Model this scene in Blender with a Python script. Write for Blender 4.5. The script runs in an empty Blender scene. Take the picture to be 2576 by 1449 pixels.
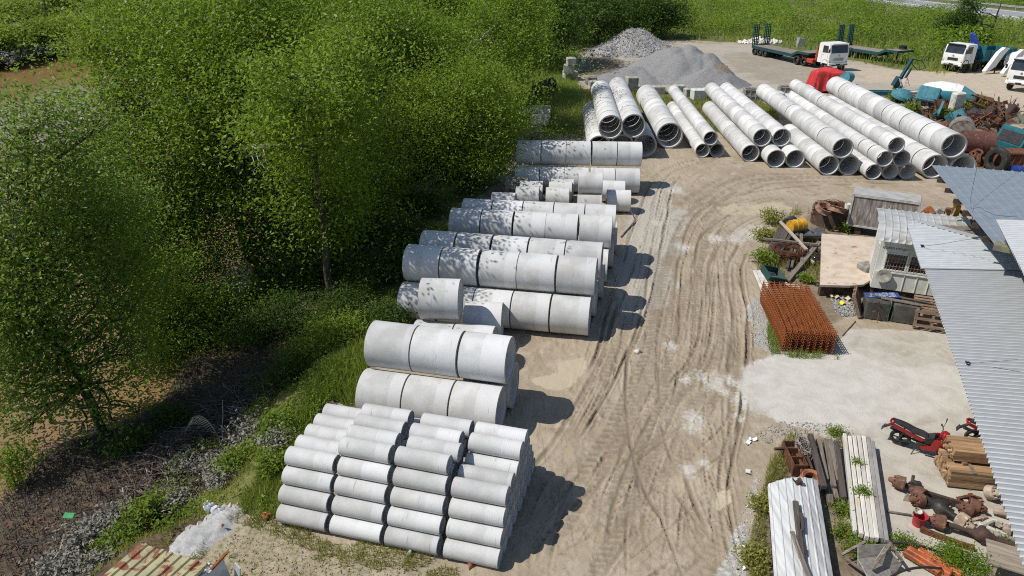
import bpy, math, random
import numpy as np
from mathutils import Vector, Matrix
random.seed(7)
PI = math.pi
R = math.radians
sc = bpy.context.scene
col = sc.collection

# ------------------------------------------------------------------ camera
F_PX, TILT, CAM_H = 1773.0, R(25.9), 12.4
_s, _c = math.sin(TILT), math.cos(TILT)
cam_d = bpy.data.cameras.new('camera')
cam = bpy.data.objects.new('camera', cam_d)
col.objects.link(cam)
cam.location = (0, 0, CAM_H)
cam.rotation_euler = (PI/2 - TILT, 0, 0)
cam_d.sensor_width = 36
cam_d.lens = 36*F_PX/2576
cam_d.clip_end = 6000
sc.camera = cam

def gp(px, py, z=0.0):
    """survey: sight line through a photo point down to height z"""
    x = (px-1288)/F_PX; y = (py-724.5)/F_PX
    Y = _c-y*_s; Z = -_s-y*_c
    t = (z-CAM_H)/Z
    return Vector((x*t, Y*t, z))
def gpy(px, py, Y):
    """same, down to distance Y"""
    x = (px-1288)/F_PX; y = (py-724.5)/F_PX
    t = Y/(_c-y*_s)
    return Vector((x*t, Y, CAM_H+(-_s-y*_c)*t))

# ------------------------------------------------------------------ light
SUN = Vector((-0.74, -0.09, 1.0)).normalized()
elev = math.asin(SUN.z)
w = bpy.data.worlds.new('World'); sc.world = w; w.use_nodes = True
nt = w.node_tree
sky = nt.nodes.new('ShaderNodeTexSky'); sky.sky_type = 'NISHITA'; sky.sun_disc = False
sky.sun_elevation = elev; sky.sun_rotation = math.atan2(SUN.x, SUN.y)
sky.air_density = 1.0; sky.dust_density = 0.6
bg = nt.nodes['Background']; bg.inputs['Strength'].default_value = 0.105
nt.links.new(sky.outputs[0], bg.inputs['Color'])
sl = bpy.data.lights.new('sun', 'SUN'); sl.energy = 4.6; sl.angle = R(0.5); sl.color = (1, .955, .88)
so = bpy.data.objects.new('sun', sl); col.objects.link(so)
so.rotation_euler = SUN.to_track_quat('Z', 'Y').to_euler()
so.location = (-40, 0, 60)
sc.view_settings.view_transform = 'Standard'
sc.view_settings.look = 'None'
sc.view_settings.exposure = 0.0
sc.cycles.max_bounces = 8; sc.cycles.diffuse_bounces = 5; sc.cycles.glossy_bounces = 2; sc.cycles.transmission_bounces = 6
sc.cycles.use_denoising = False; sc.cycles.filter_width = 1.05
sc.cycles.transparent_max_bounces = 4

# ------------------------------------------------------------------ materials
class NT:
    def __init__(s, name):
        s.m = bpy.data.materials.new(name); s.m.use_nodes = True
        s.t = s.m.node_tree; s.b = s.t.nodes['Principled BSDF']; s.out = s.t.nodes['Material Output']
    def n(s, typ, **kw):
        nd = s.t.nodes.new('ShaderNode'+typ)
        for k, v in kw.items(): setattr(nd, k, v)
        return nd
    def l(s, a, b): s.t.links.new(a, b)
    def put(s, sock, v):
        if isinstance(v, bpy.types.NodeSocket): s.l(v, sock)
        elif isinstance(v, (tuple, list)) and len(v) == 3 and sock.type == 'RGBA': sock.default_value = (*v, 1)
        else: sock.default_value = v
    def math(s, op, a, b=0.0, c=None, clamp=False):
        nd = s.n('Math', operation=op, use_clamp=clamp)
        s.put(nd.inputs[0], a); s.put(nd.inputs[1], b)
        if c is not None: s.put(nd.inputs[2], c)
        return nd.outputs[0]
    def mix(s, f, a, b, blend='MIX'):
        nd = s.n('Mix', data_type='RGBA', blend_type=blend)
        s.put(nd.inputs[0], f); s.put(nd.inputs[6], a); s.put(nd.inputs[7], b)
        return nd.outputs[2]
    def noise(s, vec, scale, detail=4, rough=.55, dist=0.0):
        nd = s.n('TexNoise'); s.put(nd.inputs['Vector'], vec)
        nd.inputs['Scale'].default_value = scale; nd.inputs['Detail'].default_value = detail
        nd.inputs['Roughness'].default_value = rough; nd.inputs['Distortion'].default_value = dist
        return nd.outputs['Fac']
    def step(s, v, a, b):
        nd = s.n('MapRange', interpolation_type='SMOOTHSTEP')
        s.put(nd.inputs[0], v); s.put(nd.inputs[1], a); s.put(nd.inputs[2], b)
        return nd.outputs[0]
    def attr(s, name): return s.n('Attribute', attribute_name=name).outputs['Fac']
    def coord(s, objrand=True, scale=(1, 1, 1)):
        tc = s.n('TexCoord').outputs['Object']
        v = tc
        if objrand:
            oi = s.n('ObjectInfo').outputs['Random']
            cx = s.n('CombineXYZ'); s.put(cx.inputs[0], s.math('MULTIPLY', oi, 37.0)); s.put(cx.inputs[1], s.math('MULTIPLY', oi, 71.0))
            ad = s.n('VectorMath', operation='ADD'); s.l(tc, ad.inputs[0]); s.l(cx.outputs[0], ad.inputs[1]); v = ad.outputs[0]
        if scale != (1, 1, 1):
            ml = s.n('VectorMath', operation='MULTIPLY'); s.l(v, ml.inputs[0]); ml.inputs[1].default_value = scale; v = ml.outputs[0]
        return v
    def bump(s, h, strength=.3, dist=.02):
        nd = s.n('Bump'); s.put(nd.inputs['Height'], h)
        nd.inputs['Strength'].default_value = strength; nd.inputs['Distance'].default_value = dist
        s.l(nd.outputs[0], s.b.inputs['Normal'])
    def fin(s, color, rough=.8, metal=0.0, spec=.4):
        s.put(s.b.inputs['Base Color'], color); s.put(s.b.inputs['Roughness'], rough)
        s.put(s.b.inputs['Metallic'], metal); s.b.inputs['Specular IOR Level'].default_value = spec
        return s.m

MATS = {}
def mat(name, c1, c2=None, scale=4.0, lo=.4, hi=.65, rough=.75, metal=0.0, c3=None, scale3=20.0, lo3=.55, hi3=.7,
        stretch=(1, 1, 1), bump=.25, bscale=25.0, vary=.12, spec=.35):
    """weathered surface: colour, a second colour in blotches, a third in finer specks, tone varying by object"""
    if name in MATS: return MATS[name]
    t = NT(name); v = t.coord(True, stretch)
    n1 = t.noise(v, scale, 5, .6)
    c = t.mix(t.step(n1, lo, hi), c1, c2 if c2 else tuple(x*.72 for x in c1))
    if c3: c = t.mix(t.step(t.noise(v, scale3, 4, .65), lo3, hi3), c, c3)
    fine = t.noise(v, bscale, 3, .6)
    val = t.math('MULTIPLY_ADD', t.n('ObjectInfo').outputs['Random'], 2*vary, 1-vary)
    val = t.math('MULTIPLY', val, t.math('MULTIPLY_ADD', fine, .4, .8))
    hs = t.n('HueSaturation'); t.put(hs.inputs['Value'], val); t.put(hs.inputs['Color'], c)
    if bump: t.bump(fine, bump, .02)
    MATS[name] = t.fin(hs.outputs[0], t.math('MULTIPLY_ADD', n1, .2, rough-.1), metal, spec)
    return MATS[name]

# ------------------------------------------------------------------ meshes
class MB:
    def __init__(s): s.v = []; s.f = []; s.mi = []; s.k = 0
    def add(s, vs, fs, M=None):
        o = len(s.v)
        s.v += [tuple(M @ Vector(p)) if M is not None else tuple(p) for p in vs]
        s.f += [tuple(i+o for i in f) for f in fs]; s.mi += [s.k]*len(fs)
        return s
    def box(s, c, d, rot=None, bev=0.0, M=None):
        hx, hy, hz = d[0]/2, d[1]/2, d[2]/2
        T = Matrix.Translation(c)
        if rot is not None: T = T @ (rot if isinstance(rot, Matrix) else Matrix.Rotation(rot[2], 4, 'Z') @ Matrix.Rotation(rot[1], 4, 'Y') @ Matrix.Rotation(rot[0], 4, 'X'))
        if M is not None: T = M @ T
        b = min(bev, hx*.9, hy*.9, hz*.9)
        if b <= 0:
            vs = [(x*hx, y*hy, z*hz) for x in (-1, 1) for y in (-1, 1) for z in (-1, 1)]
            fs = [(0, 1, 3, 2), (4, 6, 7, 5), (0, 4, 5, 1), (2, 3, 7, 6), (0, 2, 6, 4), (1, 5, 7, 3)]
            return s.add(vs, fs, T)
        vs = []; idx = {}
        for x in (-1, 1):
            for y in (-1, 1):
                for z in (-1, 1):
                    for a in range(3):
                        p = [x*(hx-b), y*(hy-b), z*(hz-b)]
                        p[a] = (x*hx, y*hy, z*hz)[a]
                        idx[(x, y, z, a)] = len(vs); vs.append(tuple(p))
        fs = []
        for a in range(3):
            u, w_ = [i for i in range(3) if i != a]
            for sg in (-1, 1):
                q = []
                for (i, j) in ((-1, -1), (1, -1), (1, 1), (-1, 1)):
                    k = [0, 0, 0]; k[a] = sg; k[u] = i; k[w_] = j; q.append(idx[(*k, a)])
                fs.append(tuple(q))
            for i in (-1, 1):
                for j in (-1, 1):
                    k = [0, 0, 0]; k[u] = i; k[w_] = j
                    k1 = list(k); k1[a] = -1; k2 = list(k); k2[a] = 1
                    fs.append((idx[(*k1, u)], idx[(*k2, u)], idx[(*k2, w_)], idx[(*k1, w_)]))
        for x in (-1, 1):
            for y in (-1, 1):
                for z in (-1, 1): fs.append(tuple(idx[(x, y, z, a)] for a in range(3)))
        return s.add(vs, fs, T)
    def beam(s, p0, p1, wd, ht, bev=0.0, roll=0.0):
        p0, p1 = Vector(p0), Vector(p1); d = p1-p0; L = d.length
        q = d.to_track_quat('X', 'Z').to_matrix().to_4x4() @ Matrix.Rotation(roll, 4, 'X')
        return s.box((p0+p1)/2, (L, wd, ht), q, bev)
    def tube(s, pts, rad, n=8, cap=True):
        pts = [Vector(p) for p in pts]
        if not hasattr(rad, '__len__'): rad = [rad]*len(pts)
        o = len(s.v); N = None
        for i, p in enumerate(pts):
            t = (pts[min(i+1, len(pts)-1)]-pts[max(i-1, 0)])
            t = t.normalized() if t.length > 1e-9 else Vector((0, 0, 1))
            if N is None:
                N = t.cross(Vector((0, 0, 1)) if abs(t.z) < .9 else Vector((1, 0, 0))).normalized()
            else:
                N = (N-t*N.dot(t))
                N = N.normalized() if N.length > 1e-6 else t.orthogonal().normalized()
            B = t.cross(N)
            for k in range(n):
                a = 2*PI*k/n
                s.v.append(tuple(p+(N*math.cos(a)+B*math.sin(a))*rad[i]))
        m = len(pts)
        for i in range(m-1):
            for k in range(n):
                k2 = (k+1) % n
                s.f.append((o+i*n+k, o+i*n+k2, o+(i+1)*n+k2, o+(i+1)*n+k)); s.mi.append(s.k)
        if cap:
            s.f.append(tuple(o+k for k in range(n))[::-1]); s.mi.append(s.k)
            s.f.append(tuple(o+(m-1)*n+k for k in range(n))); s.mi.append(s.k)
        return s
    def lathe(s, prof, n=24, M=None, closed=False, axis='X', mats=None):
        """prof: (position along axis, radius)"""
        o = len(s.v); m = len(prof)
        for (x, r) in prof:
            for k in range(n):
                a = 2*PI*k/n
                p = (x, r*math.cos(a), r*math.sin(a)) if axis == 'X' else (r*math.cos(a), r*math.sin(a), x)
                s.v.append(tuple(M @ Vector(p)) if M is not None else p)
        for i in range(m if closed else m-1):
            j = (i+1) % m
            for k in range(n):
                k2 = (k+1) % n
                s.f.append((o+i*n+k, o+j*n+k, o+j*n+k2, o+i*n+k2)); s.mi.append(mats[i] if mats else s.k)
        if not closed:
            for i, rev in ((0, 0), (m-1, 1)):
                if prof[i][1] > 1e-4:
                    q = tuple(o+i*n+k for k in range(n)); s.f.append(q if not rev else q[::-1]); s.mi.append(s.k)
        return s
    def prism(s, poly, y0, y1, M=None):
        """polygon in x,z pushed from y0 to y1"""
        n = len(poly)
        vs = [(x, y0, z) for x, z in poly]+[(x, y1, z) for x, z in poly]
        fs = [tuple(range(n)), tuple(range(2*n-1, n-1, -1))]+[(i, i+n, (i+1) % n+n, (i+1) % n) for i in range(n)]
        return s.add(vs, fs, M)
    def slab(s, poly, z0, z1):
        n = len(poly)
        vs = [(p[0], p[1], z0) for p in poly]+[(p[0], p[1], z1) for p in poly]
        fs = [tuple(range(n))[::-1], tuple(range(n, 2*n))]+[(i, (i+1) % n, (i+1) % n+n, i+n) for i in range(n)]
        return s.add(vs, fs)
    def sheet(s, o, du, dv, nrm, prof, th=.004, nv=1):
        """profiled metal sheet: profile (u in metres, height) repeated across du, swept along dv, with thickness"""
        o, du, dv, nrm = Vector(o), Vector(du), Vector(dv), Vector(nrm)
        vs = []; m = len(prof)
        for lay in (0, 1):
            for j in range(nv+1):
                for (u, h) in prof:
                    vs.append(tuple(o+du*u+dv*(j/nv)+nrm*(h-lay*th)))
        fs = []; q = m*(nv+1)
        for j in range(nv):
            for i in range(m-1):
                a = j*m+i
                fs.append((a, a+1, a+m+1, a+m)); fs.append((q+a, q+a+m, q+a+m+1, q+a+1))
        for i in range(m-1):
            fs.append((i, q+i, q+i+1, i+1)); a = nv*m+i; fs.append((a, a+1, q+a+1, q+a))
        for j in range(nv):
            a = j*m; fs.append((a, a+m, q+a+m, q+a)); a = j*m+m-1; fs.append((a, q+a, q+a+m, a+m))
        return s.add(vs, fs)
    def build(s, name, m=None, parent=None, smooth=35, **kw):
        me = bpy.data.meshes.new(name)
        me.from_pydata(s.v, [], s.f)
        ms = m if isinstance(m, (list, tuple)) else [m]
        for x in ms:
            if x: me.materials.append(x)
        if len(ms) > 1: me.polygons.foreach_set('material_index', s.mi)
        me.validate(); me.update()
        if smooth:
            me.polygons.foreach_set('use_smooth', [True]*len(me.polygons))
            me.set_sharp_from_angle(angle=R(smooth))
        o = bpy.data.objects.new(name, me); col.objects.link(o)
        if parent is not None: o.parent = parent
        return o

def tag(o, label=None, cat=None, group=None, kind=None):
    if label: o['label'] = label
    if cat: o['category'] = cat
    if group: o['group'] = group
    if kind: o['kind'] = kind
    elif cat and 'kind' not in o: o['kind'] = 'thing'
    return o
def thing(name, label, cat, loc=(0, 0, 0), rz=0.0, group=None):
    o = bpy.data.objects.new(name, None); col.objects.link(o)
    o.location = loc; o.rotation_euler = (0, 0, rz); o.empty_display_size = .2
    return tag(o, label, cat, group)
def copy_tree(o, parent=None, kids=None):
    c = o.copy(); col.objects.link(c)
    if parent is not None: c.parent = parent
    for ch in [x for x in bpy.data.objects if x.parent == o]: copy_tree(ch, c)
    return c
def np_mesh(name, V, Fq, m, attrs=None, smooth=True, parent=None):
    """big mesh from numpy: V (n,3), Fq (m,k) with k = 3 or 4"""
    me = bpy.data.meshes.new(name); n, k = Fq.shape
    me.vertices.add(len(V)); me.vertices.foreach_set('co', V.astype(np.float32).ravel())
    me.loops.add(n*k); me.loops.foreach_set('vertex_index', Fq.astype(np.int32).ravel())
    me.polygons.add(n); me.polygons.foreach_set('loop_start', np.arange(0, n*k, k, dtype=np.int32))
    me.polygons.foreach_set('loop_total', np.full(n, k, dtype=np.int32))
    if m: me.materials.append(m)
    for an, (dom, arr) in (attrs or {}).items():
        a = me.attributes.new(an, 'FLOAT', dom); a.data.foreach_set('value', arr.astype(np.float32))
    me.update(calc_edges=True)
    if smooth: me.polygons.foreach_set('use_smooth', np.ones(n, dtype=bool))
    o = bpy.data.objects.new(name, me); col.objects.link(o)
    if parent is not None: o.parent = parent
    return o

# lattice noise for ground masks and scattering
_rs = np.random.RandomState(11)
_lat = _rs.rand(256, 256)
def vnoise(x, y, scale, seed=0):
    x = np.asarray(x)*scale+seed*17.3; y = np.asarray(y)*scale+seed*31.7
    xi = np.floor(x).astype(int); yi = np.floor(y).astype(int)
    fx = x-xi; fy = y-yi; fx = fx*fx*(3-2*fx); fy = fy*fy*(3-2*fy)
    L = lambda a, b: _lat[a & 255, b & 255]
    return (L(xi, yi)*(1-fx)+L(xi+1, yi)*fx)*(1-fy)+(L(xi, yi+1)*(1-fx)+L(xi+1, yi+1)*fx)*fy
def fbm(x, y, scale, seed=0, oct=4):
    t = 0; a = .5; n = 0
    for o in range(oct):
        t = t+a*vnoise(x, y, scale*2**o, seed+o*3); n += a; a *= .5
    return t/n
def sstep(v, a, b):
    t = np.clip((v-a)/(b-a), 0, 1); return t*t*(3-2*t)
def inpoly(x, y, poly):
    r = np.zeros(np.shape(x), bool); n = len(poly); j = n-1
    for i in range(n):
        xi, yi = poly[i][0], poly[i][1]; xj, yj = poly[j][0], poly[j][1]
        c = ((yi > y) != (yj > y)) & (x < (xj-xi)*(y-yi)/((yj-yi) or 1e-9)+xi)
        r ^= c; j = i
    return r
def polydist(x, y, line, closed=False):
    d = np.full(np.shape(x), 1e9); n = len(line)
    for i in range(n if closed else n-1):
        a, b = line[i], line[(i+1) % n]
        ex, ey = b[0]-a[0], b[1]-a[1]
        t = np.clip(((x-a[0])*ex+(y-a[1])*ey)/(ex*ex+ey*ey+1e-12), 0, 1)
        d = np.minimum(d, np.hypot(x-a[0]-t*ex, y-a[1]-t*ey))
    return d
def sdf(x, y, poly):
    d = polydist(x, y, poly, True)
    return np.where(inpoly(x, y, poly), d, -d)       # positive inside
def P(*pts, z=0.0): return [tuple(gp(a, b, z)[:2]) for a, b in pts]
# ------------------------------------------------------------------ terrain
WATER = -1.5
_e = sorted([tuple(gp(a, b)[:2]) for a, b in [(330, 1449), (480, 1335), (610, 1275), (700, 1120), (790, 990), (900, 885), (985, 805), (1000, 700), (1040, 600),
     (1150, 490), (1235, 425), (1270, 300), (1290, 200), (1335, 105)]], key=lambda p: p[1])
_ex, _ey = np.array([p[0] for p in _e]), np.array([p[1] for p in _e])
_r = sorted([tuple(gp(a, b, WATER)[:2]) for a, b in [(-60, 1330), (70, 1180), (150, 1125), (300, 1075), (400, 1005), (450, 920), (560, 800), (640, 720), (700, 600), (800, 480),
     (860, 330), (900, 220), (930, 150)]], key=lambda p: p[1])
_rx, _ry = np.array([p[0] for p in _r]), np.array([p[1] for p in _r])
_fb = sorted([tuple(gp(a, b, WATER)[:2]) for a, b in [(-500, 262), (-200, 205), (0, 168), (70, 150), (135, 137), (200, 128), (270, 112)]]+[(-35, 112), (-15, 105), (10, 100)])
_fx, _fy = np.array([p[0] for p in _fb]), np.array([p[1] for p in _fb])
edge_x = lambda y: np.interp(y, _ey, _ex)
river_x = lambda y: np.interp(y, _ry, _rx)
far_y = lambda x: np.interp(x, _fx, _fy)
HW0, HW1 = Vector((94.3, 128)), Vector((89.2, 180.7))       # middle line of the highway
def hw_off(x, y):
    d = (HW1-HW0).normalized(); return (x-HW0.x)*d.y-(y-HW0.y)*d.x
def ground_h(x, y):
    x = np.asarray(x, float); y = np.asarray(y, float)
    wob = (fbm(x, y, .35, 5)-.5)*1.6
    bank = sstep(edge_x(y)+wob-x, 0, 2.6)
    h = -1.32*bank
    h = h-1.1*sstep(river_x(y)+wob*.6-x, -.6, 1.6)*bank
    far = sstep(y-far_y(x), 0, 2.5)
    far = np.where(x < edge_x(np.minimum(y, 96)), far, 0)
    h = h*(1-far)+.25*far
    h = h+(fbm(x, y, .5, 2)-.5)*.10+(fbm(x, y, 2.2, 3)-.5)*.035
    h = h+bank*(1-far)*(fbm(x, y, 1.4, 8)-.5)*.35
    h = h+.75*sstep(-np.abs(hw_off(x, y)), -13, -8)*(y > 60)
    return h
def gh(x, y): return float(ground_h(np.array([x]), np.array([y]))[0])

def geo(a, b, k):
    out = [a]; st = abs(k)
    while abs(out[-1]-a) < abs(b-a): out.append(out[-1]+math.copysign(st, b-a)); st *= 1.35
    return out[1:]
xs = np.concatenate([geo(-75, -1500, .8)[::-1], np.arange(-75, -12, .6), np.arange(-12, -1.5, .13), np.arange(-1.5, 10.5, .036), np.arange(10.5, 12, .08), np.arange(12, 30, .16), np.arange(30, 75, .5), geo(75, 1500, .6)])
ys = [5.0]
while ys[-1] < 1600: ys.append(ys[-1]+max(.038, .048*(ys[-1]/14)**1.4))
ys = np.array(ys)
GX, GY = np.meshgrid(xs, ys)
GZ = ground_h(GX, GY)

# flat works areas and bare patches, surveyed on the ground
POLY = dict(
    pad=P((1990, 895), (2110, 880), (2125, 822), (2480, 850), (2900, 1100), (2900, 1600), (2260, 1600), (2245, 1380), (2120, 1375), (2085, 1110), (2030, 1085), (1900, 1040), (1850, 985), (1870, 930)),
    chalk=P((1895, 905), (1960, 893), (2040, 897), (2110, 890), (2480, 940), (2480, 1010), (2350, 1045), (2150, 1090), (1985, 1075), (1905, 1030), (1855, 975)),
    yard2=P((1470, 125), (1700, 105), (1905, 112), (2060, 140), (2250, 172), (2360, 182), (2480, 175), (2700, 160), (2700, 330), (2450, 290), (2250, 235), (1900, 250), (1500, 225), (1440, 160)),
    sand=P((2130, 165), (2260, 175), (2480, 180), (2700, 165), (2700, 330), (2480, 285), (2330, 215), (2180, 205)),
    wet=P((1490, 140), (1560, 150), (1580, 195), (1450, 185)),
    wet2=P((1790, 130), (1990, 135), (2110, 175), (2080, 215), (1950, 215), (1820, 175)),
    pud=P((1325, 950), (1400, 935), (1425, 905), (1470, 897), (1482, 925), (1440, 960), (1405, 978), (1340, 975)),
    pud2=P((1800, 520), (1870, 505), (1960, 512), (1985, 525), (1930, 545), (1850, 548)),
    pud3=P((1800, 1235), (1838, 1228), (1845, 1262), (1815, 1290), (1795, 1285)),
    dry=P((1560, 590), (1640, 470), (1700, 450), (1720, 560), (1700, 720), (1640, 830), (1560, 780)),
    junk=P((1905, 640), (1960, 560), (2130, 520), (2330, 560), (2400, 700), (2400, 800), (2120, 790), (2110, 830), (2125, 885), (1960, 890), (1930, 800), (1900, 730)),
    weedr=P((1880, 1449), (1885, 1330), (1930, 1160), (1985, 1090), (2110, 1085), (2130, 1200), (2180, 1375), (2330, 1380), (2500, 1390), (2650, 1500), (1900, 1560)),
    scrapg=P((2200, 235), (2330, 225), (2460, 235), (2576, 290), (2650, 430), (2440, 430), (2400, 330), (2260, 270)),
    kerb=P((1905, 740), (1880, 780), (1890, 860), (1940, 890), (1990, 890), (1950, 800), (1935, 730)),
    kerb2=P((1815, 1449), (1830, 1360), (1880, 1240), (1900, 1180), (1915, 1200), (1895, 1340), (1880, 1470)),
    grassl=P((560, 1320), (720, 1110), (800, 990), (930, 870), (1010, 830), (1120, 560), (1270, 440), (1300, 330), (1460, 340), (1470, 260), (1440, 160), (1320, 90), (1000, 300), (800, 700), (500, 1250)),
    grassb=P((560, 1290), (705, 1290), (720, 1310), (1000, 1370), (1150, 1420), (1250, 1449), (1150, 1560), (500, 1560), (450, 1420)),
    bankg=P((600, 1275), (690, 1130), (780, 1000), (760, 1110), (720, 1250), (700, 1300)),
    hump=P((1690, 235), (1780, 260), (1900, 265), (1940, 235), (1860, 225)),
    frow=P((1460, 225), (1930, 235), (1960, 300), (1890, 330), (1740, 330), (1480, 300)),
)
A = {}
mask = lambda k, soft, x=GX, y=GY: sstep(sdf(x, y, POLY[k])+(fbm(x, y, .8, 9)-.5)*soft*1.6, -soft*.5, soft*.5)
near = (GY < 60)
def nm(k, soft):
    out = np.zeros_like(GX); bx = [p[0] for p in POLY[k]]; by = [p[1] for p in POLY[k]]
    i0, i1 = np.searchsorted(ys, [min(by)-3, max(by)+3]); j0, j1 = np.searchsorted(xs, [min(bx)-3, max(bx)+3])
    out[i0:i1, j0:j1] = mask(k, soft, GX[i0:i1, j0:j1], GY[i0:i1, j0:j1]); return out
land = sstep(edge_x(GY)-GX, -1.2, .4)*(GY < far_y(GX))
A['mud'] = land
A['pad'] = nm('pad', .5)
spots = np.zeros_like(GX)
for (px, py, r) in [(1745, 1050, .42), (1742, 1075, .33), (1735, 1185, .3), (1770, 1165, .22), (1765, 945, .4), (1725, 955, .3), (1800, 965, .5), (1690, 870, .3), (1880, 590, .8), (1850, 600, .7), (1905, 575, .6),
                    (1870, 1010, .5), (1840, 960, .35), (1650, 560, .35), (1720, 620, .5), (1800, 600, .6), (1820, 985, .3), (1985, 1020, .6), (1860, 1050, .25), (2000, 420, .7), (2150, 430, .6), (1700, 480, .7), (1900, 395, .5)]:
    g = gp(px, py); dd = np.hypot((GX-g.x), (GY-g.y)*.7)
    spots = np.maximum(spots, sstep(1-dd/(r*2.0), 0, 1)*.62)
A['chalk'] = np.maximum(nm('chalk', .9), spots)
A['grass'] = np.maximum.reduce([nm('grassl', .8), nm('grassb', .8)*.40, nm('bankg', .6)*.75, nm('weedr', .5)*.22, nm('kerb', .3)*.35, nm('frow', 1.0)*.9])
top_line = np.interp(GX, *zip(*sorted(P((1000, 250), (1290, 175), (1440, 140), (1470, 118), (1700, 98), (1905, 112), (2060, 138), (2250, 172), (2360, 183), (2480, 172), (2900, 150)))))
A['grass'] = np.maximum(A['grass'], sstep(GY-top_line+(fbm(GX, GY, .3, 4)-.5)*5, -1, 1)*(GX > edge_x(np.minimum(GY, 96))-3))
A['grass'] = np.maximum(A['grass'], (GY > far_y(GX)+1.5)*1.0*(GX < edge_x(96.)))
A['grav'] = np.maximum.reduce([nm('kerb', .4)*.8, nm('kerb2', .4)*.75, nm('yard2', 2)*.46])
A['sand'] = nm('sand', 3.0)
A['wet'] = np.maximum.reduce([nm('wet', 1.5), nm('wet2', 3.5)*.5, nm('junk', .6)*.75, nm('weedr', .5)*.95, nm('scrapg', 1.5)*.95])
A['dry'] = nm('dry', 1.2)
pud = np.maximum.reduce([nm('pud', .5), nm('pud2', 1.6)*.55, nm('pud3', .3)])
A['pud'] = pud

# tyre ruts pressed into the mud
GU = [[(1300, 1460), (1450, 1250), (1560, 1050), (1640, 850), (1690, 650), (1760, 520), (1900, 445), (2200, 440)],
      [(1480, 1460), (1560, 1250), (1640, 1050), (1715, 850), (1740, 650), (1800, 530), (2000, 480), (2350, 465)],
      [(1700, 1460), (1690, 1200), (1755, 1000), (1785, 800), (1780, 650), (1880, 545), (2100, 500), (2150, 470)],
      [(1835, 1460), (1800, 1250), (1790, 1050), (1815, 850), (1805, 680), (1830, 590), (1950, 520)],
      [(1320, 1250), (1450, 1080), (1545, 900), (1600, 760), (1650, 560), (1700, 440), (1850, 408), (2200, 430)],
      [(1600, 1460), (1600, 1300), (1645, 1150), (1710, 1000), (1790, 880), (1800, 700)],
      [(1380, 1350), (1530, 1180), (1700, 1010), (1790, 920), (1870, 880)],
      [(1850, 1400), (1760, 1300), (1700, 1200), (1660, 1050), (1660, 850), (1700, 700)],
      [(1400, 1460), (1480, 1340), (1640, 1180), (1780, 1080), (1830, 1000)],
      [(1350, 1470), (1420, 1350), (1500, 1240), (1560, 1150)], [(1550, 1470), (1580, 1350), (1600, 1240), (1640, 1100)], [(1750, 1470), (1700, 1330), (1660, 1200), (1650, 1100)], [(1600, 1470), (1700, 1390), (1790, 1340), (1830, 1325)], [(1440, 1470), (1560, 1390), (1690, 1280), (1760, 1200)], [(1420, 1470), (1440, 1340), (1480, 1240), (1560, 1120)], [(1680, 1470), (1640, 1340), (1640, 1200), (1680, 1060)],
      [(1480, 1050), (1540, 900), (1560, 800), (1590, 690)], [(1440, 1080), (1500, 950), (1530, 860), (1560, 760)]]
def catmull(pts, step=.07):
    out = []
    pts = [pts[0]]+pts+[pts[-1]]
    for i in range(1, len(pts)-2):
        p0, p1, p2, p3 = [np.array(p) for p in pts[i-1:i+3]]
        n = max(2, int(np.linalg.norm(p2-p1)/step))
        t = np.linspace(0, 1, n, endpoint=False)[:, None]
        out.append(.5*((2*p1)+(-p0+p2)*t+(2*p0-5*p1+4*p2-p3)*t**2+(-p0+3*p1-3*p2+p3)*t**3))
    return np.concatenate(out)
rr = np.random.RandomState(3)
groove = np.zeros_like(GX); ridge = np.zeros_like(GX)
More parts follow.
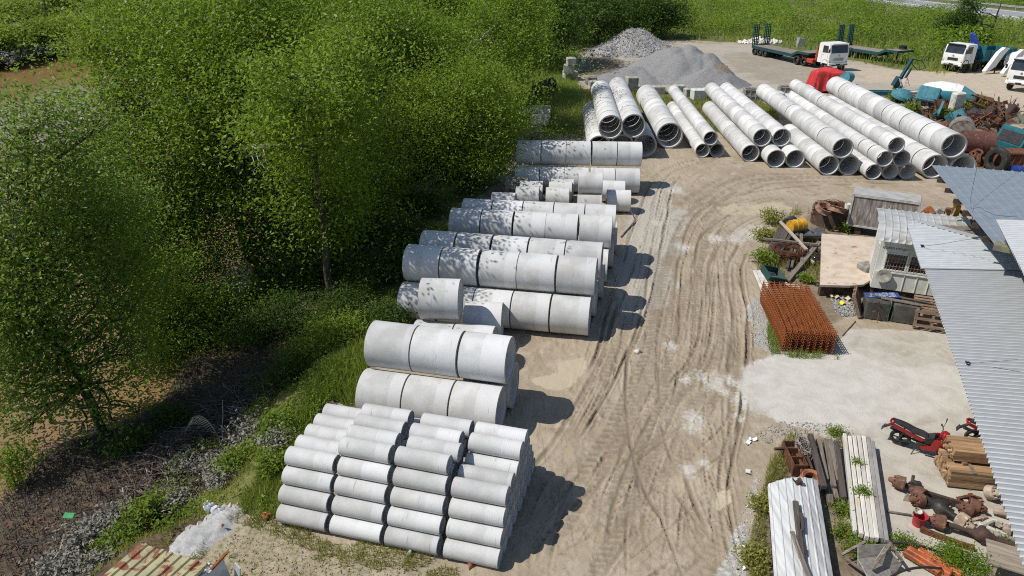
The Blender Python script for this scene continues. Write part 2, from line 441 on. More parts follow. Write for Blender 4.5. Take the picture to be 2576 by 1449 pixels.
for k in range(440):
    g = catmull([tuple(gp(*p)[:2]) for p in GU[k % len(GU)]])
    n = len(g); a = int(rr.rand()*n*.75); b = min(n, a+int((.06+.6*rr.rand()**1.6)*n)); g = g[a:b]
    if len(g) < 12: continue
    t = np.gradient(g, axis=0); t /= np.linalg.norm(t, axis=1)[:, None]+1e-9
    s = np.cumsum(np.full(len(g), .07))
    off = float(np.clip(rr.normal(0, .8), -1.4, 1.0))+.10*np.sin(s/(3+3*rr.rand())+rr.rand()*6)+.012*np.sin(s/.5+rr.rand()*6)
    g = g+np.stack([-t[:, 1], t[:, 0]], 1)*off[:, None]
    wd = .024+.045*rr.rand()**2; dp = .012+.050*rr.rand()**1.7; tread = rr.rand() < .45; per = .16+.12*rr.rand()
    fade = np.minimum(1, np.minimum(np.arange(len(g)), np.arange(len(g))[::-1])/14.)
    rough = .55+.9*vnoise(s, s*0+k, 1.4, k)
    band = k % 6 == 0
    if band: dp, hw_ = .016+.012*rr.rand(), .12+.07*rr.rand()
    for q in range(len(g)):
        px, py = g[q]; rad = wd*3.4
        if band:
            i0, i1 = np.searchsorted(ys, [py-.2, py+.2]); j0, j1 = np.searchsorted(xs, [px-.2, px+.2])
            if i1 <= i0 or j1 <= j0: continue
            dx = GX[i0:i1, j0:j1]-px; dy = GY[i0:i1, j0:j1]-py; lat = -dx*t[q, 1]+dy*t[q, 0]; lo = dx*t[q, 0]+dy*t[q, 1]
            ph = ((s[q]+lo+.35*np.abs(lat)*np.sign(lat)) % per)/per
            m_ = dp*fade[q]*np.where(ph < .5, 1.0, .28)*np.exp(-(lat/hw_)**6)*(np.abs(lo) < .07)
            groove[i0:i1, j0:j1] = np.maximum(groove[i0:i1, j0:j1], m_); continue
        i0, i1 = np.searchsorted(ys, [py-rad, py+rad]); j0, j1 = np.searchsorted(xs, [px-rad, px+rad])
        if i1 <= i0 or j1 <= j0: continue
        dx = GX[i0:i1, j0:j1]-px; dy = GY[i0:i1, j0:j1]-py
        d = np.hypot(dx, dy)
        m = dp*fade[q]*rough[q]*(1.0 if not tread else (1.25 if (s[q] % per) < per*.5 else .35))
        groove[i0:i1, j0:j1] = np.maximum(groove[i0:i1, j0:j1], m*np.exp(-(d/wd)**4))
        ridge[i0:i1, j0:j1] = np.maximum(ridge[i0:i1, j0:j1], .75*m*np.exp(-((d-wd*1.7)/(wd*.6))**2))
soft = (1-A['pad'])*(1-np.clip(A['grass'], 0, 1))
GZ = GZ+soft*(ridge*(groove < .004)-groove)
lump = (fbm(GX, GY, 4.5, 21, 3)-.5)*.05+(vnoise(GX, GY, 9, 4)-.5)*.018
GZ = GZ+lump*soft*(GY < 60)*(1-A['dry']*.5)
flat = np.clip(A['pad'], 0, 1)
GZ = GZ*(1-flat*.85)
GZ = np.where(pud > .05, np.maximum(GZ, -.02)*(1-pud)+np.maximum(GZ*.65, -.004)*pud, GZ)
A['rut'] = np.clip(groove*26, 0, 1)*soft

def ground_material():
    t = NT('ground'); v = t.coord(False)
    big = t.noise(v, .35, 5, .6); mid = t.noise(v, 1.6, 5, .65, .4); fine = t.noise(v, 9, 5, .65); speck = t.noise(v, 34, 3, .6)
    def m(name, a, b, nz=mid, amt=.5): return t.step(t.math('MULTIPLY_ADD', nz, amt, t.math('SUBTRACT', t.attr(name), amt*.5)), a, b)
    dirt = t.mix(t.step(big, .36, .66), (.378, .316, .230), (.298, .240, .168))
    dirt = t.mix(t.step(mid, .5, .72), dirt, (.405, .355, .278))
    dirt = t.mix(t.step(fine, .54, .72), dirt, (.235, .19, .135))
    dirt = t.mix(t.step(speck, .60, .72), dirt, (.46, .42, .35))
    sv = t.n('VectorMath', operation='MULTIPLY'); t.l(v, sv.inputs[0]); sv.inputs[1].default_value = (5, .7, 1)
    dirt = t.mix(t.math('MULTIPLY', t.step(t.noise(sv.outputs[0], 1.3, 5, .7), .52, .66), .55), dirt, (.21, .17, .12))
    dirt = t.mix(m('dry', .3, .7), dirt, t.mix(t.step(fine, .4, .65), (.43, .395, .335), (.33, .30, .25)))
    dirt = t.mix(t.math('MULTIPLY', t.attr('rut'), .75), dirt, (.15, .115, .078))
    c_ = 0
    sand = t.mix(t.step(mid, .4, .65), (.50, .39, .25), (.38, .29, .18))
    c = t.mix(m('sand', .3, .7), dirt, sand)
    c = t.mix(m('grav', .35, .6, fine, .8), c, t.mix(t.step(fine, .42, .62), (.30, .285, .255), (.46, .445, .41)))
    wet = t.mix(t.step(mid, .4, .65), (.155, .118, .078), (.26, .21, .15)); wet = t.mix(t.step(fine, .5, .68), wet, (.11, .085, .06))
    c = t.mix(m('wet', .25, .85, mid, .9), c, wet)
    pad = t.mix(t.step(mid, .35, .7), (.475, .445, .39), (.385, .352, .30))
    pad = t.mix(t.step(fine, .6, .75), pad, (.33, .305, .26))
    pad = t.mix(t.math('MULTIPLY', t.step(t.noise(v, .8, 6, .72, .6), .50, .68), .65), pad, (.31, .275, .215))
    c = t.mix(m('pad', .35, .65, fine, .9), c, pad)
    chalk = t.mix(t.step(mid, .35, .7), (.53, .51, .465), (.445, .42, .37))
    c = t.mix(m('chalk', .30, .75, t.math('MULTIPLY_ADD', fine, .6, t.math('MULTIPLY', mid, .4)), 1.5), c, chalk)
    c = t.mix(m('pud', .38, .62, t.math('MULTIPLY_ADD', mid, .6, t.math('MULTIPLY', fine, .4)), .9), c, (.45, .385, .275))
    mud = t.mix(t.step(mid, .4, .62), (.060, .043, .030), (.125, .085, .052))
    mud = t.mix(t.step(speck, .58, .7), mud, (.03, .024, .019))
    c = t.mix(m('mud', .35, .65), c, mud)
    gr = t.mix(t.step(mid, .38, .66), (.10, .118, .030), (.175, .17, .055))
    gr = t.mix(t.step(fine, .6, .75), gr, (.16, .135, .075))
    c = t.mix(m('grass', .32, .62, fine, 1.1), c, gr)
    t.bump(t.math('ADD', t.math('MULTIPLY', fine, .5), t.math('MULTIPLY_ADD', speck, .35, t.math('MULTIPLY', mid, .35))), .55, .05)
    rough = t.math('MULTIPLY_ADD', m('pud', .45, .7, mid, .7), -.5, .9)
    return t.fin(c, rough, 0, .3)
nx, ny = len(xs), len(ys)
idx = np.arange(nx*ny).reshape(ny, nx)
Fq = np.stack([idx[:-1, :-1], idx[:-1, 1:], idx[1:, 1:], idx[1:, :-1]], -1).reshape(-1, 4)
g = np_mesh('ground', np.stack([GX, GY, GZ], -1).reshape(-1, 3), Fq, ground_material(), {k: ('POINT', v.ravel()) for k, v in A.items()})
tag(g, 'muddy yard with tyre ruts, pale concrete apron and grassy bank', 'ground', kind='structure')
def Gz(x, y):
    i = min(max(np.searchsorted(ys, y), 1), ny-1); j = min(max(np.searchsorted(xs, x), 1), nx-1)
    return float(GZ[i, j])

# river
t = NT('river_water'); v = t.coord(False, (1, .45, 1))
n1 = t.noise(v, .9, 4, .6, .6); n2 = t.noise(v, .06, 3)
t.bump(n1, .10, .05)
WATERM = t.fin(t.mix(t.step(n2, .35, .65), (.27, .155, .062), (.23, .145, .075)), .12, 0, .18)
mb = MB(); mb.add([(-900, 4, WATER), (0, 4, WATER), (0, 125, WATER), (-900, 125, WATER)], [(0, 1, 2, 3)])
tag(mb.build('river', WATERM), 'brown silty river behind the mangrove trees', 'river', kind='structure')

# highway
t = NT('asphalt'); v = t.coord(False); n1 = t.noise(v, .5, 5); n2 = t.noise(v, 25, 2)
ASPH = t.fin(t.mix(n2, t.mix(n1, (.22, .225, .235), (.30, .30, .31)), (.26, .26, .265)), .85)
d = (HW1-HW0).normalized(); nr = Vector((d.y, -d.x)); o = HW0-d*110; L = 420
def strip(a, b, z0, z1, l0=0, l1=L): return [tuple(o+nr*u+d*q) for u, q in ((a, l0), (b, l0), (b, l1), (a, l1))]
mb = MB(); mb.slab(strip(-6.6, 6.6, 0, 1), -.3, .90)
tag(mb.build('road', ASPH, smooth=0), 'grey asphalt highway crossing the corner beyond the scrub', 'road', kind='structure')
WHITE = mat('road_paint', (.75, .75, .73), (.6, .6, .58), 3, bump=0)
mb = MB(); mb.slab(strip(-3.5, -2.95, 0, 1), .88, .906)
mb.slab(strip(5.1, 5.45, 0, 1), .88, .906)
tag(mb.build('road_marking', WHITE, smooth=0), 'white painted line along the highway', 'road marking', kind='structure')
STEEL = mat('galvanised_steel', (.46, .48, .50), (.36, .38, .40), 1.5, rough=.45, metal=.3, bump=.05)
gr = thing('guardrail', 'pale steel guardrail along the far side of the highway', 'guardrail', (*(o+nr*8.2+d*100), .8))
mb = MB(); a = d*-90; b = d*220
for z, off in ((.62, 0), (.72, .05), (.82, 0)): mb.beam((a.x+nr.x*off, a.y+nr.y*off, z), (b.x+nr.x*off, b.y+nr.y*off, z), .04, .12)
mb.build('rail', STEEL, gr, 0)
for k in range(38):
    q = d*(-20+4*k); mb = MB(); mb.box((q.x+nr.x*.12, q.y+nr.y*.12, .3), (.12, .14, 1.0)); mb.build('post', STEEL, gr, 0)
# ------------------------------------------------------------------ concrete pipes
def pipe_material(name, ringy):
    t = NT(name); v = t.coord(True); sv = t.n('SeparateXYZ'); tc = t.n('TexCoord'); t.l(tc.outputs['Object'], sv.inputs[0])
    x = sv.outputs[0]
    rnd = t.n('ObjectInfo').outputs['Random']
    big = t.noise(v, 1.3, 5, .6); fine = t.noise(v, 22, 4, .65); pores = t.noise(v, 70, 2, .5)
    c = t.mix(t.step(big, .36, .66), (.60, .60, .59), (.475, .472, .458))
    # smooth cast band against the rough one
    band = t.step(t.math('ADD', x, t.math('MULTIPLY_ADD', rnd, .6, -.55)), -.012, .012)
    c = t.mix(t.math('MULTIPLY', band, .55), c, (.65, .65, .655))
    # dark scrape marks running round the pipe
    ml = t.n('VectorMath', operation='MULTIPLY'); t.l(v, ml.inputs[0]); ml.inputs[1].default_value = (16, 1.6, 1.6)
    sm = t.noise(ml.outputs[0], 1.0, 3, .5)
    c = t.mix(t.math('MULTIPLY', t.step(sm, .66, .74), .6), c, (.30, .295, .285))
    if ringy:
        wv = t.math('SINE', t.math('MULTIPLY', x, 2*PI/.052)); ringm = t.step(t.noise(v, 2.2, 2), .42, .62)
        c = t.mix(t.math('MULTIPLY', t.math('MULTIPLY', t.step(wv, .2, 1), ringm), .28), c, (.40, .395, .385))
    dust = t.step(t.noise(v, .9, 5, .7, .5), .55, .72)
    c = t.mix(t.math('MULTIPLY', dust, .5), c, (.46, .42, .35))
    c = t.mix(t.math('MULTIPLY', t.step(pores, .63, .70), .5), c, (.27, .265, .255))
    hs = t.n('HueSaturation'); t.put(hs.inputs['Value'], t.math('MULTIPLY_ADD', rnd, .24, .83)); t.put(hs.inputs['Color'], c)
    t.bump(t.math('ADD', fine, t.math('MULTIPLY', pores, .6)), .35, .012)
    return t.fin(hs.outputs[0], .82, 0, .3)
PIPE = pipe_material('cast_concrete', False); PIPER = pipe_material('ribbed_concrete', True)
t = NT('raw_concrete_edge'); v = t.coord(True); n = t.noise(v, 28, 4, .7)
t.bump(n, .9, .03); EDGE = t.fin(t.mix(t.step(n, .35, .65), (.25, .245, .235), (.46, .455, .44)), .95, 0, .2)
OLDC = mat('weathered_concrete', (.22, .205, .18), (.10, .092, .078), 3, c3=(.34, .33, .30), rough=.95, bump=.5)
def pipe_mesh(D, L, m, tw=None, N=48):
    ro = D/2; ri = ro-(tw or max(.042, .062*D)); h = L/2; b = .012
    # outer skin, rough right end, bore with a socket step, rough left end
    prof = [(-h+b, ro), (h-b, ro), (h, ro-b*1.2), (h, ri+.012), (h-.02, ri+.004), (h-.10, ri), (-h+.02, ri), (-h, ri+.012), (-h, ro-b*1.2)]
    mats = [0, 1, 1, 1, 0, 0, 1, 1, 1]
    mb = MB(); mb.lathe(prof, N, None, True, 'X', mats)
    o = mb.build('concrete_pipe', [m, EDGE], None, 30)
    me = o.data; bpy.data.objects.remove(o); return me
PM = {}
prand = random.Random(5)
def pipe(D, L, c, ang, label, group, m=None, tilt=0, name='concrete_pipe'):
    key = (round(D, 2), round(L, 2), (m or PIPE).name)
    if key not in PM: PM[key] = pipe_mesh(D, L, m or PIPE)
    o = bpy.data.objects.new(name, PM[key]); col.objects.link(o)
    o.matrix_world = Matrix.Translation(c) @ Matrix.Rotation(ang, 4, 'Z') @ Matrix.Rotation(tilt, 4, 'Y') @ Matrix.Rotation(prand.choice([0, .5, 1.1, 2.2, 3.3, 4.0, 5.1]), 4, 'X')
    return tag(o, label, 'pipe', group)
ORD = ['first', 'second', 'third', 'fourth', 'fifth', 'sixth', 'seventh', 'eighth', 'ninth', 'tenth', 'eleventh', 'twelfth', 'thirteenth', 'fourteenth', 'fifteenth']
def along(pl, pr, z):
    """axis start, heading and length of a row from its surveyed ends"""
    a, b = gp(*pl, z), gp(*pr, z); d = b-a
    return a, math.atan2(d.y, d.x), d.length

# near stack of slim pipes: tiers of 8, 7, 6, 5 rows and a loose top tier
D, L = .45, 1.275
a, ang, ln = along((700, 1287), (1262, 1405), D/2)
ux, uy = Vector((math.cos(ang), math.sin(ang), 0)), Vector((-math.sin(ang), math.cos(ang), 0))
gA = 'slim pipes in the near stack'
pit = ln/4; TN = ['lowest', 'second', 'third', 'fourth', 'topmost']
CN = ['leftmost', 'second from left', 'second from right', 'rightmost']
def stackpos(cl, tier, row): return a+ux*(pit*(cl+.5)+(.03 if cl == 3 else 0))+uy*(D*1.01*(row+tier*.5))+Vector((0, 0, tier*D*.867))
hard = random.Random(2)
for cl in range(4):
    for tier in range(4):
        for row in range(8-tier):
            if cl < 3 and not (row == 0 or tier == 3): continue
            nm_ = 'nearest row' if row == 0 else '%s row back' % ORD[row]
            if row == 7-tier: nm_ = 'rearmost row'
            pipe(D, L, stackpos(cl, tier, row)+ux*hard.uniform(-.012, .012), ang+hard.uniform(-.006, .006), 'slim concrete pipe, %s tier of the near stack, %s, %s column' % (TN[tier], nm_, CN[cl]), gA, PIPER)
for cl, rows, sh in ((1, (0, 1, 2, 3), -.05), (2, (0, 1, 2, 3), -.02), (3, (2, 3), .03)):
    for row in rows:
        dx = sh+(.10*row if cl == 2 else -.03*row if cl == 1 else 0)
        if cl == 2 and row > 1: dx -= .22
        pipe(D, L, stackpos(cl, 4, row)+ux*dx, ang+hard.uniform(-.012, .012), 'slim concrete pipe loose atop the near stack, %s row, %s column' % (ORD[row], CN[cl]), gA, PIPER)

def prow(D, pl, pr, z, n, rowname, group, L=None, shove=None, only=None, shift=0.0):
    a, ang, ln = along(pl, pr, z); p = ln/n; L = L or p-.03
    u = Vector((math.cos(ang), math.sin(ang), 0))
    for k in range(n):
        if only and k not in only: continue
        c = a+u*(p*(k+.5)+(shove[k] if shove else 0))
        where = 'left end' if k == 0 else 'right end' if k == n-1 else 'middle' if (n == 3 and k == 1) else '%s from left' % ORD[k]
        pipe(D, L, c, ang+hard.uniform(-.005, .005), '%s, %s' % (rowname, where), group)
DB = 1.36
gB = 'three by two stack of wide pipes'
prow(DB, (917, 984), (1263, 1032), .68, 3, 'wide pipe in the bottom row behind the slim pipe stack', gB)
prow(DB, (938, 863), (1284, 906), 1.86, 3, 'wide pipe on top of the three wide pipes behind the slim stack', gB, shove=(.0, -.005, .02))
prow(DB, (950, 926), (1296, 970), .68, 3, 'wide pipe at the back bottom of the near three pipe stack', gB, only=(2,))
gC = 'wide pipes in the middle stack'
prow(DB, (1015, 754), (1484, 796), .68, 5, 'wide pipe in the lower front row of the middle stack', gC, shove=(-.03, .01, 0, 0, .02))
prow(DB, (1029, 660), (1499, 697), 1.86, 5, 'wide pipe in the upper front row of the middle stack', gC, shove=(-.05, -.05, .02, .0, .03))
prow(DB, (1069, 622), (1514, 656), 1.86, 5, 'wide pipe in the upper back row of the middle stack', gC, shove=(-.06, -.04, 0, .02, .02))
prow(DB, (1050, 712), (1503, 750), .68, 5, 'wide pipe in the lower second row of the middle stack', gC, only=(4,))
prow(DB, (1075, 672), (1520, 706), .68, 5, 'wide pipe in the lower third row of the middle stack', gC, only=(4,))
prow(DB, (1095, 640), (1530, 668), .68, 5, 'wide pipe in the lower rear row of the middle stack', gC, only=(4,))
def single(D, L, p, z, ang, label, group, **k): return pipe(D, L, gp(*p, z), R(ang), label, group, **k)
single(DB, 1.30, (1110, 752), 1.95, -4, 'tree-shadowed wide pipe resting alone in front of the middle stack', 'loose wide pipes')
single(DB, 1.30, (1218, 808), .68, -4, 'half-shadowed loose wide pipe on the ground before the middle stack', 'loose wide pipes')
prow(DB, (1045, 855), (1245, 873), .68, 2, 'wide pipe in the hidden ground pair behind the near wide pipes', 'loose wide pipes')
gD = 'wide pipes in the rear stack'
prow(DB, (1136, 563), (1537, 585), 1.86, 5, 'wide pipe in the front upper row of the rear stack', gD, shove=(0, .0, .04, .0, .05))
prow(DB, (1166, 538), (1549, 556), 1.86, 5, 'wide pipe in the back upper row of the rear stack', gD)
prow(DB, (1150, 610), (1545, 632), .68, 5, 'wide pipe in the lower front row of the rear stack', gD, only=(4,))
prow(DB, (1170, 580), (1552, 596), .68, 5, 'wide pipe in the lower back row of the rear stack', gD, only=(4,))
gE = 'medium pipes scattered behind the rear stack'
DE = 1.12
c3 = lambda x, y: ((1500+x/2.07)*.6389, (500+y/2.07)*.6389)
def epipe(x0, x1, y, z, label, D=DE, mt=None):
    pa, pb = gp(*c3(x0, y), z), gp(*c3(x1, y+6), z)
    pipe(D, 1.22, (pa+pb)/2, math.atan2((pb-pa).y, (pb-pa).x), label, gE, mt)
epipe(1595, 1820, 455, 1.53, 'medium pipe perched on top of the two shaded ones')
epipe(1830, 2040, 598, .56, 'medium pipe nearest the track with a curved shadow across it')
epipe(1582, 1812, 640, .56, 'medium pipe under the perched one, its left half in shadow')
epipe(1795, 1990, 520, .56, 'medium pipe behind the perched one, mostly hidden')
epipe(1318, 1560, 578, .56, 'medium pipe in the middle of the scattered row, fully sunlit')
epipe(1076, 1315, 570, .56, 'medium pipe of the scattered row with leaf shadow on its left')
epipe(1343, 1580, 530, .56, 'medium pipe of the second scattered row, sunlit middle')
epipe(1110, 1345, 522, .56, 'medium pipe of the second scattered row, left and leaf-shaded')
epipe(928, 1075, 620, .56, 'medium pipe furthest left in front, shaded by trees')
epipe(1378, 1580, 505, .56, 'medium pipe of the third scattered row, in tree shadow')
epipe(978, 1240, 488, .56, 'stained old pipe with a broken dark hole, left of the rows', DE, OLDC)
gF = 'wide pipes stacked two high before the long rows'
prow(DB, (1297, 449), (1607, 455), .68, 5, 'wide pipe in the lower row of the two high stack', gF, shove=(-.03, -.02, -.04, .02, .02))
prow(DB, (1301, 383), (1612, 388), 1.86, 5, 'wide pipe in the upper row of the two high stack', gF, shove=(-.03, -.02, -.03, .03, .03))

# long rows of pipes lying end to end, open ends towards the track
c4 = lambda x, y: (1277.8+x*.26455, 38.3+y*.26455)
c5 = lambda x, y: (1725+x*.29762, 127.8+y*.29762)
RA = PI/2-.062
def longrow(p, D, tier, n, name, only=None, L=1.36, gaps=()):
    z = D/2+tier*D*.87
    a = gp(*p, z); d = Vector((math.cos(RA), math.sin(RA), 0)); ex = 0
    for k in range(n):
        if k in gaps: ex += .07
        c = a+d*(L*.5+k*(L+.025)+ex)
        if only and k not in only: continue
        # mesh +X end is the open socket end: turn it towards the camera
        e = 'open front pipe of the %s' % name if k == 0 else '%s pipe along the %s' % (ORD[k], name)
        pipe(D, L, c, RA+PI+hard.uniform(-.004, .004), e, 'pipes of the %s' % name, PIPE)
longrow(c4(868, 1258), 1.54, 0, 8, 'bottom left row of the widest bundle')
longrow(c4(1085, 1245), 1.54, 0, 2, 'bottom middle row of the widest bundle')
longrow(c4(1302, 1240), 1.54, 0, 3, 'bottom right row of the widest bundle')
longrow(c4(978, 1065), 1.54, 1, 9, 'upper left row of the widest bundle', gaps=(1, 3, 5))
longrow(c4(1195, 1055), 1.54, 1, 10, 'upper right row of the widest bundle', gaps=(2,))
longrow(c4(1540, 1145), 1.76, 0, 10, 'single wide row beside the thin bundle', L=1.4, gaps=(1, 6))
longrow(c4(1852, 1288), .93, 0, 10, 'lower left row of the thin bundle')
longrow(c4(1990, 1287), .93, 0, 3, 'lower right row of the thin bundle')
longrow(c4(1930, 1172), .93, 1, 12, 'upper row of the thin bundle')
longrow(c5(548, 868), 1.13, 0, 10, 'single lower row left of the two by two bundle')
longrow(c5(648, 735), 1.15, 1, 12, 'upper left row of the two by two bundle')
longrow(c5(812, 735), 1.15, 1, 12, 'upper right row of the two by two bundle')
longrow(c5(765, 915), 1.15, 0, 2, 'lower left row of the two by two bundle')
longrow(c5(927, 915), 1.15, 0, 2, 'lower right row of the two by two bundle')
longrow(c5(1212, 970), 1.22, 0, 6, 'lower left row of the three pipe bundle')
longrow(c5(1330, 825), 1.22, 1, 13, 'upper row of the three pipe bundle', gaps=(2, 7))
longrow(c5(1383, 970), 1.22, 0, 2, 'lower right row of the three pipe bundle')
longrow(c5(1590, 1025), .95, 0, 5, 'bottom left row of the six pipe pyramid')
longrow(c5(1733, 1022), .95, 0, 1, 'bottom middle row of the six pipe pyramid')
longrow(c5(1878, 1022), .95, 0, 1, 'bottom right row of the six pipe pyramid')
longrow(c5(1685, 915), .95, 1, 13, 'middle left row of the six pipe pyramid', gaps=(1, 2))
longrow(c5(1828, 912), .95, 1, 2, 'middle right row of the six pipe pyramid')
longrow(c5(1783, 800), .95, 2, 14, 'top row of the six pipe pyramid', gaps=(9,))
longrow(c5(2108, 980), 1.46, 0, 13, 'lower left row of the big bundle by the scrap', gaps=(1,))
longrow(c5(2270, 805), 1.46, 1, 14, 'top row of the big bundle by the scrap', gaps=(2, 4, 6, 12))
longrow(c5(2345, 985), 1.46, 0, 2, 'lower right row of the big bundle by the scrap')
for (p, z, lb) in ((c5(955, 402), 1.15, 'upper short pipe lying alone behind the six pipe pyramid, dark-mouthed'), (c5(890, 470), .42, 'lower short pipe lying alone beside the white blocks'), (c5(1070, 352), 1.1, 'short pipe behind the lone pair, tucked by the red tarpaulin')):
    g_ = gp(*p, z); pipe(.83, 1.5, g_+Vector((.05, .75, 0)), RA+PI, lb, 'short pipes behind the rows')
# ------------------------------------------------------------------ vegetation
def leaf_material(name, dark, light, odd, rough=.42, trans=.46):
    t = NT(name); a = t.attr('tint'); v = t.coord(False)
    nz = t.noise(v, .55, 3)
    c = t.mix(t.math('ADD', t.math('MULTIPLY', a, .95), t.math('MULTIPLY_ADD', nz, .8, -.28), clamp=True), dark, light)
    c = t.mix(t.math('GREATER_THAN', a, .975), c, odd)
    t.fin(c, rough, 0, .3)
    tr = t.n('BsdfTranslucent'); t.put(tr.inputs['Color'], t.mix(.5, c, light))
    ms = t.n('MixShader'); ms.inputs[0].default_value = trans
    t.l(t.b.outputs[0], ms.inputs[1]); t.l(tr.outputs[0], ms.inputs[2]); t.l(ms.outputs[0], t.out.inputs[0])
    return t.m
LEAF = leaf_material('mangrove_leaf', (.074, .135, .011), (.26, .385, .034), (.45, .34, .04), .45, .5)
LEAF2 = leaf_material('yellow_mangrove_leaf', (.080, .142, .012), (.275, .395, .035), (.45, .34, .04), .5, .5)
LEAF3 = leaf_material('grey_green_mangrove_leaf', (.075, .135, .020), (.26, .38, .055), (.42, .33, .05), .42, .5)
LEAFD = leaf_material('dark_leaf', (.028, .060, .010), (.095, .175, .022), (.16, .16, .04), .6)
LEAFB = leaf_material('bright_leaf', (.085, .140, .014), (.26, .35, .038), (.28, .26, .06), .6)
LEAFG = leaf_material('dusty_leaf', (.12, .12, .09), (.33, .315, .27), (.10, .15, .04), .9, .1)
LEAFM = leaf_material('muddy_leaf', (.065, .055, .042), (.17, .15, .125), (.07, .10, .03), .9, .1)
GRASSM = leaf_material('grass_blade', (.11, .175, .025), (.30, .375, .06), (.42, .36, .14), .65, .4)
GRASSY = leaf_material('dry_grass_blade', (.18, .20, .035), (.36, .35, .09), (.42, .34, .15), .65, .4)
BARK = mat('mangrove_bark', (.085, .070, .052), (.045, .036, .028), 5, c3=(.22, .20, .17), scale3=9, lo3=.58, hi3=.72, stretch=(1, 1, .3), rough=.9, bump=.6)
BARKP = mat('pale_dead_bark', (.34, .32, .285), (.20, .185, .16), 5, stretch=(1, 1, .3), rough=.9, bump=.5)
TWIG = mat('dry_twig', (.15, .12, .095), (.07, .055, .045), 3, c3=(.30, .27, .23), scale3=2.5, lo3=.55, hi3=.65, rough=.9)
NR = np.random.RandomState(21)
def unit(n, up=0.0):
    v = NR.normal(size=(n, 3)); v[:, 2] = np.abs(v[:, 2])+up if up else v[:, 2]
    return v/np.linalg.norm(v, axis=1)[:, None]
def leaf_quads(c, l, wr=.45, up=.45):
    n = len(c); nrm = unit(n, up); a = np.cross(nrm, NR.normal(size=(n, 3))); a /= np.linalg.norm(a, axis=1)[:, None]+1e-9
    b = np.cross(nrm, a); l = (l*(.7+.6*NR.rand(n)))[:, None]
    V = np.stack([c-a*l*.5, c+b*l*wr*.5-a*l*.02, c+a*l*.5, c-b*l*wr*.5-a*l*.02], 1).reshape(-1, 3)
    return V, np.arange(4*n).reshape(n, 4)
def blob_points(c, r, n, sq=.85):
    """twig ends: mostly in the outer shell of an uneven blob"""
    u = unit(n); k = (.35+.80*NR.rand(n)**.55)
    lump = .62+.75*vnoise(u[:, 0]*1.5+c[0], u[:, 1]*1.5+u[:, 2]*1.1+c[2], 1.3, int(abs(c[1])*7) % 50)
    p = u*(r*k*lump)[:, None]; p[:, 2] *= sq
    return p+np.array(c)
def foliage(name, pts, per, l, spread, m, parent=None, up=.45, wr=.45):
    n = len(pts)
    c = np.repeat(pts, per, 0)+NR.normal(size=(n*per, 3))*np.array([spread, spread, spread*.55])
    t = np.clip(np.repeat(NR.rand(n)*.45, per)+NR.rand(n*per)**1.5*.55, 0, 1)
    V, Fq = leaf_quads(c, l, wr, up)
    return np_mesh(name, V, Fq, m, {'tint': ('FACE', t)}, False, parent)
def limb(mb, a, b, r0, r1, sag=.12, n=5, sides=6):
    a, b = Vector(a), Vector(b); d = (b-a).length
    j = [Vector(NR.normal(size=3))*d*.05 for _ in range(n+1)]
    pts = [a.lerp(b, i/n)+(j[i] if 0 < i < n else Vector())+Vector((0, 0, -sag*d*math.sin(PI*i/n)*.5)) for i in range(n+1)]
    mb.tube(pts, [r0+(r1-r0)*i/n for i in range(n+1)], sides, True); return pts
def tree(name, label, trunk, r0, blobs, leafm, l=.17, dens=36, per=24, spread=.36, group='mangrove trees along the river', bare=(), cat='tree', twigs=True):
    """trunk: world points from the ground up; blobs: (centre, radius) of the leafy masses; bare: pale leafless limbs"""
    base = Vector(trunk[0]); root = thing(name, label, cat, base, 0, group)
    tp = [Vector(p)-base for p in trunk]; tb = MB()
    fine = []
    for i in range(len(tp)-1):
        for k in range(4): fine.append(tp[i].lerp(tp[i+1], k/4)+Vector(NR.normal(size=3))*.03*(1 if i+k else 0))
    fine.append(tp[-1]); m = len(fine)
    tb.tube([fine[0]-Vector((0, 0, .5))]+fine, [r0*1.5]+[r0*(1.15-.85*i/(m-1)) for i in range(m)], 10)
    pts = []
    more = []
    for c, r in blobs:
        for q in range(2 if twigs else 1): more.append((tuple(np.array(c)+unit(1)[0]*r*.95), r*(.35+.25*NR.rand())))
    for c, r in list(blobs)+more:
        c = Vector(c)-base
        # limb leaves the trunk below the blob
        zs = [abs(f.z-(c.z-.45*(c-f).length)) for f in fine[m//5:]]; f = fine[m//5+int(np.argmin(zs))]
        rr0 = max(.035, r0*.42); ends = limb(tb, f, c, rr0, rr0*.4)
        bp = blob_points(c, r, int(dens*r*r)); pts.append(bp)
        for q in range(max(3, int(r*3.4))):
            e = Vector(bp[NR.randint(len(bp))]); s_ = ends[NR.randint(2, len(ends))]
            sub = limb(tb, s_, e, rr0*.38, .008, .05, 3, 4)
            if twigs:
                for w_ in range(3): limb(tb, sub[NR.randint(1, 4)], Vector(bp[NR.randint(len(bp))])*.5+e*.5, .012, .005, 0, 2, 3)
    tb.build('trunk', BARK, root, 60)
    for k, (a_, b_, rad) in enumerate(bare):
        bb = MB(); pp = limb(bb, Vector(a_)-base, Vector(b_)-base, rad, rad*.25, -.1, 6, 6)
        for q in (2, 3, 4, 5):
            limb(bb, pp[q], pp[q]+Vector(NR.normal(size=3))*(.8)+(Vector(b_)-Vector(a_))*.15, rad*.4, .008, 0, 3, 4)
        o = bb.build('bare_branch', BARKP, root, 60)
    allp = np.concatenate(pts); pick = allp[NR.rand(len(allp)) < .45]; rad = np.mean([r for _, r in blobs])
    pts.append(pick+NR.normal(size=pick.shape)*rad*np.array([.62, .62, .5]))
    foliage('crown', np.concatenate(pts), per, l, spread, leafm, root)
    return root
def B(*L): return [(tuple(gpy(a, b, Y)), r) for a, b, Y, r in L]
gb = lambda px, py: tuple(gp(px, py, -1.35))

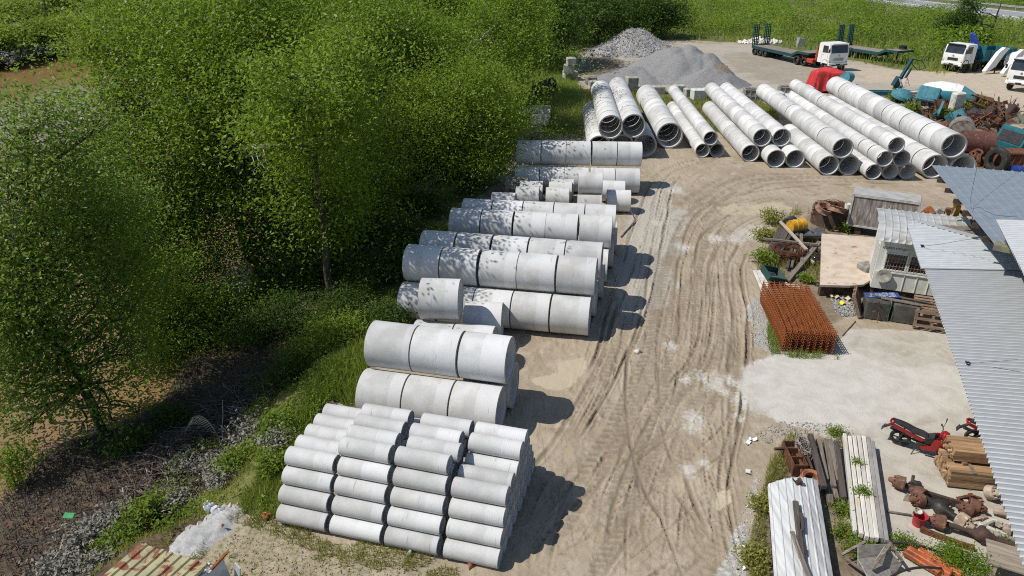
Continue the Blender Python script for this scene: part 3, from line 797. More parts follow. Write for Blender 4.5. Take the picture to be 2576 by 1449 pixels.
tree('mangrove_tree', 'mangrove tree with a dark slanting trunk, lowest left at the water edge', [gb(258, 1080), gpy(205, 965, 18.4), gpy(150, 860, 18.6), gpy(95, 760, 18.8), gpy(70, 560, 19), gpy(70, 330, 19.3)], .115,
     B((45, 330, 18.5, 1.35), (150, 290, 20, 1.05), (20, 480, 18, 1.7), (170, 470, 20, 1.5), (70, 640, 18.6, 1.6), (215, 620, 20, 1.4), (310, 560, 22, 1.2), (120, 560, 19, 1.3), (10, 620, 18, 1.2), (130, 760, 18.2, 1.2), (20, 800, 17.6, 1.1), (230, 480, 21, 1.1), (60, 850, 17.6, 1.15), (20, 960, 17.2, .9), (240, 800, 19, 1.1), (130, 880, 17.8, .9), (40, 1070, 17.0, .55), (340, 1040, 19.2, .6), (170, 1010, 17.2, .6), (-30, 900, 17, 1.0), (-20, 720, 17.5, 1.3), (290, 880, 19, .8), (330, 720, 20.5, 1.1), (150, 960, 17.6, .75), (300, 950, 19, .75), (90, 1030, 17.5, .6), (250, 1090, 17.6, .6)), LEAF3, .135, 34, 25, .42,
     bare=((gpy(255, 1010, 18), gpy(20, 1055, 17.6), .05),))
tree('mangrove_tree', 'mangrove tree with a thin bare mid trunk rising over brown water, left of centre', [gb(388, 722), gpy(330, 640, 28), gpy(285, 565, 28), gpy(270, 480, 28), gpy(280, 380, 28)], .15,
     B((300, 440, 27, 1.6), (420, 520, 28, 1.8), (260, 560, 25.5, 1.4), (480, 660, 27, 1.6), (330, 650, 25, 1.2), (420, 800, 24, 1.2), (540, 790, 25, 1.3), (350, 870, 22, 1.0), (380, 620, 26, 1.5), (440, 720, 25, 1.2), (530, 560, 28, 1.5), (350, 520, 27, 1.4), (300, 780, 23, 1.0), (480, 890, 23.5, 1.1), (590, 880, 25, 1.2), (440, 1000, 22, .7), (560, 960, 24, .8), (420, 960, 21.5, .8), (520, 820, 24, 1.1), (620, 790, 26, 1.0)), LEAF, .13, 42, 26, .44)
tree('mangrove_tree', 'tallest broad mangrove tree, its forked trunk showing a pale snapped limb', [gb(660, 700), gpy(610, 610, 29.3), gpy(597, 520, 29.5), gpy(592, 420, 30), gpy(595, 300, 30), gpy(600, 170, 30.5)], .17,
     B((420, 210, 30, 2.3), (330, 330, 29.5, 1.7), (290, 200, 30, 1.1), (540, 110, 31, 2.8), (680, 70, 32.5, 2.8), (560, 300, 30, 2.5), (700, 250, 31, 2.6), (810, 330, 31.5, 2.3), (690, 430, 30, 2.2), (540, 470, 29, 1.9), (850, 480, 31.5, 2.0), (760, 590, 30.5, 1.7), (430, 390, 29, 1.9), (660, 590, 29, 1.5), (880, 620, 31, 1.4), (330, 90, 32, 2.0), (700, 760, 28, 1.3), (780, 720, 29.5, 1.3), (740, 470, 26.5, 1.3), (830, 540, 27, 1.4), (500, 300, 28, 1.6), (820, 420, 28, 1.4)), LEAF, .165, 36, 25, .5,
     bare=((gpy(595, 430, 28.6), gpy(668, 368, 23.6), .075), (gpy(598, 435, 28.6), gpy(715, 348, 23.4), .06)))
tree('mangrove_tree', 'mangrove tree nearest the pipe stacks, with bare grey limbs low down', [tuple(gp(1000, 505, -.6)), gpy(990, 430, 38), gpy(1010, 340, 38.5), gpy(1050, 230, 39)], .18,
     B((1000, 320, 38, 2.3), (1110, 280, 39, 2.5), (1205, 310, 40, 2.2), (1235, 390, 39.5, 1.3), (1140, 400, 38, 1.7), (990, 420, 37, 1.6), (1215, 225, 42, 1.5), (920, 520, 35, 1.5), (1080, 370, 37.5, 1.5), (900, 400, 36, 1.8), (940, 450, 34, 1.6), (1180, 350, 38, 1.8), (1260, 300, 41, 1.2)), LEAF2, .165, 38, 25, .46,
     bare=((gpy(1015, 500, 36.5), gpy(1145, 425, 37), .06), (gpy(1000, 480, 37), gpy(1120, 450, 36), .05), (gpy(1060, 330, 37), gpy(1145, 265, 37.5), .05), (gpy(985, 430, 36), gpy(1060, 500, 35.6), .045)))
tree('mangrove_tree', 'wide mangrove tree behind the one nearest the pipe stacks', [(-6.5, 47, -.5), (-6.2, 47, 3), (-6.8, 47.5, 6), (-6.6, 48, 9)], .22,
     B((1000, 170, 46, 3.0), (1130, 150, 48, 3.0), (1225, 130, 50, 2.6), (870, 180, 44, 2.8), (1250, 60, 54, 2.8), (1190, 210, 45, 1.8), (940, 270, 42, 2.2)), LEAF, .20, 36, 23, .5, bare=((gpy(1170, 130, 46), gpy(1240, 70, 47), .07),))
tree('mangrove_tree', 'mangrove tree filling the top of the wood behind the snapped limb', [(-17, 42, -1.2), (-16.8, 42, 3), (-17.2, 42.5, 6), (-17, 43, 9)], .22,
     B((700, 60, 42, 3.2), (850, 70, 44, 3.2), (560, 30, 42, 3.2), (430, 60, 40, 2.7), (330, 60, 39, 2.0), (780, 150, 40, 2.4), (640, 150, 39, 2.2), (460, 0, 44, 3.2)), LEAF, .20, 36, 23, .5)
tree('mangrove_tree', 'rear mangrove tree at the top edge above the grassy strip', [(-7.5, 60, -.3), (-7.4, 60, 3), (-7, 61, 6), (-7, 61, 10)], .24,
     B((960, 60, 58, 3.8), (1080, 40, 60, 3.8), (1180, 60, 62, 3.4), (1290, 70, 66, 2.8), (850, 20, 60, 4.0), (1020, 110, 54, 2.8), (1310, 130, 64, 2.0)), LEAF, .24, 32, 22, .55, bare=((gpy(1060, 100, 55), gpy(1100, 20, 56), .08),))
tree('mangrove_tree', 'slim mangrove tree shading the left ends of the middle stack', [(-7.4, 25.6, -.9), (-7.3, 25.5, 2), (-7.2, 25.3, 5), (-7, 25, 8)], .15,
     B((740, 245, 23.5, 1.5), (800, 215, 25.5, 1.6), (690, 330, 22.5, 1.1), (880, 150, 27.5, 1.3), (850, 290, 26, 1.3), (780, 400, 25, 1.2), (830, 520, 26, 1.2), (850, 100, 29, 1.2)), LEAF2, .16, 34, 25, .46)
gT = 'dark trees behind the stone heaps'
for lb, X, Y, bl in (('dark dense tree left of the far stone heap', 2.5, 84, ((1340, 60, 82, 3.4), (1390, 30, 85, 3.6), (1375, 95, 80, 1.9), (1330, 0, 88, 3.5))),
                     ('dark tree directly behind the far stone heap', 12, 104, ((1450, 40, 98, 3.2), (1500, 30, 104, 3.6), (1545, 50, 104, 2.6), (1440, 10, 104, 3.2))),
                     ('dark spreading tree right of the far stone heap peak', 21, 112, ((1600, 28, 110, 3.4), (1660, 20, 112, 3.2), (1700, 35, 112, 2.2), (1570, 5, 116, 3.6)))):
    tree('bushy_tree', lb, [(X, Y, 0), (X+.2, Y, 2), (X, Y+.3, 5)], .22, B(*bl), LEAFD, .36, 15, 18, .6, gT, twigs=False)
tree('creeper_covered_tree', 'small tree draped in creepers in front of the highway', [(68, 106, 0), (68.2, 106, 2.5), (68.3, 106, 5.5)], .2,
     B((2425, 92, 104, 1.7), (2415, 60, 105, 1.7), (2435, 35, 106, 1.3), (2440, 10, 106, .9), (2380, 90, 104, 1.3), (2460, 100, 104, 1.4), (2380, 60, 105, 1.1)), LEAFD, .33, 26, 20, .42, None, twigs=False)
tree('bushy_tree', 'dark round tree on the far river bank, top left', [(-79, 128, 0), (-79, 128, 3), (-78.6, 128, 5)], .25, B((180, 30, 128, 4.0), (230, 15, 130, 4.2), (280, 25, 128, 3.4), (215, 50, 124, 2.2)), LEAFD, .42, 13, 18, .7, gT, twigs=False)

for lb, pa, pm, pb, Y in (('slim leaning mangrove sapling between the two front trunks', (330, 900), (255, 760), (200, 640), 21.5), ('slim leaning mangrove sapling at the far left edge', (60, 860), (10, 760), (-30, 690), 18.6), ('slim leaning mangrove sapling below the fallen limb', (480, 960), (430, 830), (390, 720), 23.5)):
    b_ = gpy(*pa, Y); b_.z = -1.5; tree('mangrove_sapling', lb, [b_, gpy(*pa, Y), gpy(*pm, Y), gpy(*pb, Y)], .05, B((pm[0]-20, pm[1], Y, .7), (pb[0], pb[1], Y, .8), (pb[0]+40, pb[1]-60, Y, .7)), LEAF2, .125, 34, 22, .34, 'saplings at the water edge')
# shrubs one by one
def shrub(label, p, r, hgt, m, z=None, l=.12, n=None, per=16, group='shrubs between the wood and the pipes', name='shrub', cat='shrub', blobs=4):
    x, y = p; z = Gz(x, y) if z is None else z
    root = thing(name, label, cat, (x, y, z), 0, group)
    sb = MB(); pts = []
    for k in range(blobs):
        a = NR.rand()*6.3; q = r*.55*(NR.rand()**.5)
        c = np.array([math.cos(a)*q, math.sin(a)*q, hgt*(.35+.4*NR.rand())])
        limb(sb, (c[0]*.2, c[1]*.2, -.1), c, .018+.008*r, .006, 0, 3, 4)
        bp = blob_points(c, r*.62, int((n or 26)*r*r)+6, hgt/(2*r)); bp[:, 2] = np.maximum(bp[:, 2], .05); pts.append(bp)
        for q in range(4): limb(sb, c, bp[NR.randint(len(bp))], .008, .003, 0, 2, 3)
    sb.build('stem', TWIG, root, 60)
    foliage('leaves', np.concatenate(pts), per, l, r*.17+.05, m, root)
    return root
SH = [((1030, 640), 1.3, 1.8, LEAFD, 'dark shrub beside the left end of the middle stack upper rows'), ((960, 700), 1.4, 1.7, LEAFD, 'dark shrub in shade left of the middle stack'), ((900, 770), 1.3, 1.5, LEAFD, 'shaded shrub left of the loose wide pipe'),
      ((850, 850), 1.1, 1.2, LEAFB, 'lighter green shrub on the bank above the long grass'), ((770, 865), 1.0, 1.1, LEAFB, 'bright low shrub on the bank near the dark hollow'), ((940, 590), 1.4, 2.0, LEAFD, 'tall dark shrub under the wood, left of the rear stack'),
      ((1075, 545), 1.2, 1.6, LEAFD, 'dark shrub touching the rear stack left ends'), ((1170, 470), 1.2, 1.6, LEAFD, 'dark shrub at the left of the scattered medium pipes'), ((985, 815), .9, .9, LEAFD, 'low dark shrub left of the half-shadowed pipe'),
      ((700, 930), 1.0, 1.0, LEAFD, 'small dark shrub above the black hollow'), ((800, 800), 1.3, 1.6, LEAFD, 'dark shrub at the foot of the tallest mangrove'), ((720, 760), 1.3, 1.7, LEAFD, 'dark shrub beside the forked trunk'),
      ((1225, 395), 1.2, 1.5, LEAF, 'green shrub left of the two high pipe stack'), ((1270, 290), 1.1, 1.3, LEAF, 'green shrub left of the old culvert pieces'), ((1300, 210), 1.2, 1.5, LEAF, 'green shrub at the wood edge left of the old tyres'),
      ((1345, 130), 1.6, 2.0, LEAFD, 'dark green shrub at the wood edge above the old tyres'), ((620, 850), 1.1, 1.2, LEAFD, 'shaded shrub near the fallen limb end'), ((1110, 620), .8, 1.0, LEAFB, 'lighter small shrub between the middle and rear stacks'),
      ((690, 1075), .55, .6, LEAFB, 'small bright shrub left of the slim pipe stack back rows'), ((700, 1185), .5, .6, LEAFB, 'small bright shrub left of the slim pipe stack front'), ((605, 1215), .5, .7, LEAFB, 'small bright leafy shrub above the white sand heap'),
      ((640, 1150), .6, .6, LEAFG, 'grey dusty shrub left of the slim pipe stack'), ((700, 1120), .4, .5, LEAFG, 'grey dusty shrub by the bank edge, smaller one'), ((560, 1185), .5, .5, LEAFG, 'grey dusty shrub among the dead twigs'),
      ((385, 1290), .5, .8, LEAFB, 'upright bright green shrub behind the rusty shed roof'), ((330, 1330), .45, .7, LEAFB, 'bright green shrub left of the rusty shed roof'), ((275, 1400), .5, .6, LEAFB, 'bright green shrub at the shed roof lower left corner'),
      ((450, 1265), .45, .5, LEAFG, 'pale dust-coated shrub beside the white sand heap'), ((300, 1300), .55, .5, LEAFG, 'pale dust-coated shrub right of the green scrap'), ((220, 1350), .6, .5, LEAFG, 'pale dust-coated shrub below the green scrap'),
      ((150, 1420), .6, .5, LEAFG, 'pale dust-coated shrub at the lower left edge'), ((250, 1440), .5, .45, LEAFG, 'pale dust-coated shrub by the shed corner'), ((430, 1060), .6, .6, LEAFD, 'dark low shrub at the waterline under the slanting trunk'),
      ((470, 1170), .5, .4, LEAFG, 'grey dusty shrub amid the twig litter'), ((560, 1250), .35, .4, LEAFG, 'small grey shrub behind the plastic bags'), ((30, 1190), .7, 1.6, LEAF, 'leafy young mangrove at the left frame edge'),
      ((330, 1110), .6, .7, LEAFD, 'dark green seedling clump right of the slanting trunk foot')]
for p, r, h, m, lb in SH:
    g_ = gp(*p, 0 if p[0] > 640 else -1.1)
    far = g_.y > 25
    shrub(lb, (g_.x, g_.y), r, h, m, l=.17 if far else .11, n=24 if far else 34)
# far river bank bushes, grey mud on their lower leaves
for k in range(13):
    px_ = -60+27*k; g_ = gp(px_, float(np.interp(px_, [-200, 0, 70, 135, 200, 270], [205, 163, 146, 134, 125, 112]))-3, -1.2); X, Y = g_.x, g_.y+1.2; r = 2.0+NR.rand()*.9
    nmz = ['outermost', 'low', 'round', 'ragged', 'leaning', 'broad', 'small', 'twin-topped', 'thick', 'thin', 'pale', 'drooping', 'last'][k]
    root = thing('bank_shrub', '%s grey-skirted bush on the far river bank, %s from the left frame edge' % (nmz, ORD[k]), 'shrub', (X, Y, -.3), 0, 'bushes on the far river bank')
    c = [np.array([NR.normal()*.8, NR.normal()*.5+.8, 1.6]) for _ in range(3)]
    foliage('leaves', np.concatenate([blob_points(q, r*.8, int(18*r*r), .75) for q in c]), 14, .42, .45, LEAFB, root)
    low = np.stack([NR.normal(size=150)*r*.7, -1.1+NR.rand(150)*1.3, NR.rand(150)*1.3-.4], 1)
    foliage('muddy_skirt', low+np.array([.5, -1.3, .1]), 14, .30, .3, LEAFG, root)
# grass and ground cover: nobody could count these
def blades(name, x, y, z, l, wd, m, label, lean=.75):
    n = len(x); a = NR.rand(n)*6.283; ln = l*(.5+NR.rand(n)); th = NR.rand(n)*6.283; lk = lean*NR.rand(n)
    b = np.stack([x, y, z], 1); s_ = np.stack([np.cos(a), np.sin(a), 0*a], 1)*(wd*(.6+.8*NR.rand(n)))[:, None]
    tip = b+np.stack([np.cos(th)*lk*ln, np.sin(th)*lk*ln, ln*np.sqrt(np.maximum(.1, 1-lk*lk))], 1)
    V = np.stack([b-s_, b+s_, tip+s_*.15, tip-s_*.15], 1).reshape(-1, 3)
    t = np.clip(vnoise(x, y, .5, 6)*.6+NR.rand(n)*.45, 0, 1)
    o = np_mesh(name, V, np.arange(4*n).reshape(n, 4), m, {'tint': ('FACE', t)}, False)
    return tag(o, label, 'grass', kind='stuff')
def scatter(poly, n, keep=None):
    bx = [p[0] for p in poly]; by = [p[1] for p in poly]
    x = min(bx)+NR.rand(n*3)*(max(bx)-min(bx)); y = min(by)+NR.rand(n*3)*(max(by)-min(by))
    k = inpoly(x, y, poly)
    if keep is not None: k &= keep(x, y)
    return x[k][:n], y[k][:n]
def GZv(x, y):
    i = np.clip(np.searchsorted(ys, y), 1, ny-1); j = np.clip(np.searchsorted(xs, x), 1, nx-1); return GZ[i, j]
pat = lambda s, th: (lambda x, y: fbm(x, y, s, 14) > th)
x, y = scatter(P((740, 1080), (790, 975), (850, 905), (935, 860), (925, 960), (900, 1030), (830, 1010), (760, 1090)), 3000)
blades('long_grass', x, y, GZv(x, y), .42, .016, GRASSM, 'long bright grass left of the near wide pipes', .6)
x, y = scatter(P((570, 1310), (700, 1120), (760, 1060), (720, 1210), (700, 1300), (840, 1330), (1000, 1385), (1110, 1410), (1000, 1449), (820, 1400), (640, 1330)), 6500, pat(1.3, .44))
blades('short_grass', x, y, GZv(x, y), .16, .009, GRASSY, 'short patchy grass around the near corner of the slim stack', .6)
x, y = scatter(P((600, 1275), (690, 1130), (790, 985), (775, 1090), (730, 1200), (705, 1300), (640, 1320)), 2200)
blades('bank_grass', x, y, GZv(x, y), .22, .012, GRASSM, 'green grass on the slope left of the slim pipe stack')
y = 11.5+NR.rand(9000)*13; x = edge_x(y)+NR.rand(9000)*2.9-2.5
k = (fbm(x, y, 1.2, 14) > .42) & ~inpoly(x, y, P((390, 1420), (470, 1310), (560, 1250), (640, 1250), (660, 1300), (580, 1400))); x, y = x[k], y[k]
blades('slope_grass', x, y, GZv(x, y), .15, .012, GRASSY, 'patchy grass and weeds down the slope to the mud')
x, y = scatter(P((420, 1449), (560, 1330), (760, 1370), (1150, 1430), (1200, 1600), (500, 1600)), 9000, pat(1.5, .56))
blades('thin_grass', x, y, GZv(x, y), .09, .008, GRASSY, 'thin dry grass tufts on the stony corner', .7)
x, y = scatter(P((1285, 440), (1300, 350), (1290, 250), (1310, 150), (1350, 110), (1460, 130), (1440, 185), (1475, 250), (1465, 350), (1300, 352)), 15000)
blades('verge_grass', x, y, GZv(x, y), .42, .022, GRASSM, 'tall green grass around the old tyres and culverts')
x, y = scatter(P((1460, 228), (1930, 238), (1960, 300), (1890, 330), (1740, 330), (1480, 300)), 8000, pat(.5, .42))
blades('weed_grass', x, y, GZv(x, y), .38, .022, GRASSY, 'rough grass growing between the far ends of the long rows')
x, y = scatter(P((1885, 1449), (1890, 1330), (1935, 1165), (1985, 1095), (2110, 1090), (2125, 1130), (2040, 1140), (1945, 1230), (1925, 1320), (1935, 1500), (1880, 1500)), 7000, pat(1.2, .38))
blades('kerb_grass', x, y, GZv(x, y), .2, .008, GRASSY, 'yellow green grass along the edge of the metal sheets', .6)
x, y = scatter(P((1905, 640), (1950, 570), (2000, 530), (2120, 560), (2200, 560), (2060, 600), (2060, 720), (1950, 720), (1905, 690)), 5000, pat(.9, .5))
blades('junk_grass', x, y, GZv(x, y), .3, .012, GRASSY, 'weeds and grass sprouting through the junk heap')
x, y = scatter(P((1925, 770), (1955, 760), (1960, 890), (2110, 895), (2110, 905), (1940, 900), (1930, 850)), 2500, pat(1.2, .42))
blades('cage_grass', x, y, GZv(x, y), .22, .01, GRASSM, 'grass fringe round the rusty mesh stack')
y = 11+NR.rand(26000)*17; x = edge_x(y)+NR.rand(26000)*4.2-3.4; cl = fbm(x, y, .9, 51, 3); k = (cl > .50+.05*(y < 15.5)) & ~inpoly(x, y, P((390, 1420), (470, 1310), (560, 1250), (640, 1250), (660, 1300), (580, 1400))); x, y, cl = x[k], y[k], cl[k]
V, Fq = leaf_quads(np.stack([x, y, GZv(x, y)+np.clip((cl-.48)*3.4, .03, .5)*NR.rand(len(x))**.7], 1), .095, .42, .5)
tag(np_mesh('ground_cover', V, Fq, LEAFB, {'tint': ('FACE', np.clip(vnoise(x, y, .8, 9)*.8+NR.rand(len(x))*.3-.1, 0, .97))}, False), 'low leafy weeds covering the bank beside the pipes', 'ground cover', kind='stuff')
# meadow and scrub behind the yard
top = lambda x_: np.interp(x_, *zip(*sorted(P((1000, 250), (1290, 175), (1440, 140), (1470, 118), (1700, 98), (1905, 112), (2060, 138), (2250, 172), (2360, 183), (2480, 172), (2900, 150)))))
n = 50000
y = 75+NR.rand(n)**1.3*120; x = -6+NR.rand(n)*130
k = (y > top(x)+NR.normal(size=n)*.8) & (y < top(x)+34+30*NR.rand(n)) & (np.abs(hw_off(x, y)) > 8.5)
x, y = x[k], y[k]
blades('meadow_grass', x, y, GZv(x, y), .75, .06, GRASSM, 'tall meadow grass bordering the back of the yard', .75)
n = 420000
y = 78+NR.rand(n)*110; x = -8+NR.rand(n)*135
cl = fbm(x, y, .16, 33, 3); off = y-top(x)
k = (off > 5+3*NR.rand(n)) & (cl > .485) & (np.abs(hw_off(x, y)) > 15+4*NR.rand(n))
x, y, cl = x[k], y[k], cl[k]
hh = np.clip((cl-.47)*22, .3, 3.4)
c = np.stack([x, y, GZv(x, y)+hh*(NR.rand(len(x))**.6)], 1)
V, Fq = leaf_quads(c, .32, .55, .8)
o = np_mesh('scrub', V, Fq, LEAF, {'tint': ('FACE', np.clip(vnoise(x, y, .25, 3)*.55+NR.rand(len(x))*.3+.25*(NR.rand(len(x)) < .15), 0, 1))}, False)
tag(o, 'tangled green scrub between the yard and the highway', 'scrub', kind='stuff')
n = 130000
x = -105+NR.rand(n)*75; y = 90+NR.rand(n)*85; cl = fbm(x, y, .12, 13, 3); off = y-far_y(x)
k = (off > 4) & (cl > .42); x, y, cl = x[k], y[k], cl[k]
c = np.stack([x, y, .2+np.clip((cl-.4)*13, .3, 3)*NR.rand(len(x))**.6], 1)
V, Fq = leaf_quads(c, .55, .6, .7)
tag(np_mesh('bank_scrub', V, Fq, LEAFB, {'tint': ('FACE', NR.rand(len(x)))}, False), 'light green scrub behind the far river bank', 'scrub', kind='stuff')
# mud flat: breathing roots, dead leaves and twigs
flat_ = P((-60, 1449), (-60, 1250), (120, 1140), (260, 1090), (400, 1020), (480, 920), (600, 850), (720, 900), (720, 1000), (640, 1120), (560, 1240), (430, 1290), (200, 1400), (100, 1520), z=-1.3)
x, y = scatter(flat_, 5200, lambda a, b: (a > river_x(b)-.35) & (fbm(a, b, .7, 2) > .4))
blades('breathing_roots', x, y, GZv(x, y)-.03, .22, .011, TWIG, 'field of thin brown mangrove breathing roots standing in mud', .25)['category'] = 'roots'
x, y = scatter(flat_, 9000, lambda a, b: a > river_x(b)+.1)
V, Fq = leaf_quads(np.stack([x, y, GZv(x, y)+.02+NR.rand(len(x))*.05], 1), .09, .4, 1.5)
tag(np_mesh('leaf_litter', V, Fq, LEAFM, {'tint': ('FACE', NR.rand(len(x))**2)}, False), 'dead grey leaves strewn over the mud', 'leaf litter', kind='stuff')
mb = MB()
x, y = scatter(P((300, 1240), (420, 1090), (560, 1000), (700, 920), (760, 960), (700, 1060), (640, 1140), (560, 1230), (430, 1280), z=-1.2), 950)
for a_, b_ in zip(x, y):
    z = Gz(a_, b_)+.06+NR.rand()*.25; an = NR.rand()*6.28; ln = .35+NR.rand()*.9
    limb(mb, (a_, b_, z), (a_+math.cos(an)*ln, b_+math.sin(an)*ln, z+NR.normal()*.15), .008+.018*NR.rand(), .004, .1, 3, 4)
tag(mb.build('twig_litter', TWIG, None, 60), 'tangle of dead grey brushwood on the dark bank', 'brushwood', kind='stuff')
for lb, a_, b_, r_ in (('long fallen limb lying level over the water edge', gpy(612, 770, 25.5), gpy(330, 752, 25), .085), ('dead branch leaning from the black hollow', gp(690, 930, -.6), gp(600, 990, -.9), .04), ('crooked dead branch beside the twig tangle', gp(700, 1010, -.8), gp(500, 1075, -1.1), .035),
                       ('pale bare branch lying on the twig tangle', gp(610, 1090, -.7), gp(440, 1160, -1.0), .03), ('curved pale branch right above the dusty shrubs', gp(640, 1190, -.5), gp(540, 1225, -.8), .03), ('stubby stick upright in the mud near the water', gp(195, 1190, -1.4), gp(182, 1130, -.9), .03)):
    mb = MB(); pp = limb(mb, a_, b_, r_, r_*.4, .1, 7, 7)
    for q in (2, 3, 5, 6): limb(mb, pp[q], pp[q]+Vector(NR.normal(size=3))*.5, r_*.4, .006, 0, 3, 4)
    tag(mb.build('fallen_branch', BARKP if 'pale' in lb else BARK, None, 60), lb, 'branch', 'fallen branches on the bank')
root = thing('palm_frond', 'grey drooping palm frond over the twig tangle', 'palm frond', gp(560, 1120, -.9))
mb = MB(); sp = [Vector((0, 0, 0)), Vector((-.25, .15, .55)), Vector((-.55, .25, .85)), Vector((-.85, .25, .80)), Vector((-1.05, .15, .45))]
sp = [Vector(p) for p in catmull([tuple(p) for p in sp], .06)]
mb.tube(sp, [.022*(1-.7*i/len(sp)) for i in range(len(sp))], 6); mb.build('frond_rib', TWIG, root)
vs = []
for i in range(6, len(sp)-1):
    tg = (sp[i+1]-sp[i]).normalized(); sd = tg.cross(Vector((0, .3, 1))).normalized(); ln = .42*math.sin(PI*(i-3)/(len(sp)))+.1
    for s_ in (-1, 1):
        a_ = sp[i]; b_ = a_+sd*s_*ln*.6+tg*ln*.5-Vector((0, 0, ln*.55))
        vs += [a_-tg*.012, a_+tg*.012, b_.lerp(a_, .3)+tg*.014, b_]
V = np.array([tuple(p) for p in vs]); np_mesh('leaflets', V, np.arange(len(V)).reshape(-1, 4), LEAFG, {'tint': ('FACE', NR.rand(len(V)//4)*.3)}, False, root)
# ------------------------------------------------------------------ far yard: stone heaps, blocks, vehicles, scrap
RUST = mat('rust', (.16, .062, .030), (.075, .034, .022), 6, c3=(.26, .12, .055), scale3=14, rough=.9, bump=.6)
RUSTO = mat('orange_rust', (.27, .080, .022), (.16, .048, .016), 9, c3=(.34, .12, .035), scale3=30, rough=.9, bump=.4)
RUSTD = mat('dark_rusty_iron', (.060, .042, .034), (.13, .062, .036), 5, lo=.5, hi=.72, rough=.85, bump=.5)
TEAL = mat('teal_paint', (.016, .135, .165), (.020, .085, .10), 4, c3=(.14, .10, .07), scale3=9, lo3=.66, hi3=.74, rough=.5, bump=.15)
TEALD = mat('dark_teal_paint', (.012, .075, .080), (.015, .045, .05), 5, c3=(.09, .06, .04), scale3=9, lo3=.64, hi3=.74, rough=.6)
TEALP = mat('faded_teal_paint', (.07, .235, .28), (.045, .16, .20), 4, c3=(.25, .22, .19), scale3=12, lo3=.62, hi3=.72, rough=.7)
WHITEP = mat('white_vehicle_paint', (.74, .74, .72), (.60, .59, .56), 2.5, lo=.5, hi=.75, rough=.4, bump=.05, vary=.03, spec=.5)
REDP = mat('orange_red_paint', (.46, .075, .028), (.30, .055, .025), 6, c3=(.16, .10, .07), scale3=12, lo3=.62, hi3=.72, rough=.55)
BLUEP = mat('blue_paint', (.022, .055, .32), (.015, .035, .2), 6, rough=.45)
BLACKP = mat('black_plastic', (.022, .022, .024), (.04, .038, .036), 6, rough=.55, bump=.1)
RUBBER = mat('tyre_rubber', (.028, .027, .026), (.075, .068, .058), 6, lo=.5, hi=.7, rough=.9, bump=.4)
RIMM = mat('wheel_rim_grey', (.33, .32, .30), (.16, .13, .11), 12, rough=.7)
DECKW = mat('deck_timber', (.29, .255, .21), (.15, .125, .10), 2.5, stretch=(.3, 6, 1), rough=.9)
GLASS = mat('dark_window_glass', (.018, .024, .028), (.03, .038, .042), 2, rough=.08, bump=0, spec=.7)
LAMP = mat('lamp_lens', (.72, .72, .70), (.6, .6, .6), 9, rough=.15, bump=0)
CHROME = mat('dull_chrome', (.5, .5, .5), (.35, .35, .35), 6, rough=.3, metal=.8, bump=0)
STONE = mat('grey_crushed_stone', (.225, .224, .224), (.155, .153, .15), 9, c3=(.33, .33, .34), scale3=26, lo3=.56, hi3=.70, rough=.95, bump=1.0, bscale=14)
STONEL = mat('pale_crushed_stone', (.34, .335, .325), (.19, .185, .18), 5, c3=(.52, .50, .47), scale3=12, lo3=.5, hi3=.62, rough=.95, bump=1.0, bscale=9)
STONEB = mat('brown_crushed_stone', (.34, .24, .17), (.22, .17, .13), 6, rough=.95, bump=.8)
BLOCKC = mat('cast_block_concrete', (.44, .42, .375), (.28, .26, .225), 2.5, c3=(.16, .15, .13), scale3=6, lo3=.6, hi3=.75, rough=.95, bump=.5)
WBLOCK = mat('fresh_block_concrete', (.60, .595, .575), (.48, .47, .45), 2.5, rough=.9, bump=.4)

def heap(name, label, cones, step, m, stones, ssize, sm, noise=.25, x0=0, x1=0, y0=0, y1=0):
    X, Y = np.meshgrid(np.arange(x0, x1, step), np.arange(y0, y1, step)); Z = np.zeros_like(X)-.5
    wob = (fbm(X, Y, .5, 41)-.5)*noise*3+(fbm(X, Y, 1.6, 42)-.5)*noise+(vnoise(X, Y, 5, 43)-.5)*noise*.18
    for cx, cy, hz, sx, sy in cones:
        d = np.hypot((X-cx)/sx, (Y-cy)/sy); k = hz*(1-d); k = np.where(d < .16, hz*(1-.16)+hz*.16*(1-(d/.16)**2)*.45, k)
        Z = np.maximum(Z, k)
    Z = Z+wob*np.clip(Z+.4, 0, 1)
    n = X.shape; id_ = np.arange(X.size).reshape(n)
    Fq = np.stack([id_[:-1, :-1], id_[:-1, 1:], id_[1:, 1:], id_[1:, :-1]], -1).reshape(-1, 4)
    keep = Z.ravel()[Fq].max(1) > -.12
    c = Vector((cones[0][0], cones[0][1], 0)); root = thing(name, label, 'stone heap', c)
    np_mesh('heap_body', np.stack([X-c.x, Y-c.y, Z], -1).reshape(-1, 3), Fq[keep], m, None, True, root)
    sel = np.where((Z > .0).ravel())[0]; sel = NR.choice(sel, stones)
    p = np.stack([X.ravel()[sel]-c.x, Y.ravel()[sel]-c.y, Z.ravel()[sel]], 1)+NR.normal(size=(stones, 3))*step*.4
    stone_field('stones', p, ssize, sm, root)['kind'] = 'stuff'
    return root
def stone_field(name, p, size, m, parent=None):
    n = len(p); s_ = size*(.5+NR.rand(n)**2*1.3); oct_ = np.array([(1, 0, 0), (-1, 0, 0), (0, 1, 0), (0, -1, 0), (0, 0, 1), (0, 0, -1)], float)
    V = oct_[None]*(.6+.8*NR.rand(n, 6, 1))+NR.normal(size=(n, 6, 3))*.25
    V = V*s_[:, None, None]*np.array([1, 1, .8])+p[:, None, :]
    f = np.array([(0, 2, 4), (2, 1, 4), (1, 3, 4), (3, 0, 4), (2, 0, 5), (1, 2, 5), (3, 1, 5), (0, 3, 5)])
    Fq = (f[None]+np.arange(n)[:, None, None]*6).reshape(-1, 3)
    return np_mesh(name, V.reshape(-1, 3), Fq, m, None, False, parent)
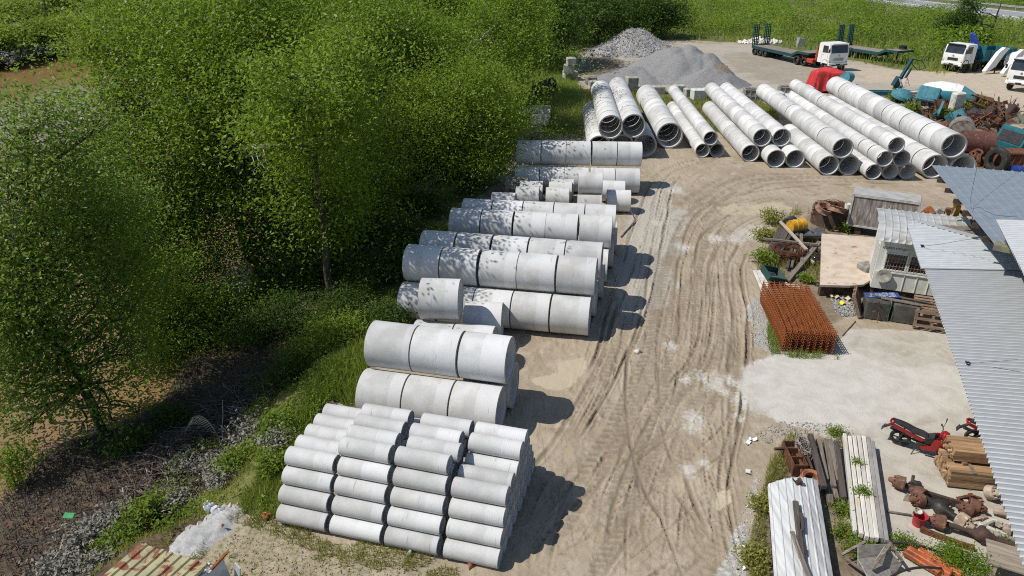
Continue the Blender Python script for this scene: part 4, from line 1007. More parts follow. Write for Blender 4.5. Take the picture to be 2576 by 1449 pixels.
pk = gpy(1588, 70, 95.5); q = gpy(1610, 72, 96)
heap('stone_heap', 'pale pointed heap of coarse broken stone furthest back', [(pk.x, pk.y, pk.z, 5.2, 5.0), (pk.x+1.2, pk.y+.4, pk.z*.96, 5.0, 4.6), (pk.x-2.5, pk.y-1.5, 1.6, 3.6, 3.2), (pk.x+3, pk.y-1, 1.5, 3.2, 3.2)], .22, STONEL, 9000, .055, STONEL, .22, pk.x-9, pk.x+9, pk.y-8, pk.y+8)
p1_, p2_, p3_, p4_, p5_ = gpy(1700, 106, 77.5), gpy(1735, 103, 77.5), gpy(1780, 128, 76), gpy(1605, 168, 75), gpy(1535, 188, 74)
heap('stone_heap', 'big grey heap of fine crushed stone behind the long pipe rows', [(p1_.x, p1_.y, p1_.z, 5.8, 6.6), (p2_.x, p2_.y, p2_.z, 4.7, 6.4), (p3_.x, p3_.y, p3_.z, 3.3, 5.2), (p4_.x, p4_.y, p4_.z, 4.6, 4.0), (p5_.x, p5_.y, p5_.z, 3.0, 2.8), (p2_.x+1, 72.0, 1.7, 4.2, 3.0)], .16, STONE, 4000, .016, STONE, .22, 3, 27, 65, 86)
tp_ = gpy(1818, 172, 71.5)
mb = MB(); mb.add([(0, 0, 0), (1.3, .1, .25), (1.5, .5, 1.1), (.7, .4, 1.25), (.1, .5, .8), (1.2, .9, .2), (.2, .9, .1)], [(0, 1, 2, 3, 4), (1, 5, 2), (2, 5, 6, 4, 3), (0, 4, 6), (0, 6, 5, 1)])
o = mb.build('broken_slab', mat('tan_stone', (.42, .32, .21), (.28, .22, .15), 4, bump=.5), None, 0); o.location = tp_-Vector((.9, .2, .9)); tag(o, 'tan broken slab sticking out of the big grey heap', 'slab')
# white rubble by the low loader ramps
c = gp(1912, 108); n = 420; a_ = NR.rand(n)*6.28; r_ = NR.rand(n)**.6*1.0
pts = np.stack([c.x+np.cos(a_)*r_*3.2, c.y+np.sin(a_)*r_*1.3, .75*(1-r_)*NR.rand(n)+.05], 1)
o = stone_field('rubble_heap', pts, .2, mat('white_rubble', (.68, .66, .64), (.50, .46, .43), 5)); tag(o, 'low heap of white rubble behind the low loader ramps', 'rubble heap')

# precast blocks
gK = 'precast concrete blocks round the stone heaps'
def block(p, d, rz, label, m=BLOCKC, z=0.0, tilt=0):
    g_ = gp(*p, z); mb = MB(); mb.box((0, 0, d[2]/2), d, None, .06)
    mb.tube([(-.2, 0, d[2]-.02), (-.17, 0, d[2]+.1), (.17, 0, d[2]+.1), (.2, 0, d[2]-.02)], .02, 5)
    o = mb.build('concrete_block', m, None, 30); o.location = g_; o.rotation_euler = (tilt, 0, rz)
    return tag(o, label, 'concrete block', gK)
for (x_, y_), d_, rz_, lb, m_, z_ in (
    ((590, 600), (1.4, 1.1, .75), .2, 'crumbling lowest block of the leaning block column by the puddle', BLOCKC, 0), ((580, 545), (1.1, 1.0, .8), -.1, 'middle block of the leaning block column by the puddle', BLOCKC, .75), ((600, 470), (.9, 1.0, .7), .1, 'top block of the leaning block column by the puddle', BLOCKC, 1.55),
    ((788, 655), (1.0, .8, .7), .3, 'dark rounded block at the left foot of the big heap', OLDC, 0), ((818, 700), (1.0, .9, .75), .1, 'weathered block left of the widest pipe bundle', BLOCKC, 0), ((905, 705), (1.0, .8, .6), -.1, 'low mossy block just behind the widest bundle', BLOCKC, 0),
    ((1195, 725), (1.2, .9, .6), 0, 'block carrying the tall cube behind the widest bundle', BLOCKC, 0), ((1172, 690), (1.05, 1.0, 1.0), .15, 'tall tan cube standing high on the block wall', BLOCKC, .55), ((1425, 745), (1.15, .9, .7), .05, 'block behind the single wide row', BLOCKC, 0),
    ((1625, 745), (.9, .9, .8), .05, 'block between the heap and the thin bundle', BLOCKC, 0), ((1725, 770), (1.0, .9, .7), .1, 'grey block left of the white pair at the heap foot', BLOCKC, 0), ((1800, 800), (1.1, 1.0, .9), .1, 'clean pale block right of the thin bundle far end', WBLOCK, 0),
    ((1905, 775), (1.0, 1.0, .75), -.05, 'pale block touching the upper row of the two by two bundle', WBLOCK, 0)):
    block(c4(x_, y_), d_, rz_, lb, m_, z_)
block(c5(735, 450), (1.5, 1.1, 1.05), -.06, 'large white block near the wire crates', WBLOCK); block(c5(805, 447), (1.5, 1.0, .8), -.06, 'lower white block in front of the large white one', WBLOCK)
def crate(p, s, label):
    g_ = gp(*p); root = thing('wire_crate', label, 'crate', g_, -.15, 'wire crates behind the pipe rows')
    w_, d_, h_ = s; mb = MB(); mb.box((0, 0, .08), (w_, d_, .06)); mb.box((0, -d_/2+.02, h_*.5), (w_*.94, .02, h_*.9)); mb.box((0, d_/2-.02, h_*.5), (w_*.94, .02, h_*.9)); mb.box((-w_/2+.02, 0, h_*.5), (.02, d_*.94, h_*.9)); mb.box((w_/2-.02, 0, h_*.5), (.02, d_*.94, h_*.9))
    mb.build('panel', mat('grey_crate_board', (.30, .29, .27), (.2, .19, .18), 4), root, 0)
    mb = MB()
    for x_ in np.linspace(-w_/2, w_/2, 4): 
        for y_ in (-d_/2-.01, d_/2+.01): mb.box((x_, y_, h_/2), (.05, .05, h_))
    for y_ in (0,):
        for x_ in (-w_/2-.01, w_/2+.01): mb.box((x_, y_, h_/2), (.05, .05, h_))
    for z_ in (.05, h_*.5, h_):
        for y_ in (-d_/2-.02, d_/2+.02): mb.box((0, y_, z_), (w_+.1, .045, .05))
        for x_ in (-w_/2-.02, w_/2+.02): mb.box((x_, 0, z_), (.045, d_, .05))
    mb.build('frame', mat('pale_crate_frame', (.5, .49, .46), (.3, .28, .25), 6), root, 0)
crate(c4(2312, 815), (1.35, 1.2, 1.05), 'pale framed wire crate at the big heap foot'); crate(c5(840, 395), (1.3, 1.1, 1.0), 'wire crate half hidden behind the short pipes')

# tyres
def tyre_mb(r, wd, rin=.56, n=36, knob=.02):
    mb = MB(); h = wd/2; ri = r*rin
    mb.lathe([(-h*.8, ri), (-h, ri+.25*(r-ri)), (-h, r-.28*(r-ri)), (-h*.82, r-.03), (-h*.5, r), (-h*.4, r-knob), (-h*.05, r-knob), (0, r), (h*.05, r-knob), (h*.4, r-knob), (h*.5, r), (h*.82, r-.03), (h, r-.28*(r-ri)), (h, ri+.25*(r-ri)), (h*.8, ri), (h*.5, ri+.05*r), (-h*.5, ri+.05*r)], n, None, True)
    return mb
def tyre(c, r, wd, rot, label, group=None):
    o = tyre_mb(r, wd).build('tyre', RUBBER, None, 40); o.location = c; o.rotation_euler = rot
    return tag(o, label, 'tyre', group)
for k, (x_, y_) in enumerate([(275, 715), (320, 695), (365, 675), (410, 655)]):
    tyre(gp(*c4(x_, y_), .5), .62, .42, (0, .06*(k % 2), .72), 'old black tyre in the tall grass, %s from the open end' % ORD[k], 'row of old tyres in the grass')
# old culverts in the grass
pipe(.9, 1.1, gp(*c4(172, 920), .35), .1, 'old grey pipe in the grass behind the white drain pieces', 'old culvert pieces', OLDC); pipe(.8, .9, gp(*c4(120, 960), .3), .25, 'old grey pipe at the wood edge, half overgrown', 'old culvert pieces', OLDC)
pipe(1.25, 1.6, gp(*c4(205, 1120), .45), .0, 'old stained culvert lying behind the two high stack', 'old culvert pieces', OLDC)
OLDW = mat('old_white_concrete', (.60, .57, .50), (.42, .39, .33), 4, c3=(.12, .11, .09), scale3=7, lo3=.63, hi3=.72, rough=.95)
for k, y_ in enumerate((915, 955, 1000, 1050)):
    g_ = gp(*c4(325-8*k, y_), .0); mb = MB()
    mb.prism([(.35*math.cos(a), .35*math.sin(a)) for a in np.linspace(0, PI, 9)]+[(.27*math.cos(a), .27*math.sin(a)) for a in np.linspace(PI, 0, 9)], -.7, .7)
    o = mb.build('drain_channel', OLDW, None, 30); o.location = g_+Vector((0, 0, .15)); o.rotation_euler = (0, 0, PI/2+.05)
    tag(o, 'whitish upturned drain channel in the grass, %s from the far end' % ORD[k], 'drain channel', 'upturned drain channels')
# green lamp post at the wood edge
g_ = gp(1229, 488, -.3); root = thing('lamp_post', 'thin green post with two white floodlights at the wood edge', 'lamp post', g_)
mb = MB(); mb.tube([(0, 0, 0), (0, 0, 2.6)], .035, 8); mb.build('post', mat('green_paint', (.03, .20, .12), (.05, .13, .08), 6), root)
for s_ in (-1, 1):
    mb = MB(); mb.box((s_*.18, -.05, 2.68), (.30, .12, .24), (.5, 0, 0), .03); mb.build('floodlight', WHITEP, root, 30)
mb = MB(); mb.box((0, 0, 2.92), (.28, .24, .1), None, .02); mb.build('lamp_cap', WHITEP, root, 30)

# ---- vehicles (front towards +X)
def wheel(root, x, y, r, wd, name='wheel', rim=RIMM):
    tb = tyre_mb(r, wd, .58, 28).build(name, RUBBER, root, 40); tb.location = (x, y, r); tb.rotation_euler = (0, 0, PI/2)
    s_ = 1 if y > 0 else -1; mb = MB(); h = wd*.36
    mb.lathe([(-h, r*.57), (-h*.4, r*.52), (-h*.3, r*.26), (h*.25, r*.22), (h*.3, r*.12), (h*.9, r*.10)], 20)
    o = mb.build('rim', rim, tb, 30); o.rotation_euler = (0, 0, 0 if s_ > 0 else PI)
    return tb
def cab(root, x0, W, zb, H, Lc, paint, style=0):
    """tilt cab from x0 back by Lc, floor zb, height H"""
    f = x0; prof = [(f-Lc, zb), (f-.05, zb), (f, zb+.12), (f+.01, zb+H*.50), (f-.22, zb+H*.93), (f-.36, zb+H), (f-Lc+.12, zb+H+.02), (f-Lc, zb+H*.92)]
    mb = MB(); mb.prism(prof, -W/2+.05, W/2-.05)
    sideprof = [(px-(.03 if px > f-.5 else -.03), pz) for px, pz in prof]
    for s_ in (-1, 1): mb.prism([(px*.985+f*.015, pz) for px, pz in sideprof], s_*W/2-(.05 if s_ > 0 else 0), s_*W/2+(.05 if s_ < 0 else 0))
    mb.build('cab_body', paint, root, 30)
    a = Vector((f+.015, 0, zb+H*.53)); b = Vector((f-.195, 0, zb+H*.91)); d = b-a; an = math.atan2(d.x, d.z)
    mb = MB(); mb.box((a+b)/2+Vector((.012, 0, 0)), (.03, W*.86, d.length), (0, an, 0), .01); mb.build('windshield', GLASS, root, 0)
    mb = MB(); mb.box((f-.10, 0, zb+H*.97), (.30, W*.84, .10), (0, -.5, 0), .02); mb.build('sun_visor', BLACKP if style else WHITEP, root, 0)
    for s_ in (-1, 1):
        mb = MB(); mb.prism([(f-.28, zb+H*.54), (f-.40, zb+H*.88), (f-Lc*.62, zb+H*.88), (f-Lc*.62, zb+H*.52)], s_*(W/2+.003)-.01, s_*(W/2+.003)+.01); mb.build('side_window', GLASS, root, 0)
        mb = MB(); mb.beam((f-.05, s_*W*.48, zb+H*.8), (f+.10, s_*(W/2+.22), zb+H*.78), .03, .03); mb.box((f+.10, s_*(W/2+.2), zb+H*.66), (.08, .2, .38), None, .03); mb.build('mirror', BLACKP, root, 30)
        mb = MB(); mb.box((f+.06, s_*W*.36, zb-.06), (.06, .34, .17), None, .02); mb.build('headlight', LAMP, root, 30)
        mb = MB(); mb.prism([(f-Lc*.30+.62*math.cos(t_), zb-.18+.62*math.sin(t_)) for t_ in np.linspace(.0, PI, 10)]+[(f-Lc*.30+.52*math.cos(t_), zb-.18+.52*math.sin(t_)) for t_ in np.linspace(PI, .0, 10)], s_*W/2-.28*(s_ > 0), s_*W/2+.28*(s_ < 0)); mb.build('mudguard', paint if not style else BLACKP, root, 30)
    for s_ in (-1, 1):
        mb = MB(); [mb.box((x_, s_*(W/2+.002), zb+H*.33), (.02, .012, H*.5)) for x_ in (f-.30, f-Lc*.66)]; mb.box((f-Lc*.55, s_*(W/2+.01), zb+H*.40), (.16, .02, .035)); mb.box((f-Lc*.35, s_*(W/2-.05), zb-.30), (.5, .12, .06)); mb.build('door_trim', BLACKP, root, 0)
        mb = MB(); mb.box((f+.02, s_*W*.44, zb+.20), (.05, .14, .10), None, .01); mb.build('indicator', mat('amber_lens', (.55, .20, .02), (.45, .15, .02), 5, rough=.2, bump=0), root, 0)
    mb = MB(); mb.box((f+.10, 0, zb-.17), (.05, W*.7, .10)); [mb.beam((f+.02, y_, zb+H*.54), (f-.06, y_+.35, zb+H*.68), .02, .02) for y_ in (-.6, .1)]; mb.build('air_slot', BLACKP, root, 0)
    mb = MB(); mb.box((f+.0, 0, zb-.07), (.22, W*.99, .36), None, .05); mb.build('bumper', WHITEP, root, 30)
    mb = MB(); gz = zb+H*.20
    mb.box((f+.012, 0, gz+.03), (.025, W*.50, .30), None, .01)
    g_ = mb.build('grille', BLACKP, root, 0)
    if not style:
        mb = MB(); [mb.box((f+.03, 0, gz-.06+.10*k), (.03, W*.62-.1*k, .045), None, .01) for k in range(3)]; mb.build('grille_bar', WHITEP, root, 30)
    mb = MB(); mb.lathe([(f+.02, .10), (f+.04, .10), (f+.04, .07), (f+.02, .07)], 16, Matrix.Translation((0, 0, zb+H*.40)), True); mb.box((f+.03, 0, zb+H*.40), (.02, .16, .03)); mb.build('emblem', CHROME, root, 30)
    mb = MB(); mb.box((f+.115, 0, zb-.09), (.02, .5, .13)); mb.build('number_plate', BLACKP, root, 0)
def place(root, p, z, ang): root.location = gp(*p, z); root.rotation_euler = (0, 0, ang)

TA = R(-74)
t_ = thing('prime_mover_truck', 'white cabbed truck with orange red chassis coupled to the low loader', 'truck', (0, 0, 0), TA)
fr = gp(2103, 180); t_.location = fr-Vector((math.cos(TA), math.sin(TA), 0))*6.3
cab(t_, 6.3, 2.42, .85, 2.05, 1.95, WHITEP)
mb = MB()
for s_ in (-.42, .42): mb.box((2.9, s_, .85), (5.9, .1, .26))
for x_ in (.1, 1.4, 2.8, 3.9): mb.box((x_, 0, .85), (.12, .84, .2))
mb.build('chassis', REDP, t_, 0)
mb = MB(); mb.box((4.05, 0, 1.75), (.12, 2.2, 1.6), None, .03); mb.box((4.0, -.9, 1.4), (.3, .4, 1.0), None, .03); mb.box((4.0, .8, 1.9), (.22, .3, 1.5), None, .05); mb.build('headboard', REDP, t_, 30)
for s_ in (-1, 1):
    mb = MB(); mb.box((3.0, s_*.86, .72), (1.1, .56, .5), None, .08); mb.build('fuel_tank', REDP, t_, 30)
    for x_ in (.8, 2.1): wheel(t_, x_, s_*.98, .5, .5)
    wheel(t_, 5.65, s_*1.05, .5, .3)
mb = MB(); mb.lathe([(1.02, .5), (1.1, .5)], 20, Matrix.Translation((1.4, 0, 0)), axis='Z'); mb.build('fifth_wheel', RUSTD, t_)

def lowbed(label, p, ang, L, neck, ramps=True, legs=False):
    t_ = thing('lowbed_trailer', label, 'trailer', gp(*p), ang, 'teal low loaders with upright ramps'); dz = 1.1; W = 2.6
    nk = L-neck
    top = [(-.1, dz), (nk, dz), (nk+.9, dz+.42), (L, dz+.42)]
    mb = MB()
    for s_ in (-1, 1):
        y0_, y1_ = (s_*W/2-.12, s_*W/2) if s_ > 0 else (s_*W/2, s_*W/2+.12)
        mb.prism(top+[(L, dz+.2), (nk+1.0, dz+.16), (nk-.1, dz-.34), (-.1, dz-.34)], y0_, y1_)
        mb.prism([(-.05, dz-.02), (nk, dz-.02), (nk, dz-.5), (2.9, dz-.5), (.1, dz-.3)], s_*.5-.05, s_*.5+.05)
    for x_ in np.arange(.2, nk, .7): mb.box((x_, 0, dz-.12), (.1, W-.2, .16))
    mb.box((-.12, 0, dz-.1), (.1, W, .35)); mb.box((L, 0, dz+.3), (.1, W, .22))
    mb.build('frame', TEALD, t_, 0)
    mb = MB(); mb.box((nk/2, 0, dz-.005), (nk-.1, W-.26, .05)); mb.box((nk+.45, 0, dz+.215), (.99, W-.26, .05), (0, -.437, 0)); mb.box((L-(neck-.95)/2, 0, dz+.415), (neck-1.0, W-.26, .05)); mb.build('deck', DECKW, t_, 0)
    for x_ in (.5, 1.55, 2.6):
        for s_ in (-1, 1): wheel(t_, x_, s_*1.08, .5, .46)
    if ramps:
        for s_ in (-1, 1):
            mb = MB(); c_ = s_*.82
            for q in (-.38, -.13, .13, .38): mb.beam((-.2, c_+q, dz), (-.42, c_+q, dz+2.5), .07, .13)
            for k in range(9): mb.beam((-.22-.024*k, c_-.4, dz+.15+.28*k), (-.22-.024*k, c_+.4, dz+.15+.28*k), .07, .06)
            mb.build('ramp', TEALD, t_, 0)
    if legs:
        for s_ in (-.8, .8):
            mb = MB(); mb.beam((L-1.6, s_, .05), (L-1.6, s_, dz+.2), .13, .13); mb.box((L-1.6, s_, .04), (.3, .3, .06)); mb.build('landing_leg', TEALD, t_, 0)
    return t_
rear = t_.location-Vector((math.cos(TA), math.sin(TA), 0))*8.0
lb_ = lowbed('teal low loader behind the white cab, wheels and two upright ramps at its rear', (0, 700), TA, 10.9, 3.0); lb_.location = rear
T2A = R(-66); l2 = lowbed('parked teal low loader without truck, two loose tyres on its neck', (2123, 138), T2A, 8.6, 2.6, legs=True); l2.location.z = 0
for k in (0, 1):
    pz = l2.matrix_world if False else None
    q = Matrix.Translation(l2.location) @ Matrix.Rotation(T2A, 4, 'Z') @ Vector((7.7, .55, 1.44+.13+.27*k))
    tyre(q, .46, .26, (0, PI/2, 0), ('upper' if k else 'lower')+' loose tyre lying on the parked low loader neck', 'loose tyres on the low loader')
mb = MB(); g_ = gp(2012, 116); mb.prism([(-.5, 0), (.5, 0), (.35, 1.0), (-.35, 1.1)], -.4, .4); o = mb.build('tarped_box', mat('grey_tarp', (.33, .34, .35), (.2, .2, .21), 3), None, 0); o.location = g_; tag(o, 'small grey covered box behind the low loader deck', 'box')

# crane truck
CA = R(205); t_ = thing('crane_truck', 'white cabbed truck with folded blue crane and teal bed', 'truck', (0, 0, 0), CA)
t_.location = gp(2388, 181)-Vector((math.cos(CA), math.sin(CA), 0))*8.6
cab(t_, 8.6, 2.4, .95, 1.95, 1.9, WHITEP, 1)
mb = MB()
for s_ in (-.42, .42): mb.box((4, s_, .85), (8, .1, .28))
mb.build('chassis', BLACKP, t_, 0)
for s_ in (-1, 1):
    for x_ in (7.6, 5.9): wheel(t_, x_, s_*1.05, .52, .32, rim=RUSTD)
    for x_ in (1.0, 2.3): wheel(t_, x_, s_*.98, .52, .5, rim=RUSTD)
mb = MB(); mb.box((5.95, 0, 1.3), (.6, 1.5, .7), None, .05); mb.box((5.95, .9, .8), (.5, .3, .9), None, .05); mb.box((5.95, -.9, .8), (.5, .3, .9), None, .05); mb.build('crane_base', BLACKP, t_, 30)
mb = MB(); mb.box((6.0, .15, 2.2), (.45, .45, 1.6), None, .04); mb.beam((6.15, -.25, 3.9), (5.75, .45, 2.0), .40, .42, .04); mb.beam((6.3, .15, 3.8), (5.9, .8, 2.3), .30, .34, .04); mb.beam((5.85, -.3, 3.7), (5.5, .2, 2.2), .26, .26, .03); mb.build('crane_arm', BLUEP, t_, 30)
mb = MB(); mb.beam((6.2, .35, 2.4), (6.1, .55, 3.1), .1, .1); mb.build('crane_ram', REDP, t_, 0)
mb = MB(); x0_, x1_ = -.1, 5.2
mb.box(((x0_+x1_)/2, 0, 1.12), (x1_-x0_, 2.45, .14)); 
for s_ in (-1, 1):
    mb.box(((x0_+x1_)/2, s_*1.22, 1.68), (x1_-x0_, .06, 1.0))
    for x_ in np.linspace(x0_+.1, x1_-.1, 7): mb.box((x_, s_*1.27, 1.66), (.1, .06, 1.08))
mb.box((x0_, 0, 1.68), (.06, 2.4, 1.0)); mb.box((x1_, 0, 1.9), (.06, 2.45, 1.45)); mb.build('bed', TEAL, t_, 0)

# mixer truck with its cab at the frame edge, and the white hopper behind
MA = R(214); t_ = thing('mixer_truck', 'white cab of a mixer truck at the right frame edge', 'truck', (0, 0, 0), MA)
t_.location = gp(2556, 232)-Vector((math.cos(MA), math.sin(MA), 0))*6.0
cab(t_, 6.0, 2.4, .9, 2.0, 1.9, WHITEP, 1)
mb = MB(); [mb.box((2.5, s_, .85), (5.5, .1, .28)) for s_ in (-.42, .42)]; mb.build('chassis', BLACKP, t_, 0)
for s_ in (-1, 1):
    wheel(t_, 5.0, s_*1.05, .5, .3, rim=RUSTD); wheel(t_, .9, s_*.98, .5, .5, rim=RUSTD)
mb = MB(); mb.lathe([(-.2, .4), (.4, .85), (2.0, 1.15), (3.2, 1.0), (3.7, .5)], 24, Matrix.Translation((.0, 0, 2.1)) @ Matrix.Rotation(.2, 4, 'Y')); mb.build('mixer_drum', WHITEP, t_)
g_ = gp(2512, 188); t_ = thing('cement_hopper', 'white rounded tank with two sloping white legs right of the crane truck', 'hopper', g_, R(28))
mb = MB(); mb.lathe([(1.5, .3), (1.7, .8), (2.2, 1.05), (4.5, 1.05), (5.0, .7), (5.2, .2)], 28, Matrix.Translation((.5, .2, 1.0)) @ Matrix.Rotation(-.05, 4, 'Y')); mb.build('tank', WHITEP, t_)
for s_ in (-.85, 1.0):
    mb = MB(); mb.prism([(-1.1, .35), (.5, 2.15), (1.4, 2.6), (2.2, 2.5), (1.4, 1.8), (.5, .7), (-1.0, .12)], s_-.2, s_+.2); mb.build('sloping_leg', WHITEP, t_, 30)
mb = MB(); mb.beam((.9, -.9, 0), (.9, -.9, 1.0), .1, .1); mb.beam((.9, 1.0, 0), (.9, 1.0, 1.0), .1, .1); mb.beam((2.8, 0, 0), (2.8, 0, 1.0), .1, .1); mb.beam((-.8, -.9, .5), (1.3, -.9, .5), .08, .08); mb.build('support', RUSTD, t_, 0)

# red tarpaulin over a machine, with a blue tank beside
c6 = lambda x, y: (1852.8+x*.28076, y*.28076)
g_ = gp(*c6(770, 832)); t_ = thing('covered_machine', 'machine draped in a red tarpaulin behind the big pipe bundle', 'machine', g_+Vector((.5, .8, 0)), -.1)
nu, nv = 46, 40; V = []
for j in range(nv):
    for i in range(nu):
        u, v_ = i/(nu-1)*2-1, j/(nv-1)*2-1; m_ = max(abs(u), abs(v_)); k = min(1, m_/.62); drop = max(0, (m_-.62)/.38)
        x_ = u/max(m_, 1e-6)*k*1.25*(1+.18*drop); y_ = v_/max(m_, 1e-6)*k*1.0*(1+.18*drop)
        z_ = 2.0-.25*abs(u)*k+.12*math.sin(u*5+v_*3)*(1-drop)-drop*1.75+.03*math.sin(9*u*v_)
        fold = .09*drop*math.sin(math.atan2(v_, u)*17+math.sin(u*9)); V.append((x_*(1+fold), y_*(1+fold), z_))
Fq = [(j*nu+i, j*nu+i+1, (j+1)*nu+i+1, (j+1)*nu+i) for j in range(nv-1) for i in range(nu-1)]
mb = MB(); mb.add(V, Fq); mb.build('tarpaulin', mat('red_tarpaulin', (.52, .035, .035), (.36, .03, .03), 3, c3=(.60, .14, .12), scale3=5, lo3=.6, hi3=.7, rough=.6, bump=.3), t_, 60)
mb = MB(); mb.box((0, 0, .55), (1.6, 1.2, 1.1), None, .05); mb.build('machine_body', RUSTD, t_)
mb = MB(); mb.tube([(1.25, .3, 1.2), (1.25, .3, 2.25), (1.35, .3, 2.4), (1.7, .3, 2.45)], .05, 8); mb.build('exhaust_pipe', RUSTD, t_)
def drum(name, label, c, r, Ln, ang, m, tilt=0, cat='drum', open_=False, group=None, ribs=True):
    mb = MB(); h = Ln/2
    if open_: mb.lathe([(-h, r), (h, r), (h, r-.04), (-h+.05, r-.04)], 28, None, True)
    else: mb.lathe([(-h+.02, r*.93), (-h, r*.96), (-h, r), (-h+.03, r+.006), (-h+.05, r)]+([(-h*.36, r), (-h*.33, r+.015), (-h*.30, r), (h*.30, r), (h*.33, r+.015), (h*.36, r)] if ribs else [])+[(h-.05, r), (h-.03, r+.006), (h, r), (h, r*.96), (h-.02, r*.93)], 28)
    o = mb.build(name, m, None, 35); o.matrix_world = Matrix.Translation(c) @ Matrix.Rotation(ang, 4, 'Z') @ Matrix.Rotation(tilt, 4, 'Y')
    return tag(o, label, cat, group)
drum('tank', 'blue cylindrical tank standing right of the red tarpaulin', gp(*c6(993, 692), 1.5), .45, 1.1, .75, TEALP, .1, 'tank')
mb = MB(); mb.box((0, 0, .5), (.5, .4, 1.1)); o = mb.build('tank_stand', RUSTD, None, 0); o.location = gp(*c6(1000, 760)); tag(o, 'dark iron stand carrying the blue cylindrical tank', 'stand')

# ---- scrap heap
gS = 'pieces of the scrap heap'
def put(mb, name, label, cat, p, z, ang, m, tilt=(0, 0), sm=30):
    o = mb.build(name, m, None, sm); o.matrix_world = Matrix.Translation(gp(*p, z)) @ Matrix.Rotation(ang, 4, 'Z') @ Matrix.Rotation(tilt[0], 4, 'X') @ Matrix.Rotation(tilt[1], 4, 'Y')
    return tag(o, label, cat, gS)
def bentplate(w_, h_, k=.2, th=.02):
    mb = MB(); n = 8; mb.sheet((-w_/2, -h_/2, 0), (1, 0, 0), (0, h_, 0), (0, 0, 1), [(w_*i/n, k*math.sin(i*1.1+w_)*.5+k*(i/n)**2) for i in range(n+1)], th, 3); return mb
def ladder(L_, W_, n=5, t__=.1):  # open iron frame: two side rails joined by cross bars
    mb = MB()
    for s_ in (-1, 1): mb.box((0, s_*W_/2, 0), (L_, t__*.7, t__*1.5))
    for k in range(n): mb.box((-L_/2+L_*(k+.5)/n, 0, 0), (t__*.8, W_, t__))
    return mb
root = thing('mixer_drum', 'discarded white and teal mixer drum on the scrap heap', 'drum', gp(*c6(1930, 880), .8)+Vector((.3, 1.2, 0)), R(-38), gS)
T_ = Matrix.Rotation(.06, 4, 'Y')
mb = MB(); mb.lathe([(-2.1, .55), (-1.9, .75), (-.8, 1.08), (.5, 1.08), (1.0, .98)], 32, T_); a__ = mb
t = NT('two_tone_drum'); sv = t.n('SeparateXYZ'); t.l(t.n('TexCoord').outputs['Object'], sv.inputs[0]); nz = t.noise(t.coord(), 4, 4)
cc = t.mix(t.step(sv.outputs[2], .50, .55), (.02, .16, .21), (.72, .71, .69)); DRUM2 = t.fin(t.mix(t.step(nz, .62, .72), cc, (.20, .13, .09)), .5)
mb.build('shell', DRUM2, root); mb = MB(); mb.lathe([(1.0, .98), (2.1, .48), (2.1, .40), (1.2, .80)], 32, T_); mb.build('mouth_cone', TEALP, root); mb = MB(); mb.lathe([(1.98, .5), (2.2, .5), (2.2, .42), (1.98, .42)], 28, T_, True); mb.build('mouth_ring', RUSTD, root)
o = put(MB().lathe([(0, .9), (.25, .85), (.5, .55), (.6, .1)], 28, axis='Z'), 'dome', 'faded teal metal dome left of the cracked teal box', 'dome', c6(1480, 865), .5, 0, TEALP, (.3, .1))
mb = MB(); mb.box((0, 0, .65), (1.7, 1.2, 1.3), None, .12); mb.box((0, -.61, .65), (1.3, .03, .8)); put(mb, 'cabinet', 'cracked faded teal box leaning beside the mixer drum', 'box', c6(1690, 925), .35, -.5, TEALP, (-.45, .12))
mb = MB(); mb.box((0, 0, 0), (4.2, .22, .3)); mb.box((0, .7, 0), (4.2, .22, .3)); [mb.box((x_, .35, 0), (.15, .7, .2)) for x_ in (-1.8, -.6, .6, 1.8)]; put(mb, 'chassis_frame', 'long teal chassis frame behind the big pipe bundle', 'frame', c6(1290, 835), .35, -.05, TEAL)
mb = MB(); mb.beam((0, 0, 0), (1.2, .3, 2.7), .3, .2); mb.beam((.3, -.3, .1), (1.1, -.1, 1.9), .15, .15); mb.tube([(1.2, .3, 2.7), (2.2, .3, 2.5), (2.6, .2, 1.9), (1.9, .2, 1.7), (1.3, .2, 2.2)], .04, 6); mb.box((.35, .1, .6), (.9, .6, .9), (0, .4, 0), .05)
put(mb, 'loader_arm', 'teal and black loader arm standing up out of the scrap', 'machine arm', c6(1410, 800), .3, .0, TEALD)
put(bentplate(1.0, .8, .3), 'sheet_metal', 'crumpled pale sheet hanging on the loader arm', 'sheet metal', c6(1490, 745), 1.1, .2, mat('pale_sheet', (.5, .44, .42), (.3, .2, .17), 4), (.9, .2))
mb = MB(); mb.box((0, 0, 0), (3.0, .9, .12)); put(mb, 'flat_plate', 'pale concrete plate behind the teal dome', 'plate', c6(1590, 820), .12, -.05, WBLOCK)
mb = MB(); mb.box((0, 0, .85), (.95, .6, 1.7), None, .08); put(mb, 'pillar', 'whitish concrete pillar upright in the middle of the scrap', 'pillar', c6(1945, 1020), .3, .2, OLDW, (.06, -.05))
